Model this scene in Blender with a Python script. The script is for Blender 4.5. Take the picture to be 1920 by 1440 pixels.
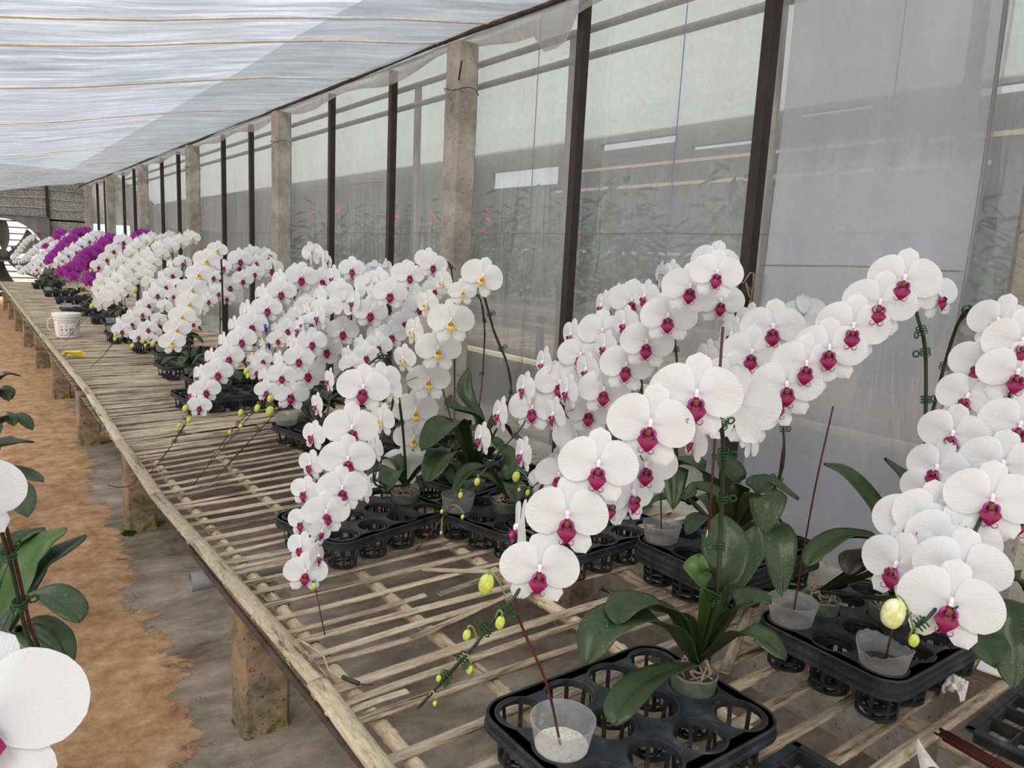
# Orchid house: bamboo bench of arching moth orchids along a film wall
import bpy, bmesh, math, random
from mathutils import Vector, Matrix, noise as mnoise
V = Vector
scn = bpy.context.scene
for o in list(bpy.data.objects): bpy.data.objects.remove(o)
COL = scn.collection

# ---------------------------------------------------------------- camera
cam_data = bpy.data.cameras.new('camera'); cam = bpy.data.objects.new('camera', cam_data)
COL.objects.link(cam); scn.camera = cam
cam_data.sensor_width = 36.0; cam_data.lens = 36.0*1387.0/1920.0; cam_data.clip_start = .02; cam_data.clip_end = 300
RX = V((0.8060123, -0.5898455, 0.04925906)); RD = V((-0.05793216, -0.1614374, -0.98518111)); RF = V((0.5890569, 0.79121442, -0.16429156))
m = Matrix((RX, -RD, -RF)).transposed().to_4x4(); m.translation = V((0, 0, .9)); cam.matrix_world = m

# ---------------------------------------------------------------- light
scn.view_settings.view_transform = 'Standard'; scn.view_settings.look = 'None'
scn.view_settings.exposure = 0.3; scn.view_settings.gamma = 1; scn.view_settings.use_curve_mapping = False
w = bpy.data.worlds.new('overcast_sky'); scn.world = w; w.use_nodes = True
nt = w.node_tree; nt.nodes.clear()
bg = nt.nodes.new('ShaderNodeBackground'); out = nt.nodes.new('ShaderNodeOutputWorld')
gr = nt.nodes.new('ShaderNodeTexCoord'); sx = nt.nodes.new('ShaderNodeSeparateXYZ'); rp = nt.nodes.new('ShaderNodeValToRGB')
nt.links.new(gr.outputs['Generated'], sx.inputs[0]); nt.links.new(sx.outputs['Z'], rp.inputs[0])
rp.color_ramp.elements[0].position = 0.0; rp.color_ramp.elements[0].color = (.62, .66, .70, 1)
rp.color_ramp.elements[1].position = 0.7; rp.color_ramp.elements[1].color = (.90, .95, 1.0, 1)
nt.links.new(rp.outputs[0], bg.inputs['Color']); bg.inputs['Strength'].default_value = 2.0
nt.links.new(bg.outputs[0], out.inputs['Surface'])
sun_d = bpy.data.lights.new('sun', 'SUN'); sun = bpy.data.objects.new('sun', sun_d); COL.objects.link(sun)
sun_d.energy = 6.0; sun_d.angle = math.radians(24); sun_d.color = (1, .965, .9)
sun.rotation_euler = V((0.5, 0.62, -1.0)).to_track_quat('-Z', 'Y').to_euler()
scn.cycles.max_bounces = 10; scn.cycles.diffuse_bounces = 4; scn.cycles.transmission_bounces = 6
scn.cycles.transparent_max_bounces = 24; scn.cycles.caustics_reflective = False; scn.cycles.caustics_refractive = False
scn.cycles.sample_clamp_indirect = 6

# ---------------------------------------------------------------- material helpers
def newmat(name):
    m = bpy.data.materials.new(name); m.use_nodes = True; t = m.node_tree; t.nodes.clear()
    o = t.nodes.new('ShaderNodeOutputMaterial'); return m, t, o
def N(t, kind, **kw):
    n = t.nodes.new(kind)
    for k, v in kw.items():
        if k[0] == '_': setattr(n, k[1:], v)
        else: n.inputs[k.replace('_', ' ')].default_value = v
    return n
def L(t, a, b): t.links.new(a, b)
def coords(t, which='Object', scale=(1, 1, 1), rot=(0, 0, 0)):
    tc = N(t, 'ShaderNodeTexCoord'); mp = N(t, 'ShaderNodeMapping'); mp.inputs['Scale'].default_value = scale; mp.inputs['Rotation'].default_value = rot
    L(t, tc.outputs[which], mp.inputs['Vector']); return mp.outputs[0]
def noise(t, vec, scale, detail=4, rough=.55, dist=0):
    n = N(t, 'ShaderNodeTexNoise', Scale=scale, Detail=detail, Roughness=rough, Distortion=dist); L(t, vec, n.inputs['Vector']); return n.outputs['Fac']
def ramp(t, fac, stops):
    r = N(t, 'ShaderNodeValToRGB'); cr = r.color_ramp
    while len(cr.elements) < len(stops): cr.elements.new(.5)
    for e, (p, c) in zip(cr.elements, stops):
        e.position = p; e.color = (*c, 1) if len(c) == 3 else c
    L(t, fac, r.inputs[0]); return r.outputs[0]
def mix(t, fac, a, b, mode='MIX'):
    n = N(t, 'ShaderNodeMix', _data_type='RGBA', _blend_type=mode)
    if hasattr(fac, 'links') or hasattr(fac, 'is_linked'): L(t, fac, n.inputs[0])
    else: n.inputs[0].default_value = fac
    for q, i in ((a, 6), (b, 7)):
        if hasattr(q, 'is_linked'): L(t, q, n.inputs[i])
        else: n.inputs[i].default_value = (*q, 1)
    return n.outputs[2]
def math_(t, op, a, b=0.0, c=None):
    n = N(t, 'ShaderNodeMath', _operation=op)
    for i, q in enumerate((a, b) if c is None else (a, b, c)):
        if hasattr(q, 'is_linked'): L(t, q, n.inputs[i])
        else: n.inputs[i].default_value = q
    return n.outputs[0]
def bump(t, h, strength=.3, dist=.01):
    b = N(t, 'ShaderNodeBump', Strength=strength, Distance=dist); L(t, h, b.inputs['Height']); return b.outputs[0]
def principled(t, o, col, rough=.6, nrm=None, spec=.4, sss=0, coat=0):
    p = N(t, 'ShaderNodeBsdfPrincipled', Roughness=rough); p.inputs['Specular IOR Level'].default_value = spec
    if hasattr(col, 'is_linked'): L(t, col, p.inputs['Base Color'])
    else: p.inputs['Base Color'].default_value = (*col, 1)
    if nrm: L(t, nrm, p.inputs['Normal'])
    L(t, p.outputs[0], o.inputs['Surface']); return p
def simple(name, col, rough=.6, spec=.4, var=.0, vs=20, metal=0):
    m, t, o = newmat(name)
    c = col
    if var:
        n = noise(t, coords(t), vs, 5, .65)
        c = ramp(t, n, [(.3, tuple(x*(1-var) for x in col)), (.7, tuple(min(1, x*(1+var)) for x in col))])
    p = principled(t, o, c, rough, spec=spec); p.inputs['Metallic'].default_value = metal
    return m
def mixshader(t, fac, a, b):
    n = N(t, 'ShaderNodeMixShader')
    if hasattr(fac, 'is_linked'): L(t, fac, n.inputs[0])
    else: n.inputs[0].default_value = fac
    L(t, a, n.inputs[1]); L(t, b, n.inputs[2]); return n.outputs[0]

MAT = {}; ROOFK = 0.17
# petals: thin, lets light through; pink throat on magenta-lipped kinds
def petal_mat(name, base, throat, rim=None, edge=None):
    m, t, o = newmat(name)
    tc = N(t, 'ShaderNodeTexCoord'); s = N(t, 'ShaderNodeSeparateXYZ'); L(t, tc.outputs['Object'], s.inputs[0])
    X, Z = s.outputs['X'], s.outputs['Z']
    r = math_(t, 'SQRT', math_(t, 'ADD', math_(t, 'MULTIPLY', X, X), math_(t, 'MULTIPLY', Z, Z)))
    ang = math_(t, 'ARCTAN2', Z, X)
    cv = N(t, 'ShaderNodeCombineXYZ'); L(t, math_(t, 'MULTIPLY', ang, 9.0), cv.inputs[0]); L(t, math_(t, 'MULTIPLY', r, 2.2), cv.inputs[1])
    vein = noise(t, cv.outputs[0], 3.2, 3, .6)
    col = ramp(t, r, [(.0, throat), (.04, throat), (.14, base), (.5, edge or base)])
    if rim: col = mix(t, math_(t, 'MULTIPLY', vein, .55), col, rim)
    b = bump(t, vein, .28, .02)
    p = N(t, 'ShaderNodeBsdfPrincipled', Roughness=.55); p.inputs['Specular IOR Level'].default_value = .25
    L(t, col, p.inputs['Base Color']); L(t, b, p.inputs['Normal'])
    tr = N(t, 'ShaderNodeBsdfTranslucent'); L(t, col, tr.inputs['Color']); L(t, b, tr.inputs['Normal'])
    L(t, mixshader(t, .27, p.outputs[0], tr.outputs[0]), o.inputs['Surface']); return m
MAT['petal_m'] = petal_mat('white_petal_pink_throat', (.88, .89, .895), (.86, .76, .84))
MAT['petal_y'] = petal_mat('white_petal_cream_throat', (.885, .885, .87), (.87, .87, .74))
MAT['petal_p'] = petal_mat('purple_petal', (.30, .018, .26), (.16, .004, .12), (.46, .07, .42), (.42, .05, .38))
MAT['column'] = simple('white_column', (.9, .86, .88), .4)
MAT['column_p'] = simple('pink_column', (.55, .1, .42), .4)
MAT['pedicel'] = simple('green_pedicel', (.22, .30, .09), .5, var=.2)
def lip_mat(name, a, b, deep):
    m, t, o = newmat(name)
    n = noise(t, coords(t, scale=(1, 1, 1)), 14, 3, .6)
    col = ramp(t, n, [(.35, a), (.62, b)])
    p = principled(t, o, col, .38, spec=.5)
    return m
MAT['lip_m'] = lip_mat('magenta_lip', (.21, .002, .05), (.31, .004, .105), 0)
MAT['lobe_m'] = lip_mat('rose_violet_lip_lobe', (.27, .006, .09), (.42, .07, .27), 0)
MAT['callus_m'] = simple('rusty_callus', (.20, .05, .03), .5, var=.35, vs=60)
MAT['lip_y'] = lip_mat('yellow_lip', (.72, .50, .10), (.84, .76, .42), 0)
MAT['lobe_y'] = lip_mat('cream_lip_lobe', (.80, .62, .22), (.86, .83, .66), 0)
MAT['callus_y'] = simple('orange_callus', (.62, .24, .02), .5, var=.35, vs=60)
MAT['lip_p'] = lip_mat('dark_purple_lip', (.20, .0, .10), (.30, .01, .16), 0)
MAT['lobe_p'] = MAT['lip_p']; MAT['callus_p'] = simple('dark_callus', (.22, .05, .05), .5)
m, t, o = newmat('bud_green'); n = noise(t, coords(t), 5, 2)
pb = principled(t, o, ramp(t, n, [(.3, (.42, .50, .04)), (.7, (.66, .70, .20))]), .42); MAT['bud'] = m
m, t, o = newmat('pale_cream_bud'); n = noise(t, coords(t), 5, 2)
principled(t, o, ramp(t, n, [(.35, (.60, .64, .16)), (.62, (.84, .83, .56))]), .42); MAT['bud_pale'] = m
# leaves
def leaf_mat(name, c0, c1, speck=.6):
    m, t, o = newmat(name)
    v = coords(t); n = noise(t, v, 14, 4); sp = noise(t, v, 260, 2, .7)
    c = ramp(t, n, [(.3, c0), (.75, c1)])
    k = ramp(t, sp, [(.60, (0, 0, 0)), (.72, (speck,)*3)])
    patch = ramp(t, noise(t, v, 9, 2), [(.4, (0, 0, 0)), (.65, (1, 1, 1))])
    kk = math_(t, 'MULTIPLY', k, patch)
    c = mix(t, kk, c, (.32, .36, .30))
    p = principled(t, o, c, .42, bump(t, noise(t, coords(t, scale=(1, 1, 1)), 60, 3), .12, .004), spec=.42); return m
MAT['leaf'] = leaf_mat('dark_orchid_leaf', (.020, .036, .010), (.046, .070, .020))
MAT['leaf_fresh'] = leaf_mat('fresh_orchid_leaf', (.035, .085, .016), (.085, .15, .035), .25)
MAT['leaf_red'] = leaf_mat('reddish_underside_leaf', (.045, .028, .026), (.045, .06, .035))
MAT['stem'] = simple('dark_flower_stem', (.030, .038, .018), .5, var=.3)
MAT['stick'] = simple('dark_red_stick', (.085, .018, .016), .45, var=.3)
MAT['graystick'] = simple('dark_grey_stick', (.05, .048, .045), .5, var=.3)
MAT['clip'] = simple('green_plastic_clip', (.012, .07, .02), .35)
MAT['bluetip'] = simple('blue_plastic_tip', (.02, .06, .35), .4)
MAT['root'] = simple('dry_roots', (.30, .24, .17), .8, var=.45, vs=60)
MAT['bark'] = simple('potting_bark', (.09, .06, .04), .9, var=.5, vs=50)
m, t, o = newmat('white_sand'); n = noise(t, coords(t), 240, 3, .8)
principled(t, o, ramp(t, n, [(.33, (.34, .29, .22)), (.46, (.84, .79, .68)), (.7, (.92, .89, .8))]), .95, bump(t, n, .5, .003)); MAT['sand'] = m
def cloudy(name, col, clear, rough=.25, dirt=(.45, .42, .38)):
    m, t, o = newmat(name)
    v = coords(t); n = noise(t, v, 30, 5, .7)
    c = ramp(t, n, [(.35, col), (.8, dirt)])
    d = N(t, 'ShaderNodeBsdfDiffuse'); L(t, c, d.inputs['Color'])
    tl = N(t, 'ShaderNodeBsdfTranslucent'); L(t, c, tl.inputs['Color'])
    g = N(t, 'ShaderNodeBsdfGlossy', Roughness=rough); tp = N(t, 'ShaderNodeBsdfTransparent')
    a = mixshader(t, .45, d.outputs[0], tl.outputs[0]); a = mixshader(t, .08, a, g.outputs[0])
    L(t, mixshader(t, clear, a, tp.outputs[0]), o.inputs['Surface']); return m
MAT['cup'] = cloudy('cloudy_clear_plastic', (.70, .71, .73), .52)
MAT['bag'] = cloudy('green_tinted_plastic_bag', (.16, .20, .14), .30, .2, (.42, .45, .40))
# black plastic
m, t, o = newmat('dusty_black_plastic'); v = coords(t); n = noise(t, v, 16, 5, .7); n2 = noise(t, coords(t, scale=(1, 1, 1)), 160, 2, .6)
c = ramp(t, n, [(.38, (.010, .011, .013)), (.58, (.032, .034, .038)), (.78, (.10, .104, .108))])
principled(t, o, c, .55, bump(t, n2, .2, .002), spec=.4); MAT['tray'] = m
# bamboo
def bamboo(name, light, mid, dark, thr=.52, ax=0):
    m, t, o = newmat(name)
    oi = N(t, 'ShaderNodeObjectInfo'); ad = N(t, 'ShaderNodeVectorMath', _operation='ADD')
    tc = N(t, 'ShaderNodeTexCoord'); L(t, tc.outputs['Object'], ad.inputs[0])
    sc = N(t, 'ShaderNodeVectorMath', _operation='SCALE'); sc.inputs[0].default_value = (31, 17, 7); L(t, oi.outputs['Random'], sc.inputs['Scale']); L(t, sc.outputs[0], ad.inputs[1])
    mp = N(t, 'ShaderNodeMapping'); mp.inputs['Scale'].default_value = (2.2, 26, 26) if ax == 0 else (26, 2.6, 26); L(t, ad.outputs[0], mp.inputs[0])
    mp2 = N(t, 'ShaderNodeMapping'); mp2.inputs['Scale'].default_value = (5, 40, 40) if ax == 0 else (40, 6, 40); L(t, ad.outputs[0], mp2.inputs[0])
    a = noise(t, mp.outputs[0], 1.6, 5, .7, .6); b = noise(t, mp2.outputs[0], 5, 5, .75)
    c = ramp(t, a, [(.36, dark), (thr-.06, mid), (thr+.06, light)])
    s2 = ramp(t, b, [(.42, (1, 1, 1)), (.66, (.48, .42, .38))])
    c = mix(t, .75, c, s2, 'MULTIPLY')
    br = N(t, 'ShaderNodeMapRange'); L(t, oi.outputs['Random'], br.inputs[0]); br.inputs[3].default_value = .72; br.inputs[4].default_value = 1.12
    hs = N(t, 'ShaderNodeHueSaturation'); L(t, c, hs.inputs['Color']); L(t, br.outputs[0], hs.inputs['Value'])
    principled(t, o, hs.outputs[0], .6, bump(t, b, .35, .004), spec=.35); return m
MAT['slat'] = bamboo('weathered_bamboo_slat', (.62, .51, .38), (.42, .32, .215), (.085, .048, .03), .51)
MAT['pole'] = bamboo('pale_bamboo_pole', (.64, .53, .37), (.52, .42, .28), (.16, .13, .075), .48, 1)
MAT['node'] = simple('bamboo_node_ring', (.26, .19, .12), .7, var=.3)
# concrete
def concrete(name, a, b, c3, s=6, pits=True):
    m, t, o = newmat(name)
    v = coords(t); n = noise(t, v, s, 6, .7); n2 = noise(t, v, 70, 4, .7)
    c = ramp(t, n, [(.3, a), (.52, b), (.75, c3)])
    if pits: c = mix(t, ramp(t, n2, [(.30, (1, 1, 1)), (.40, (0, 0, 0))]), c, (.05, .045, .04))
    principled(t, o, c, .9, bump(t, n2, .6, .006), spec=.2); return m
MAT['post'] = concrete('pitted_concrete_post', (.20, .18, .15), (.36, .33, .28), (.52, .49, .43), 5)
m, t, o = newmat('stained_concrete_leg'); tc = N(t, 'ShaderNodeTexCoord'); s = N(t, 'ShaderNodeSeparateXYZ'); L(t, tc.outputs['Object'], s.inputs[0])
v = tc.outputs['Object']; n = noise(t, v, 9, 6, .7); n2 = noise(t, v, 60, 4, .7)
c = ramp(t, n, [(.32, (.13, .09, .06)), (.5, (.33, .25, .17)), (.68, (.50, .29, .13))])
mo = math_(t, 'MULTIPLY', ramp(t, s.outputs['Z'], [(.0, (1, 1, 1)), (.13, (0, 0, 0))]), ramp(t, noise(t, v, 14, 4, .7), [(.45, (0, 0, 0)), (.6, (1, 1, 1))]))
c = mix(t, mo, c, (.06, .085, .02)); c = mix(t, ramp(t, n2, [(.32, (1, 1, 1)), (.42, (0, 0, 0))]), c, (.06, .045, .03))
principled(t, o, c, .92, bump(t, n2, .6, .006), spec=.2); MAT['leg'] = m
MAT['steel'] = simple('dark_brown_steel', (.026, .018, .016), .5, var=.35, vs=12)
MAT['wood'] = simple('dark_damp_wood', (.07, .05, .038), .8, var=.5, vs=12)
MAT['pvc'] = simple('dirty_grey_pipe', (.27, .27, .275), .45, var=.25, vs=10)
MAT['log'] = simple('brown_log', (.16, .10, .065), .8, var=.4, vs=20)
MAT['wire'] = simple('rusty_wire', (.05, .035, .03), .6)
MAT['strap'] = simple('tan_batten', (.78, .62, .44), .8, var=.2)
MAT['bucket'] = simple('white_bucket_plastic', (.82, .80, .77), .35)
MAT['label'] = simple('white_paper_label', (.80, .79, .77), .6)
MAT['ink'] = simple('grey_print', (.16, .16, .18), .6); MAT['redink'] = simple('red_print', (.55, .07, .08), .6)
MAT['yellowpetal'] = simple('fallen_yellow_leaf', (.78, .62, .06), .5, var=.2)
MAT['tissue'] = simple('withered_petal', (.62, .58, .52), .7, var=.25, vs=40)
# roof film
m, t, o = newmat('streaky_roof_film')
v1 = coords(t, scale=(1.6, 11, 1), rot=(0, 0, .03)); v2 = coords(t, scale=(5, 90, 1), rot=(0, 0, .06)); v3 = coords(t, scale=(.8, .5, 1))
a = noise(t, v1, 1.2, 5, .65, .3); b = noise(t, v2, 1.0, 4, .7, .2); c_ = noise(t, v3, 1.5, 3)
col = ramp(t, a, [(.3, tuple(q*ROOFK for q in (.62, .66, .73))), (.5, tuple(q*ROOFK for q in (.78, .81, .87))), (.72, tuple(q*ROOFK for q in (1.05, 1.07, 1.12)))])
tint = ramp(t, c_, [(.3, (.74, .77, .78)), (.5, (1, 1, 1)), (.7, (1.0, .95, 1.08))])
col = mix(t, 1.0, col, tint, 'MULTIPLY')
nb = bump(t, b, .55, .02)
tl = N(t, 'ShaderNodeBsdfTranslucent'); L(t, col, tl.inputs['Color'])
d = N(t, 'ShaderNodeBsdfDiffuse'); L(t, col, d.inputs['Color'])
g = N(t, 'ShaderNodeBsdfGlossy', Roughness=.22); L(t, nb, g.inputs['Normal']); g.inputs['Color'].default_value = (.9, .92, 1, 1)
tp = N(t, 'ShaderNodeBsdfTransparent')
fr = N(t, 'ShaderNodeLayerWeight', Blend=.25)
s_ = mixshader(t, .16, tl.outputs[0], d.outputs[0]); s_ = mixshader(t, math_(t, 'MULTIPLY', ramp(t, b, [(.42, (.15, .15, .15)), (.66, (1, 1, 1))]), .40), s_, g.outputs[0])
L(t, mixshader(t, ramp(t, math_(t, 'ADD', math_(t, 'MULTIPLY', a, .55), math_(t, 'MULTIPLY', b, .45)), [(.38, (.06,)*3), (.5, (.15,)*3), (.62, (.34,)*3)]), s_, tp.outputs[0]), o.inputs['Surface']); MAT['roof'] = m
# wall film
def film(name, clear, col, wr=.35):
    m, t, o = newmat(name)
    v = coords(t, scale=(1, 2.2, .35)); a = noise(t, v, 2.2, 5, .6, .6); f = noise(t, coords(t), 55, 4, .75); big = noise(t, coords(t, scale=(1, 1.2, .7)), 1.3, 3, .5)
    c = ramp(t, a, [(.3, tuple(x*.85 for x in col)), (.7, col)])
    nb = bump(t, noise(t, coords(t, scale=(1, 7, 1.0)), 1.4, 3, .5, .8), wr, .05)
    tl = N(t, 'ShaderNodeBsdfTranslucent'); L(t, c, tl.inputs['Color']); L(t, nb, tl.inputs['Normal'])
    d = N(t, 'ShaderNodeBsdfDiffuse'); L(t, c, d.inputs['Color']); L(t, nb, d.inputs['Normal'])
    g = N(t, 'ShaderNodeBsdfGlossy', Roughness=.16); L(t, nb, g.inputs['Normal'])
    tp = N(t, 'ShaderNodeBsdfTransparent')
    s_ = mixshader(t, .45, tl.outputs[0], d.outputs[0]); s_ = mixshader(t, .13, s_, g.outputs[0])
    cl = ramp(t, math_(t, 'ADD', math_(t, 'MULTIPLY', big, .6), math_(t, 'MULTIPLY', f, .4)), [(.35, (clear-.10,)*3), (.65, (clear+.08,)*3)])
    L(t, mixshader(t, cl, s_, tp.outputs[0]), o.inputs['Surface']); return m
MAT['film'] = film('hazy_wall_film', .50, (.70, .71, .72))
MAT['film2'] = film('fresh_wall_film', .24, (.64, .655, .70), .2)
MAT['valance'] = film('grimy_film_edge', .25, (.50, .49, .48), .5)
MAT['nroof'] = cloudy('grimy_translucent_sheet', (.60, .62, .60), .03, .4, (.45, .47, .43))
MAT['cloth'] = cloudy('thin_grey_shade_cloth', (.20, .21, .21), .22, .6, (.15, .16, .16))
# shade net
m, t, o = newmat('grey_shade_net'); v = coords(t); n = noise(t, coords(t, scale=(1, 1, 2.4)), 42, 3, .8); n2 = noise(t, v, 2.5, 3)
c = ramp(t, n, [(.42, (.10, .10, .09)), (.50, (.30, .29, .27)), (.60, (.62, .62, .60))])
c = mix(t, .6, c, ramp(t, n2, [(.3, (.6, .58, .55)), (.7, (1, 1, 1))]), 'MULTIPLY')
principled(t, o, c, .9); MAT['net'] = m
MAT['netseam'] = simple('pale_net_seam', (.5, .48, .43), .8)
MAT['darknet'] = simple('dark_shade_cloth', (.15, .155, .155), .9, var=.2, vs=3)
MAT['fanmetal'] = simple('grey_fan_metal', (.17, .17, .165), .5, var=.3, vs=6)
MAT['fanblade'] = simple('dark_fan_blade', (.10, .09, .08), .5, var=.2, vs=6)
# floor : orange earth path, pale concrete apron under the benches
m, t, o = newmat('earth_path_and_concrete_apron')
geo = N(t, 'ShaderNodeNewGeometry'); s = N(t, 'ShaderNodeSeparateXYZ'); L(t, geo.outputs['Position'], s.inputs[0])
v = geo.outputs['Position']
wob = noise(t, v, 4.5, 6, .72, .4); fine = noise(t, v, 90, 4, .8); med = noise(t, v, 11, 5, .7)
edge = N(t, 'ShaderNodeFloatCurve'); cu = edge.mapping.curves[0]
pts = [(0, .30), (.08, .36), (.11, .46), (.15, .50), (.20, .50), (.35, .64), (.52, .78), (.8, .93), (1, 1.0)]
cu.points[0].location = pts[0]; cu.points[1].location = pts[-1]
for p in pts[1:-1]: cu.points.new(*p)
edge.mapping.update(); L(t, math_(t, 'MULTIPLY', s.outputs['Y'], 1/18.0), edge.inputs['Value'])
e = math_(t, 'SUBTRACT', s.outputs['X'], edge.outputs[0]); e = math_(t, 'ADD', e, math_(t, 'MULTIPLY', math_(t, 'SUBTRACT', wob, .5), .62))
mask = ramp(t, math_(t, 'ADD', e, .5), [(.485, (0, 0, 0)), (.515, (1, 1, 1))])
dirt = ramp(t, med, [(.30, (.25, .125, .065)), (.5, (.46, .27, .145)), (.70, (.60, .42, .26))])
dirt = mix(t, ramp(t, fine, [(.30, (1, 1, 1)), (.40, (0, 0, 0))]), dirt, (.16, .10, .06))
conc = ramp(t, noise(t, coords(t, 'Object', (1, 1.5, 1)), 2.6, 7, .72, .3), [(.34, (.14, .105, .075)), (.5, (.29, .24, .19)), (.68, (.50, .42, .33))])
conc = mix(t, ramp(t, med, [(.58, (0, 0, 0)), (.72, (.5, .5, .5))]), conc, (.32, .19, .11))
conc = mix(t, ramp(t, fine, [(.27, (1, 1, 1)), (.34, (0, 0, 0))]), conc, (.06, .05, .04))
col = mix(t, mask, dirt, conc)
hgt = math_(t, 'ADD', math_(t, 'MULTIPLY', mask, 1.2), math_(t, 'MULTIPLY', fine, .25))
principled(t, o, col, .92, bump(t, hgt, .6, .02), spec=.2); MAT['floor'] = m
MAT['bush'] = simple('bush_leaves', (.035, .10, .03), .7, var=.4, vs=8); MAT['redbract'] = simple('red_bracts', (.85, .04, .04), .6)
MAT['cyan'] = simple('pale_cyan_plastic', (.25, .6, .65), .5)
MAT['moss'] = simple('green_moss', (.05, .09, .015), .95, var=.5, vs=60)

# ---------------------------------------------------------------- mesh helpers
class MB:
    def __init__(s): s.v = []; s.f = []; s.m = []
    def add(s, vs, fs, mi=0):
        b = len(s.v); s.v += [tuple(q) for q in vs]; s.f += [tuple(i+b for i in f) for f in fs]; s.m += [mi]*len(fs)
    def box(s, c, d, mi=0, rot=None):
        x, y, z = [q/2 for q in d]; vs = [V((i*x, j*y, k*z)) for i in (-1, 1) for j in (-1, 1) for k in (-1, 1)]
        if rot: vs = [rot @ q for q in vs]
        vs = [q+V(c) for q in vs]
        s.add(vs, [(0, 1, 3, 2), (4, 6, 7, 5), (0, 4, 5, 1), (2, 3, 7, 6), (0, 2, 6, 4), (1, 5, 7, 3)], mi)
    def tube(s, pts, r, n=8, mi=0, cap=True):
        pts = [V(p) for p in pts]; R = r if isinstance(r, (list, tuple)) else [r]*len(pts)
        rings = []; up = None
        for i, p in enumerate(pts):
            d = (pts[min(i+1, len(pts)-1)]-pts[max(i-1, 0)])
            d = d.normalized() if d.length > 1e-9 else V((0, 0, 1))
            if up is None: up = V((0, 0, 1)) if abs(d.z) < .9 else V((1, 0, 0))
            a = d.cross(up)
            if a.length < 1e-6: a = d.cross(V((0, 1, 0)))
            a.normalize(); b = a.cross(d).normalized(); up = b
            rings.append([p+(a*math.cos(2*math.pi*k/n)+b*math.sin(2*math.pi*k/n))*R[i] for k in range(n)])
        vs = [q for r_ in rings for q in r_]
        fs = [(i*n+k, i*n+(k+1) % n, (i+1)*n+(k+1) % n, (i+1)*n+k) for i in range(len(pts)-1) for k in range(n)]
        if cap: fs += [tuple(range(n-1, -1, -1)), tuple((len(pts)-1)*n+k for k in range(n))]
        s.add(vs, fs, mi)
    def lathe(s, prof, n=32, c=(0, 0, 0), mi=0):
        vs = [(c[0]+r*math.cos(2*math.pi*k/n), c[1]+r*math.sin(2*math.pi*k/n), c[2]+z) for r, z in prof for k in range(n)]
        fs = [(i*n+k, i*n+(k+1) % n, (i+1)*n+(k+1) % n, (i+1)*n+k) for i in range(len(prof)-1) for k in range(n)]
        s.add(vs, fs, mi)
    def ell(s, c, r, mi=0, nu=12, nv=8, rot=None):
        vs = []; fs = []
        for j in range(nv+1):
            ph = math.pi*j/nv
            for i in range(nu):
                th = 2*math.pi*i/nu; q = V((r[0]*math.sin(ph)*math.cos(th), r[1]*math.sin(ph)*math.sin(th), r[2]*math.cos(ph)))
                if rot: q = rot @ q
                vs.append(q+V(c))
        for j in range(nv):
            for i in range(nu): fs.append((j*nu+i, (j+1)*nu+i, (j+1)*nu+(i+1) % nu, j*nu+(i+1) % nu))
        s.add(vs, fs, mi)
    def grid(s, fn, nu, nv, mi=0, closed_u=False):
        vs = [fn(i/(nu-1), j/(nv-1)) for j in range(nv) for i in range(nu)]
        fs = [(j*nu+i, j*nu+i+1, (j+1)*nu+i+1, (j+1)*nu+i) for j in range(nv-1) for i in range(nu-1)]
        s.add(vs, fs, mi)
    def mesh(s, name, mats, smooth=True, merge=False):
        me = bpy.data.meshes.new(name); me.from_pydata(s.v, [], s.f)
        for q in mats: me.materials.append(q)
        me.polygons.foreach_set('material_index', s.m)
        if smooth: me.polygons.foreach_set('use_smooth', [True]*len(me.polygons))
        if merge:
            b = bmesh.new(); b.from_mesh(me); bmesh.ops.remove_doubles(b, verts=b.verts, dist=1e-5); b.to_mesh(me); b.free()
        me.update(); return me
    def obj(s, name, mats, parent=None, loc=(0, 0, 0), smooth=True, **kw):
        if not isinstance(mats, (list, tuple)): mats = [mats]
        return link(name, s.mesh(name, mats, smooth), parent, loc, **kw)
def link(name, data, parent=None, loc=(0, 0, 0), label=None, cat=None, group=None, kind=None):
    o = bpy.data.objects.new(name, data); COL.objects.link(o); o.location = loc
    if parent: o.parent = parent
    if label: o['label'] = label
    if cat: o['category'] = cat
    if group: o['group'] = group
    if kind: o['kind'] = kind
    return o
def thing(name, label, cat, loc=(0, 0, 0), rz=0, group=None):
    o = link(name, None, None, loc, label, cat, group); o.rotation_euler = (0, 0, rz); o.empty_display_size = .05; return o
def copy_tree(o, parent=None):
    c = o.copy(); COL.objects.link(c); c.parent = parent
    for ch in list(o.children): copy_tree(ch, c)
    return c
def autosmooth(me, ang=40):
    try:
        b = bmesh.new(); b.from_mesh(me)
        for e_ in b.edges:
            if len(e_.link_faces) == 2 and e_.calc_face_angle(0) > math.radians(ang): e_.smooth = False
        b.to_mesh(me); b.free()
    except Exception: pass
def catmull(P, per=6):
    P = [V(p) for p in P]
    if len(P) < 3: return [P[0].lerp(P[-1], i/per) for i in range(per+1)]
    Q = [2*P[0]-P[1]]+P+[2*P[-1]-P[-2]]; out = []
    for i in range(1, len(Q)-2):
        a, b, c, d = Q[i-1:i+3]
        for k in range(per):
            t_ = k/per; out.append(.5*((2*b)+(c-a)*t_+(2*a-5*b+4*c-d)*t_*t_+(3*b-a-3*c+d)*t_**3))
    out.append(P[-1]); return out

# ---------------------------------------------------------------- the greenhouse
XW = 2.12; ZF = -.50; YEND = 18.3
b = MB()
b.add([(-14, -8, ZF), (16, -8, ZF), (16, 40, ZF), (-14, 40, ZF)], [(0, 1, 2, 3)])
b.obj('floor', MAT['floor'], kind='structure')

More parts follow.
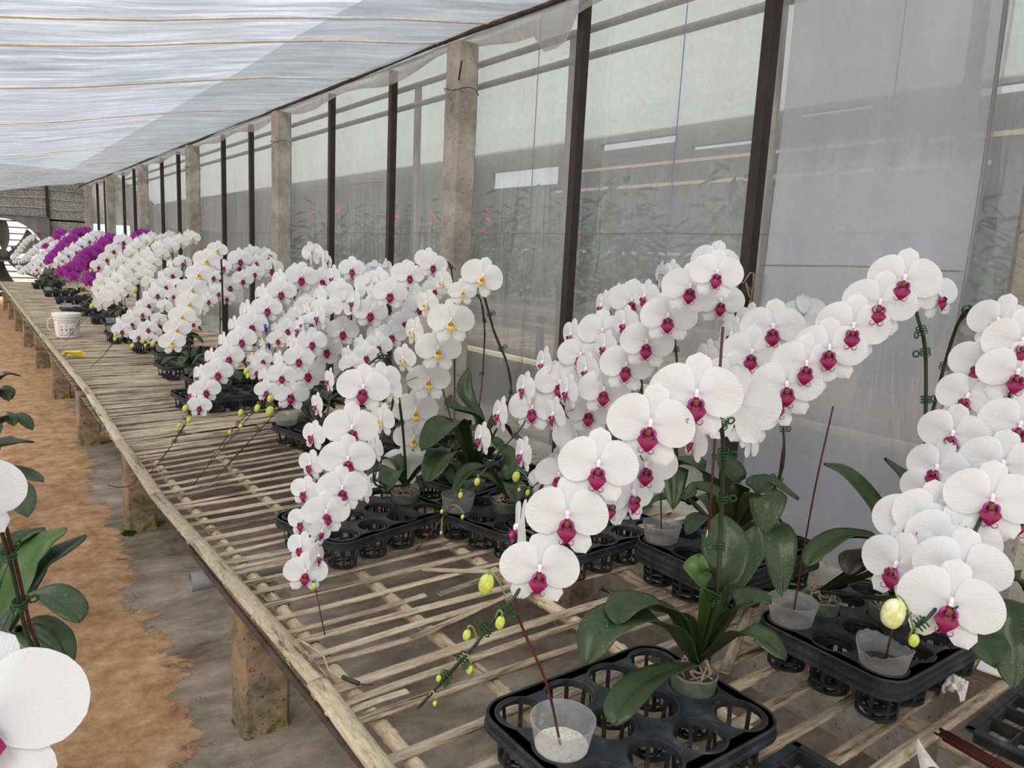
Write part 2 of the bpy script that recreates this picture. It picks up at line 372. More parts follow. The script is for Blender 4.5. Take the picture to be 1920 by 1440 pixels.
def roof_z(x):
    if x < -.05: return 1.57 + (-.05-x)*.36
    pts = [(-.05, 1.57), (.15, 1.605), (.5, 1.665), (1.0, 1.785), (1.5, 1.895), (2.16, 2.01)]
    for (a, za), (c, zc) in zip(pts, pts[1:]):
        if x <= c: return za+(zc-za)*(x-a)/(c-a)
    return 2.01
ROOFX = -2.3
RAFT = [-3.4, -2.4, -1.3, -.3, .7, 1.6, 2.35, 3.06, 3.52, 4.58, 6.1, 8.8, 11.5, 14.35, 17.1, 18.3]
def sag(y):
    for a, c in zip(RAFT, RAFT[1:]):
        if a <= y <= c: return -.016*(c-a)**.6*math.sin(math.pi*(y-a)/(c-a))
    return 0
b = MB()
nx, ny = 60, 190
def roof_pt(u, v):
    x = ROOFX+(XW+.04-ROOFX)*u; y = -3.3+(YEND+3.3)*v
    z = roof_z(x)+sag(y)*(1 if x < 1.9 else max(0, (2.16-x)/.26))
    z += .010*mnoise.noise(V((x*2, y*1.5, 0)))+.004*mnoise.noise(V((x*7, y*9, 3)))
    if y > 14: z += (y-14)*.015
    z += max(0, x-1.0)*.028*mnoise.noise(V((x*1.2, y*3.2, 8)))*(1 if x < 2 else .2)
    return (x, y, z)
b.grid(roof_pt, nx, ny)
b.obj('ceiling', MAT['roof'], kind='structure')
for i, y in enumerate(RAFT[5:-1]):
    b = MB(); pts = [(x, y+.01*math.sin(x*3+i), roof_z(x)-.006+(0 if y < 14 else (y-14)*.015)) for x in [-.6+k*.3 for k in range(10)]]
    b.tube(pts, .0042, 6); b.obj('trim_%d' % (i+1), MAT['strap'], kind='structure')
# dark top rail and grimy valance of film under it
b = MB(); b.tube([(XW-.062+.006*math.sin(y*3.1), y, 1.984+.006*math.sin(y*2)) for y in [-.5+.2*k for k in range(95)]], .013, 8)
b.obj('trim_30', MAT['wood'], kind='structure')
b = MB()
def val(u, v):
    y = -.4+18.5*u; zt = 1.978
    drop = .075+.04*mnoise.noise(V((y*1.3, 0, 0)))+.02*math.sin(y*5)+max(0, .09-.05*abs(y-2.62)**.5 if abs(y-2.62) < .12 else 0)
    return (XW-.045-.02*math.sin(v*3)+.012*mnoise.noise(V((y*6, v*2, 1))), y, zt-drop*v)
b.grid(val, 260, 6); b.obj('wall_right', MAT['valance'], kind='structure')

# right wall film, several sheets lapped over one another
def sheet(y0, y1, x, mat, z0=-.02, z1=1.985, lean=0):
    b = MB(); n = max(6, int((y1-y0)*14))
    def f(u, v):
        y = y0+(y1-y0)*u; z = z0+(z1-z0)*v
        return (x+.012*mnoise.noise(V((y*2.2, z*.8, x*9)))+.004*mnoise.noise(V((y*11, z*2, 5)))+lean*z, y+.01*math.sin(z*3)*(u > .999 or u < .001), z)
    b.grid(f, n, 14); return b.obj('wall_right', mat, kind='structure')
sheet(.885, 18.2, XW+.045, MAT['film']); sheet(-.9, .90, XW+.06, MAT['film'])
sheet(.885, 1.50, XW+.015, MAT['film2'])
b = MB(); b.tube([(XW+.012, .885+.006*math.sin(z*4), z) for z in [k*.12 for k in range(17)]], .006, 6); b.obj('trim_31', MAT['valance'], kind='structure')
# blue seam strings behind the film
for y, c in ((1.98, 'bluetip'), (2.85, 'wire'), (1.17, 'wire')):
    b = MB(); b.tube([(XW+.055, y, -.0), (XW+.055, y-.01, 2.0)], .0022, 5); b.obj('trim_32', MAT[c], kind='structure')
for z, y0, y1, x in ((1.03, .9, 9, XW+.025), (.93, .9, 1.5, XW-.0), (1.35, 4.3, 5.0, XW+.03)):
    b = MB(); b.tube([(x, y, z+.004*math.sin(y*7)) for y in [y0+(y1-y0)*k/30 for k in range(31)]], .0018, 4); b.obj('trim_33', MAT['valance'], kind='structure')
# low concrete kerb at the wall's foot
b = MB()
def kerb(x0, x1, y0, y1, z0, z1): 
    n = 60
    def f(u, v):
        y = y0+(y1-y0)*u; k = [(x0, z0), (x0, z1-.01), (x0+.012, z1), (x1, z1)][round(v*3)]
        return (k[0]+.006*mnoise.noise(V((y*5, k[1]*9, 0))), y, k[1]+.006*mnoise.noise(V((y*4, 7, 0))))
    b.grid(f, n, 4)
kerb(XW-.03, XW+.16, -1, 18.2, ZF, .012); b.obj('baseboard_right', MAT['post'], kind='structure')

b = MB(); b.grid(lambda u, v: (ROOFX+.02+.02*mnoise.noise(V((u*20, v*3, 1))), -3.3+(YEND+3.3)*u, ZF+(2.33-ZF)*v), 80, 8); b.obj('added_wall_left', MAT['film'], kind='structure')  # unseen film side, added to cut light reaching under the bench
b = MB(); b.grid(lambda u, v: (ROOFX+(XW+.05-ROOFX)*u, -3.3+.02*mnoise.noise(V((u*9, v*3, 4))), ZF+(roof_z(ROOFX+(XW+.05-ROOFX)*u)-ZF)*v), 40, 8); b.obj('added_wall_back', MAT['film'], kind='structure')  # unseen film end behind the camera, added to reduce sky light
# concrete posts and steel posts in the right wall
def rough_post(name, c, w_, z0, z1, mat, **kw):
    b = MB(); n = 14; k = .012
    prof = [(-w_/2, -w_/2+k), (-w_/2+k, -w_/2), (w_/2-k, -w_/2), (w_/2, -w_/2+k), (w_/2, w_/2-k), (w_/2-k, w_/2), (-w_/2+k, w_/2), (-w_/2, w_/2-k)]
    vs = []
    for j in range(n+1):
        z = z0+(z1-z0)*j/n
        for (x, y) in prof:
            q = V((x*30+c[0]*7, y*30+c[1]*3, z*9)); vs.append((c[0]+x+.004*mnoise.noise(q), c[1]+y+.004*mnoise.noise(q+V((9, 9, 9))), z))
    fs = [(j*8+i, j*8+(i+1) % 8, (j+1)*8+(i+1) % 8, (j+1)*8+i) for j in range(n) for i in range(8)]+[tuple(range(n*8, n*8+8)), tuple(range(7, -1, -1))]
    b.add(vs, fs); me = b.mesh(name, [mat]); autosmooth(me, 30); return link(name, me, **kw)
CP = [0.677, 3.32, 5.95, 8.75, 11.52, 14.35, 17.05]
pl = ['against the film at the right edge of the view', 'tall and nearest in full view', 'second one in full view going down the wall', 'third one in full view going down the wall', 'fourth one in full view going down the wall', 'fifth one in full view, beyond the film bays', 'last one, at the corner by the shade net']
for i, y in enumerate(CP):
    p = rough_post('concrete_post', (XW-.055, y, 0), .125, ZF, 1.945, MAT['post'], label='rough concrete wall post, '+pl[i], cat='post', group='concrete posts along the film wall')
    if i:
        b = MB(); z = 1.72
        b.tube([(XW-.055+.069*math.cos(a)*1.25, y+.069*math.sin(a)*1.25, z+.01*math.sin(3*a)) for a in [k*.35 for k in range(19)]], .002, 5)
        b.tube([(XW-.12, y-.05, z), (XW-.14, y-.02, z-.03), (XW-.13, y-.05, z-.07), (XW-.135, y-.04, z-.11)], .0015, 5)
        wr = b.obj('tie_wire', MAT['wire'], p)
b = MB(); b.tube([(XW-.11, 3.26, 1.76), (XW-.16, 3.16, 1.82)], .004, 6)
b.obj('bent_nail', MAT['wire'], label='dark steel rod sticking out from the tall nearest concrete post', cat='rod')
sp = [1.55, 2.46, 4.15, 5.06, 6.85, 7.72, 9.6, 10.5, 12.4, 13.3, 15.2, 16.1]
nm = ['nearest, right of the crowded orchid arch', 'second nearest, left of the highest right arch', 'first beyond the tall concrete post', 'second beyond the tall concrete post', 'first of the pair between second and third concrete posts', 'second of the pair between second and third concrete posts',
      'first of the pair between third and fourth concrete posts', 'second of the pair between third and fourth concrete posts', 'first of the pair between fourth and fifth concrete posts', 'second of the pair between fourth and fifth concrete posts', 'first of the last thin pair near the corner', 'second of the last thin pair near the corner']
for i, y in enumerate(sp):
    b = MB(); b.box((XW-.012, y, (1.965+ZF)/2), (.04, .038, 1.965-ZF))
    me = b.mesh('steel_post', [MAT['steel']], False)
    link('steel_post', me, label='dark brown steel wall post, '+nm[i], cat='post', group='steel posts along the film wall')
b = MB()
for k in range(5):
    pts = [(XW-.035+.02*math.sin(a+k), 1.55+.032*math.cos(a+k*1.3), .62+.05*k+a*.012+.03*math.sin(a*3)) for a in [j*.5 for j in range(14)]]
    b.tube(pts, .0035, 5)
b.obj('wire_bundle', MAT['node'], label='tangle of grey-brown string tied round the nearest steel post', cat='string')

# far end : shade net wall with the exhaust fan opening
b = MB()
b.box((.4, YEND, 1.77), (9.2, .02, 1.06)); b.box((1.83, YEND, .37), (.72, .02, 1.8)); b.box((-2.5, YEND, .35), (4.9, .02, 1.75))
b.obj('wall_far', MAT['net'], kind='structure', smooth=False)
for i, z in enumerate((1.86, 1.68, 1.48, 1.30, .95, .72)):
    b = MB(); x0 = -.6 if z > 1.25 else 1.5
    b.tube([(x+.0, YEND-.02, z+.012*math.sin(x*5+i)) for x in [x0+(2.1-x0)*k/12 for k in range(13)]], .008, 5); b.obj('trim_40', MAT['netseam'], kind='structure')
b = MB(); b.box((1.47, YEND-.05, .72), (.05, .05, 2.45)); b.obj('steel_post', MAT['steel'], label='dark steel post between the fan frame and the shade net', cat='post', smooth=False)
fan = thing('exhaust_fan', 'large grey exhaust fan set in the far end wall behind the last orchids', 'fan', (.66, YEND, .50))
b = MB(); ro = .74; n = 48
for (y, sgn) in ((-.18, 1), (.1, -1)):
    vs = []; 
    for k in range(n):
        a = 2*math.pi*k/n; c_, s_ = math.cos(a), math.sin(a); r2 = .80/max(abs(c_), abs(s_))
        vs += [(c_*ro, y, s_*ro), (c_*r2, y, s_*r2)]
    b.add(vs, [(2*k, 2*k+1, (2*k+3) % (2*n), (2*k+2) % (2*n))[::sgn] for k in range(n)])
vs = [(ro*math.cos(2*math.pi*k/n), y, ro*math.sin(2*math.pi*k/n)) for y in (-.18, .1) for k in range(n)]
b.add(vs, [(k, (k+1) % n, n+(k+1) % n, n+k) for k in range(n)])
for s in ((0, .81, 1.64, .02), (0, -.81, 1.64, .02)): b.box((0, -.04, s[1]), (1.64, .3, .02))
for s in (-.81, .81): b.box((s, -.04, 0), (.02, .3, 1.64))
b.obj('housing', MAT['fanmetal'], fan, smooth=False)
for k in range(6):
    b = MB(); a0 = 2*math.pi*k/6+.3
    def bl(u, v):
        r = .10+.60*v; a = a0+(u-.5)*(.62-.1*v)+.35*v; return (r*math.cos(a), -.04+(u-.5)*.13, r*math.sin(a))
    b.grid(bl, 6, 8); b.grid(lambda u, v: tuple(V(bl(u, v))+V((0, .008, 0))), 6, 8); b.obj('fan_blade', MAT['fanblade'], fan)
b = MB(); b.ell((0, -.05, 0), (.13, .09, .13)); b.obj('hub', MAT['fanblade'], fan)
b = MB(); b.box((-.12, -.2, 0), (.05, .03, 1.6)); b.box((0, -.2, -.1), (1.6, .02, .035)); b.obj('strut', MAT['fanmetal'], fan, smooth=False)
for k in range(12):
    b = MB(); b.box((0, .09, -.70+k*.127), (1.45, .05, .006), rot=Matrix.Rotation(.5, 3, 'X')); b.obj('louvre', MAT['fanmetal'], fan, smooth=False)

# ---------------------------------------------------------------- neighbouring house seen dimly through the film
b = MB()
b.grid(lambda u, v: (XW+.2+(3.5-XW-.2)*u, -3+34*v, 2.62-(2.62-1.75)*u+.02*mnoise.noise(V((u*4, v*20, 0)))), 8, 40)
b.obj('neighbour_roof_film', MAT['nroof'], label='pale roof film of the next greenhouse sloping down behind the film wall', cat='roof')
b = MB()
b.grid(lambda u, v: (3.5+5.5*u, -3+34*v, 1.74+1.7*u), 8, 40)
b.obj('neighbour_shade_cloth', MAT['cloth'], label='dark shade cloth over the next greenhouse, seen dimly through the film', cat='shade cloth')
b = MB(); b.box((7.2, 30.5, 1.5), (4.4, .1, 4.1))
HO = [(11.29, 13.53, 2.39, 2.73), (8.4, 10.15, 2.89, 3.01), (3.53, 4.01, 2.96, 3.06), (6.88, 8.07, 2.73, 2.79), (5.19, 6.25, 3.0, 3.05)]
HO.sort(); yy = -4
for (ya, yb, za, zb) in HO:
    b.box((9.3, (yy+ya)/2, 1.5), (.1, ya-yy, 4.1)); b.box((9.3, (ya+yb)/2, (za-.55)/2), (.1, yb-ya, za+.55)); b.box((9.3, (ya+yb)/2, (zb+3.55)/2), (.1, yb-ya, 3.55-zb)); yy = yb
b.box((9.3, (yy+32)/2, 1.5), (.1, 32-yy, 4.1))
g_ = MB(); g_.grid(lambda u, v: (9.5+.1*math.sin(u*40), 1+14*u, 1.8+1.8*v), 60, 3); g_.obj('gap_dimming_film', MAT['valance'], label='pale film sheet added behind the neighbouring back wall to dim the sky in its gaps', cat='film'); b.obj('neighbour_wall', MAT['darknet'], label='dark back wall of the next greenhouse beyond its shrubs', cat='wall', smooth=False)  # film sheet added behind the gaps to dim the sky there
for z, x, lab in ((2.06, 2.6, 'upper'), (1.94, 2.62, 'lower')):
    b = MB(); b.tube([(x, -3, z), (x, 22, z)], .02, 8); b.obj('neighbour_rail', MAT['steel'], label=lab+' of the two long dark rails running behind the film wall', cat='rail')
for i, (x, y, l) in enumerate(((2.75, 3.25, 'between the tall concrete post and second steel post'), (2.75, 1.95, 'between the two nearest steel posts'), (2.75, 5.0, 'beyond the tall concrete post'), (2.8, 1.2, 'right of the nearest steel post'))):
    b = MB(); b.tube([(x, y, ZF), (x+.02, y+.05, 2.15)], .028, 8); b.obj('neighbour_pole', MAT['wood'], label='blurred pole of the next greenhouse '+l, cat='pole')
for k, (y0, y1, z, x) in enumerate(((3.0, 6.8, 1.95, 5.8), (2.2, 6.6, 1.68, 5.4), (.2, 2.4, 1.78, 5.0), (3.2, 7.5, .42, 3.6), (.5, 6.5, .18, 3.3), (4, 12, 1.05, 6))):
    b = MB(); b.box((x, (y0+y1)/2, z), (.05, y1-y0, .03)); b.obj('neighbour_batten', MAT['strap'], label='tan batten of the next greenhouse, number %s from the top' % ['one', 'three', 'two', 'five', 'six', 'four'][k], cat='batten', smooth=False)
b = MB(); b.box((5.0, 7, .53), (3.2, 24, .04)); [b.box((x_, y_, .0), (.08, .08, 1.02)) for x_ in (3.6, 6.4) for y_ in (-4, 0, 4, 8, 12, 16)]; b.obj('neighbour_bench', MAT['darknet'], label='dark long bench carrying the shrubs of the next greenhouse', cat='bench', smooth=False)
rnd = random.Random(5)
def bush_mesh(seed, red):
    r = random.Random(seed); b = MB()
    for k in range(150):
        th = r.uniform(0, 6.28); ph = math.acos(r.uniform(-.2, 1)); R = r.uniform(.55, 1)
        p = V((.27*R*math.sin(ph)*math.cos(th), .27*R*math.sin(ph)*math.sin(th), .10+.50*R*math.cos(ph)))
        d = V((math.cos(th), math.sin(th), r.uniform(-.5, .5))).normalized(); sd = d.cross(V((0, 0, 1))).normalized()*.05; up = V((0, 0, .03))
        mi = 1 if (k < red and p.z > .35) else 0
        b.add([p-d*.02, p+sd*.6+d*.06, p+d*.15-up, p-sd*.6+d*.06], [(0, 1, 2, 3)], mi)
    b.tube([(0, 0, 0), (0, 0, .3)], .012, 6, 0)
    return b.mesh('shrub', [MAT['bush'], MAT['redbract']])
bm = [bush_mesh(i, (0, 6, 14)[i]) for i in range(3)]
for i in range(22):
    x = 3.9+(i % 2)*1.15+rnd.uniform(-.05, .05); y = .2+(i//2)*.95+rnd.uniform(-.03, .03)
    o = link('potted_shrub', bm[rnd.choice((0, 0, 1, 2))], None, (x, y, .55), 'leafy dark shrub with a few red bracts, dimly seen through the film wall', 'shrub', 'shrubs behind the film wall')
    o.rotation_euler = (0, 0, rnd.uniform(0, 6)); q = rnd.uniform(1.0, 1.2); o.scale = (q, q, q*1.45)

# ---------------------------------------------------------------- the bench
bench = thing('bamboo_bench', 'long bamboo slat bench on concrete legs beside the earth path', 'bench', (.55, 9, ZF))
def slat_mesh(length, wd, seed, half=True):
    r = random.Random(seed); b = MB(); n = max(6, int(length*9)); m_ = 7; bend = r.uniform(-.008, .008); ph = r.uniform(0, 6)
    nodes = []; x = r.uniform(.05, .3)
    while x < length: nodes.append(x); x += r.uniform(.24, .38)
    xs = sorted(set([i*length/n for i in range(n+1)]+[q+d for q in nodes for d in (-.006, 0, .006) if 0 < q+d < length]))
    vs = []
    for x in xs:
        sw = 1+.12*max([0]+[1-abs(x-q)/.006 for q in nodes]); yb = bend*math.sin(x/length*math.pi)+.003*math.sin(x*5+ph)
        zb = .0025*math.sin(x*4+ph)
        for k in range(m_):
            a = math.pi*k/(m_-1); vs.append((x, yb+math.cos(a)*wd/2*sw, zb+math.sin(a)*wd*.20*sw))
        vs.append((x, yb-wd*.3, zb-.002)); vs.append((x, yb+wd*.3, zb-.002))
    q = m_+2; N_ = len(xs)
    fs = [(i*q+k, i*q+(k+1) % q, (i+1)*q+(k+1) % q, (i+1)*q+k) for i in range(N_-1) for k in range(q)]
    fs += [tuple(range(q)), tuple((N_-1)*q+k for k in range(q-1, -1, -1))]
    b.add(vs, [f[::-1] for f in fs]); return b
def slat_angle(y):
    K_ = [(-1, 0), (1.9, 0), (2.2, 2.5), (2.5, 5), (3.0, 10), (3.4, 11), (4.2, 7), (5.2, 3.5), (7, 1.5), (12, 0), (20, 0)]
    for (a, va), (c, vc) in zip(K_, K_[1:]):
        if a <= y <= c: return math.radians(va+(vc-va)*(y-a)/(c-a))
    return 0
YS = [3.303, 3.214, 3.137, 3.063, 2.992, 2.916, 2.829, 2.756, 2.664, 2.613, 2.517, 2.446, 2.375, 2.305, 2.231, 2.154, 2.089, 2.015, 1.939, 1.864, 1.78, 1.701, 1.552, 1.482, 1.341, 1.281, 1.204, 1.083, .975, .895, .81, .735, .645, .56, .47, .38, .28, .18, .05, -.1]
# further ones pack closer together
y = 3.35; far = []
rnd = random.Random(11)
while y < 17.7: far.append(y); y += rnd.uniform(.034, .043)
parts = 0; stuff = MB()
def put_slat(y, ln, ang, x0=.505, z=.0, wd=None, seed=0):
    global parts
    b = slat_mesh(ln, wd or rnd.uniform(.021, .030), seed)
    if parts < 99:
        o = b.obj('slat', MAT['slat'], bench, V((x0, y, z))-bench.location); o.rotation_euler = (0, 0, ang); parts += 1
    else:
        c_, s_ = math.cos(ang), math.sin(ang); stuff.add([(x0+v_[0]*c_-v_[1]*s_-bench.location.x, y+v_[0]*s_+v_[1]*c_-bench.location.y, z+v_[2]-bench.location.z) for v_ in b.v], b.f)
BROKEN = {2.517: .82}
for i, y in enumerate(YS):
    a = slat_angle(y); ln = 1.565
    put_slat(y, ln, a+rnd.uniform(-.006, .006), .505 if y > 2.3 else .528, rnd.uniform(-.001, .002), rnd.uniform(.024, .034), i)
put_slat(2.045+.0, .62, .03, .535, .001, .022, 71); put_slat(1.621, .42, .02, .535, 0, .023, 72)   # short ends
put_slat(1.452, .30, -.02, .535, 0, .022, 73); put_slat(1.243, .17, .08, .53, 0, .02, 74)
b0 = slat_mesh(.34, .024, 90)
for (x, y, ln, ang) in ((.80, 1.425, .46, .22), (.86, 1.04, .26, .04), (1.02, 1.76, .35, -.55), (.98, 1.6, .45, .12), (1.33, .93, .5, .5)):
    put_slat(y, ln, ang, x, .009, .024, int(x*100))
for i, y in enumerate(far):
    put_slat(y, 1.575+rnd.uniform(-.03, .0), slat_angle(y)+rnd.uniform(-.022, .022), .505, rnd.uniform(-.003, .004), rnd.uniform(.024, .037), 100+i % 40)
s_obj = stuff.obj('slat', MAT['slat'], bench, kind='stuff')
# front pole over the slat ends, in overlapping lengths; thin poles under the slats
def pole(name, pts, r, nodes, mat, squash=1.0):
    b = MB(); P = catmull(pts, 10); L_ = 0; R = []; acc = [0]
    for a, c in zip(P, P[1:]): acc.append(acc[-1]+(c-a).length)
    T_ = acc[-1]; nn = max(1, int(T_/nodes)); 
    XS = sorted(set(acc+[T_*(k+.5)/nn+d for k in range(nn) for d in (-.008, -.003, 0, .003, .008)]))
    pts2 = []
    for s in XS:
        for i in range(len(acc)-1):
            if acc[i] <= s <= acc[i+1] or i == len(acc)-2:
                q = P[i].lerp(P[i+1], (s-acc[i])/max(1e-9, acc[i+1]-acc[i])); break
        pts2.append(q); d = min(abs(s-T_*(k+.5)/nn) for k in range(nn)); R.append(r*(1.10 if d < .004 else (.95 if d < .009 else 1)))
    b.tube(pts2, R, 12)
    for i, c_ in enumerate(pts2):
        for k in range(12): v_ = b.v[i*12+k]; b.v[i*12+k] = (c_.x+(v_[0]-c_.x)/squash**.6, v_[1], c_.z+(v_[2]-c_.z)*squash)
    return b.obj(name, mat, bench, -bench.location)
edge = [(.545, 1.35, .020), (.520, 2.25, .019), (.505, 2.75, .019), (.520, 3.6, .019), (.548, 4.8, .02), (.548, 6.2, .019), (.545, 8.2, .019), (.548, 10.2, .019), (.55, 13, .019), (.55, 15.2, .019), (.55, 17.6, .019)]
segs = [[(.53, -.2, .02), (.535, .6, .02), (.536, 1.1, .02), (.542, 1.35, .02)]]+[[edge[i], tuple((V(edge[i])+V(edge[i+1]))/2), edge[i+1]] for i in range(len(edge)-1)]
for i, sg in enumerate(segs):
    pole('edge_pole', [V(p)+V((0, 0, .003*(i % 2))) for p in sg], .0165, .21, MAT['pole'], .55)
pole('under_pole', [(.533, 1.0, -.014), (.508, 2.6, -.014), (.54, 5, -.014), (.545, 17.6, -.014)], .008, .28, MAT['wood'])
for i, (x, r) in enumerate(((.605, .0155), (.875, .0165), (1.22, .0165), (1.55, .018), (1.90, .018))):
    pole('stringer', [(x+.0, -.2, -.019), (x+.01, 1.5, -.019), (x-.02 if i else x, 2.8, -.019), (x+.01, 5, -.019), (x, 17.6, -.019)], r, .3, MAT['pole'])
LEGY = [2.03, 3.90, 5.75, 7.55, 9.4, 11.3, 13.2, 15.1, 17.0, .2]
for i, y in enumerate(LEGY):
    for x in (.64, 1.85):
        q = .13; me = None
        b = MB(); vs = []; n = 10; prof = [(-1, -.85), (-.85, -1), (.85, -1), (1, -.85), (1, .85), (.85, 1), (-.85, 1), (-1, .85)]
        for j in range(n+1):
            z = .415*j/n; wdt = .068*(1.04 if j == 0 else 1)
            for (px, py) in prof:
                nv = V((px*3+i*7, py*3+x*5, z*14)); vs.append((px*wdt+.005*mnoise.noise(nv), py*wdt*.9+.005*mnoise.noise(nv+V((5, 5, 5))), z))
        b.add(vs, [(j*8+k, j*8+(k+1) % 8, (j+1)*8+(k+1) % 8, (j+1)*8+k) for j in range(n) for k in range(8)]+[tuple(range(n*8, n*8+8)), tuple(range(7, -1, -1))])
        me = b.mesh('leg', [MAT['leg']]); autosmooth(me, 35); link('leg', me, bench, V((x, y, ZF))-bench.location)
    b = MB(); xs = (.50 if i == 0 else .47+.03*(i % 3))
    if i == 0:
        b.tube([(1.98, 2.135, -.058), (.475, 2.135, -.058)], .0275, 20, cap=False); b.tube([(1.98, 2.135, -.058), (.475, 2.135, -.058)], .0235, 20, cap=False)
        b.obj('crossbeam', MAT['pvc'], bench, -bench.location, label='grey pipe crossbeam')
    else:
        b.tube([(x, y+.03*math.sin(i)+.12, -.060+.004*math.sin(x*5)) for x in (xs, .8, 1.2, 1.6, 2.0)], .026, 12); b.obj('crossbeam', MAT['log'], bench, -bench.location)
# moss at a leg foot
b = MB(); rr = random.Random(3)
for k in range(160):
    a = rr.uniform(0, 6.28); p = V((.575+.035*rr.random()*math.cos(a), 3.83+.05*math.sin(a)*rr.random(), ZF)); h = rr.uniform(.006, .022)
    d = V((rr.uniform(-.01, .01), rr.uniform(-.01, .01), h)); s_ = V((.004, .002, 0)); b.add([p-s_, p+s_, p+d], [(0, 1, 2)])
b.obj('moss', MAT['moss'], kind='stuff', label='clump of green moss at the foot of the second visible bench leg', cat='moss')
# wires on the edge pole
b = MB(); b.tube(catmull([(.575, 1.50, .03), (.56, 1.475, .045), (.585, 1.43, .028), (.58, 1.38, .02), (.59, 1.33, .022)], 6), .0028, 6); b.tube([(.59, 1.335, .024), (.612, 1.30, .02)], .005, 6, 1); b.tube([(.61, 1.3, .02), (.635, 1.285, .018)], .0018, 5, 1)
b.obj('bamboo_tie', [MAT['pole'], MAT['wire']], label='pale twisted tie with a dark tip on the near front pole of the bench', cat='tie')
b = MB(); b.tube(catmull([(.44, 3.42, -.12), (.48, 3.40, -.13), (.53, 3.38, -.12), (.55, 3.36, -.07), (.545, 3.33, -.04)], 6), .002, 5)
b.obj('loose_wire', MAT['wire'], label='thin dark wire curling past the second visible bench leg', cat='wire')

# left bench, mostly outside the view, that carries the orchids at the left edge
lb = thing('bamboo_bench', 'second bamboo bench left of the path, carrying the orchids at the left edge', 'bench', (-.6, 3, ZF))
for k in range(60):
    y = -.4+k*.09; b = slat_mesh(1.2, .028, 200+k % 9); o = b.obj('slat', MAT['slat'], lb, V((-1.20, y, -.004))-lb.location)
for x in (-1.15, -.6, -.1):
    b = MB(); b.tube([(x, -.5, -.023), (x, 5.1, -.023)], .016, 8); b.obj('stringer', MAT['pole'], lb, -lb.location)
for y in (.5, 2.4, 4.4):
    for x in (-1.1, -.15):
        b = MB(); b.box((x, y, (ZF-.04)/2), (.12, .12, -.04-ZF)); b.obj('leg', MAT['leg'], lb, -lb.location, smooth=False)

# ---------------------------------------------------------------- black pot trays
PX = .112; PY = .108; HR = .0455; TZ = .092
def tray_top_mesh():
    b = MB(); n = 32; hx, hy = 2*PX+.006, 1.5*PY+.006; cr = .055
    def clampc(x, y):                                  # keep inside the rounded outline
        ax, ay = abs(x), abs(y)
        if ax > hx-cr and ay > hy-cr:
            d = V((ax-(hx-cr), ay-(hy-cr)));
            if d.length > cr: d = d.normalized()*cr
            return (math.copysign(hx-cr+d.x, x), math.copysign(hy-cr+d.y, y))
        return (x, y)
    for i in range(4):
        for j in range(3):
            cx, cy = (i-1.5)*PX, (j-1)*PY
            x0 = cx-PX/2-(.006 if i == 0 else 0); x1 = cx+PX/2+(.006 if i == 3 else 0); y0 = cy-PY/2-(.006 if j == 0 else 0); y1 = cy+PY/2+(.006 if j == 2 else 0)
            rg = [[], [], [], [], [], []]
            for k in range(n):
                a = 2*math.pi*k/n; c_, s_ = math.cos(a), math.sin(a)
                tt = min((x1-cx if c_ > 0 else cx-x0)/max(abs(c_), 1e-6), (y1-cy if s_ > 0 else cy-y0)/max(abs(s_), 1e-6))
                ox, oy = cx+c_*tt, cy+s_*tt
                if abs(abs(c_)-abs(s_)) < .01: ox, oy = (x1 if c_ > 0 else x0), (y1 if s_ > 0 else y0)
                ox, oy = clampc(ox, oy)
                rg[0].append((ox, oy, TZ-.002)); rg[1].append((cx+c_*(HR+.006), cy+s_*(HR+.006), TZ-.002)); rg[2].append((cx+c_*(HR+.003), cy+s_*(HR+.003), TZ)); rg[3].append((cx+c_*HR, cy+s_*HR, TZ-.001)); rg[4].append((cx+c_*(HR-.001), cy+s_*(HR-.001), TZ-.014))
                rg[5].append((cx+c_*(HR+.002), cy+s_*(HR+.002), TZ-.014))
            b.add([p for r_ in rg for p in r_], [(q*n+k, q*n+(k+1) % n, (q+1)*n+(k+1) % n, (q+1)*n+k) for q in range(5) for k in range(n)])
    # corner filler and skirt : rounded outline swept down with two beads
    ol = []
    for sx_, sy_, a0 in ((1, 1, 0), (-1, 1, 90), (-1, -1, 180), (1, -1, 270)):
        for k in range(9):
            a = math.radians(a0+90*k/8); ol.append((sx_*(hx-cr)+cr*math.cos(a), sy_*(hy-cr)+cr*math.sin(a), a))
    prof = [(-.022, -.002), (-.003, -.002), (.001, -.0005), (.003, -.004), (.001, -.008), (.002, -.018), (.005, -.020), (.0055, -.026), (.002, -.027), (-.003, -.022), (-.004, -.008)]
    vs = [(x+math.cos(a)*o_, y+math.sin(a)*o_, TZ+z) for (o_, z) in prof for (x, y, a) in ol]; K_ = len(ol)
    b.add(vs, [(q*K_+k, q*K_+(k+1) % K_, (q+1)*K_+(k+1) % K_, (q+1)*K_+k) for q in range(len(prof)-1) for k in range(K_)])
    me = b.mesh('tray_deck', [MAT['tray']]); autosmooth(me, 35); return me
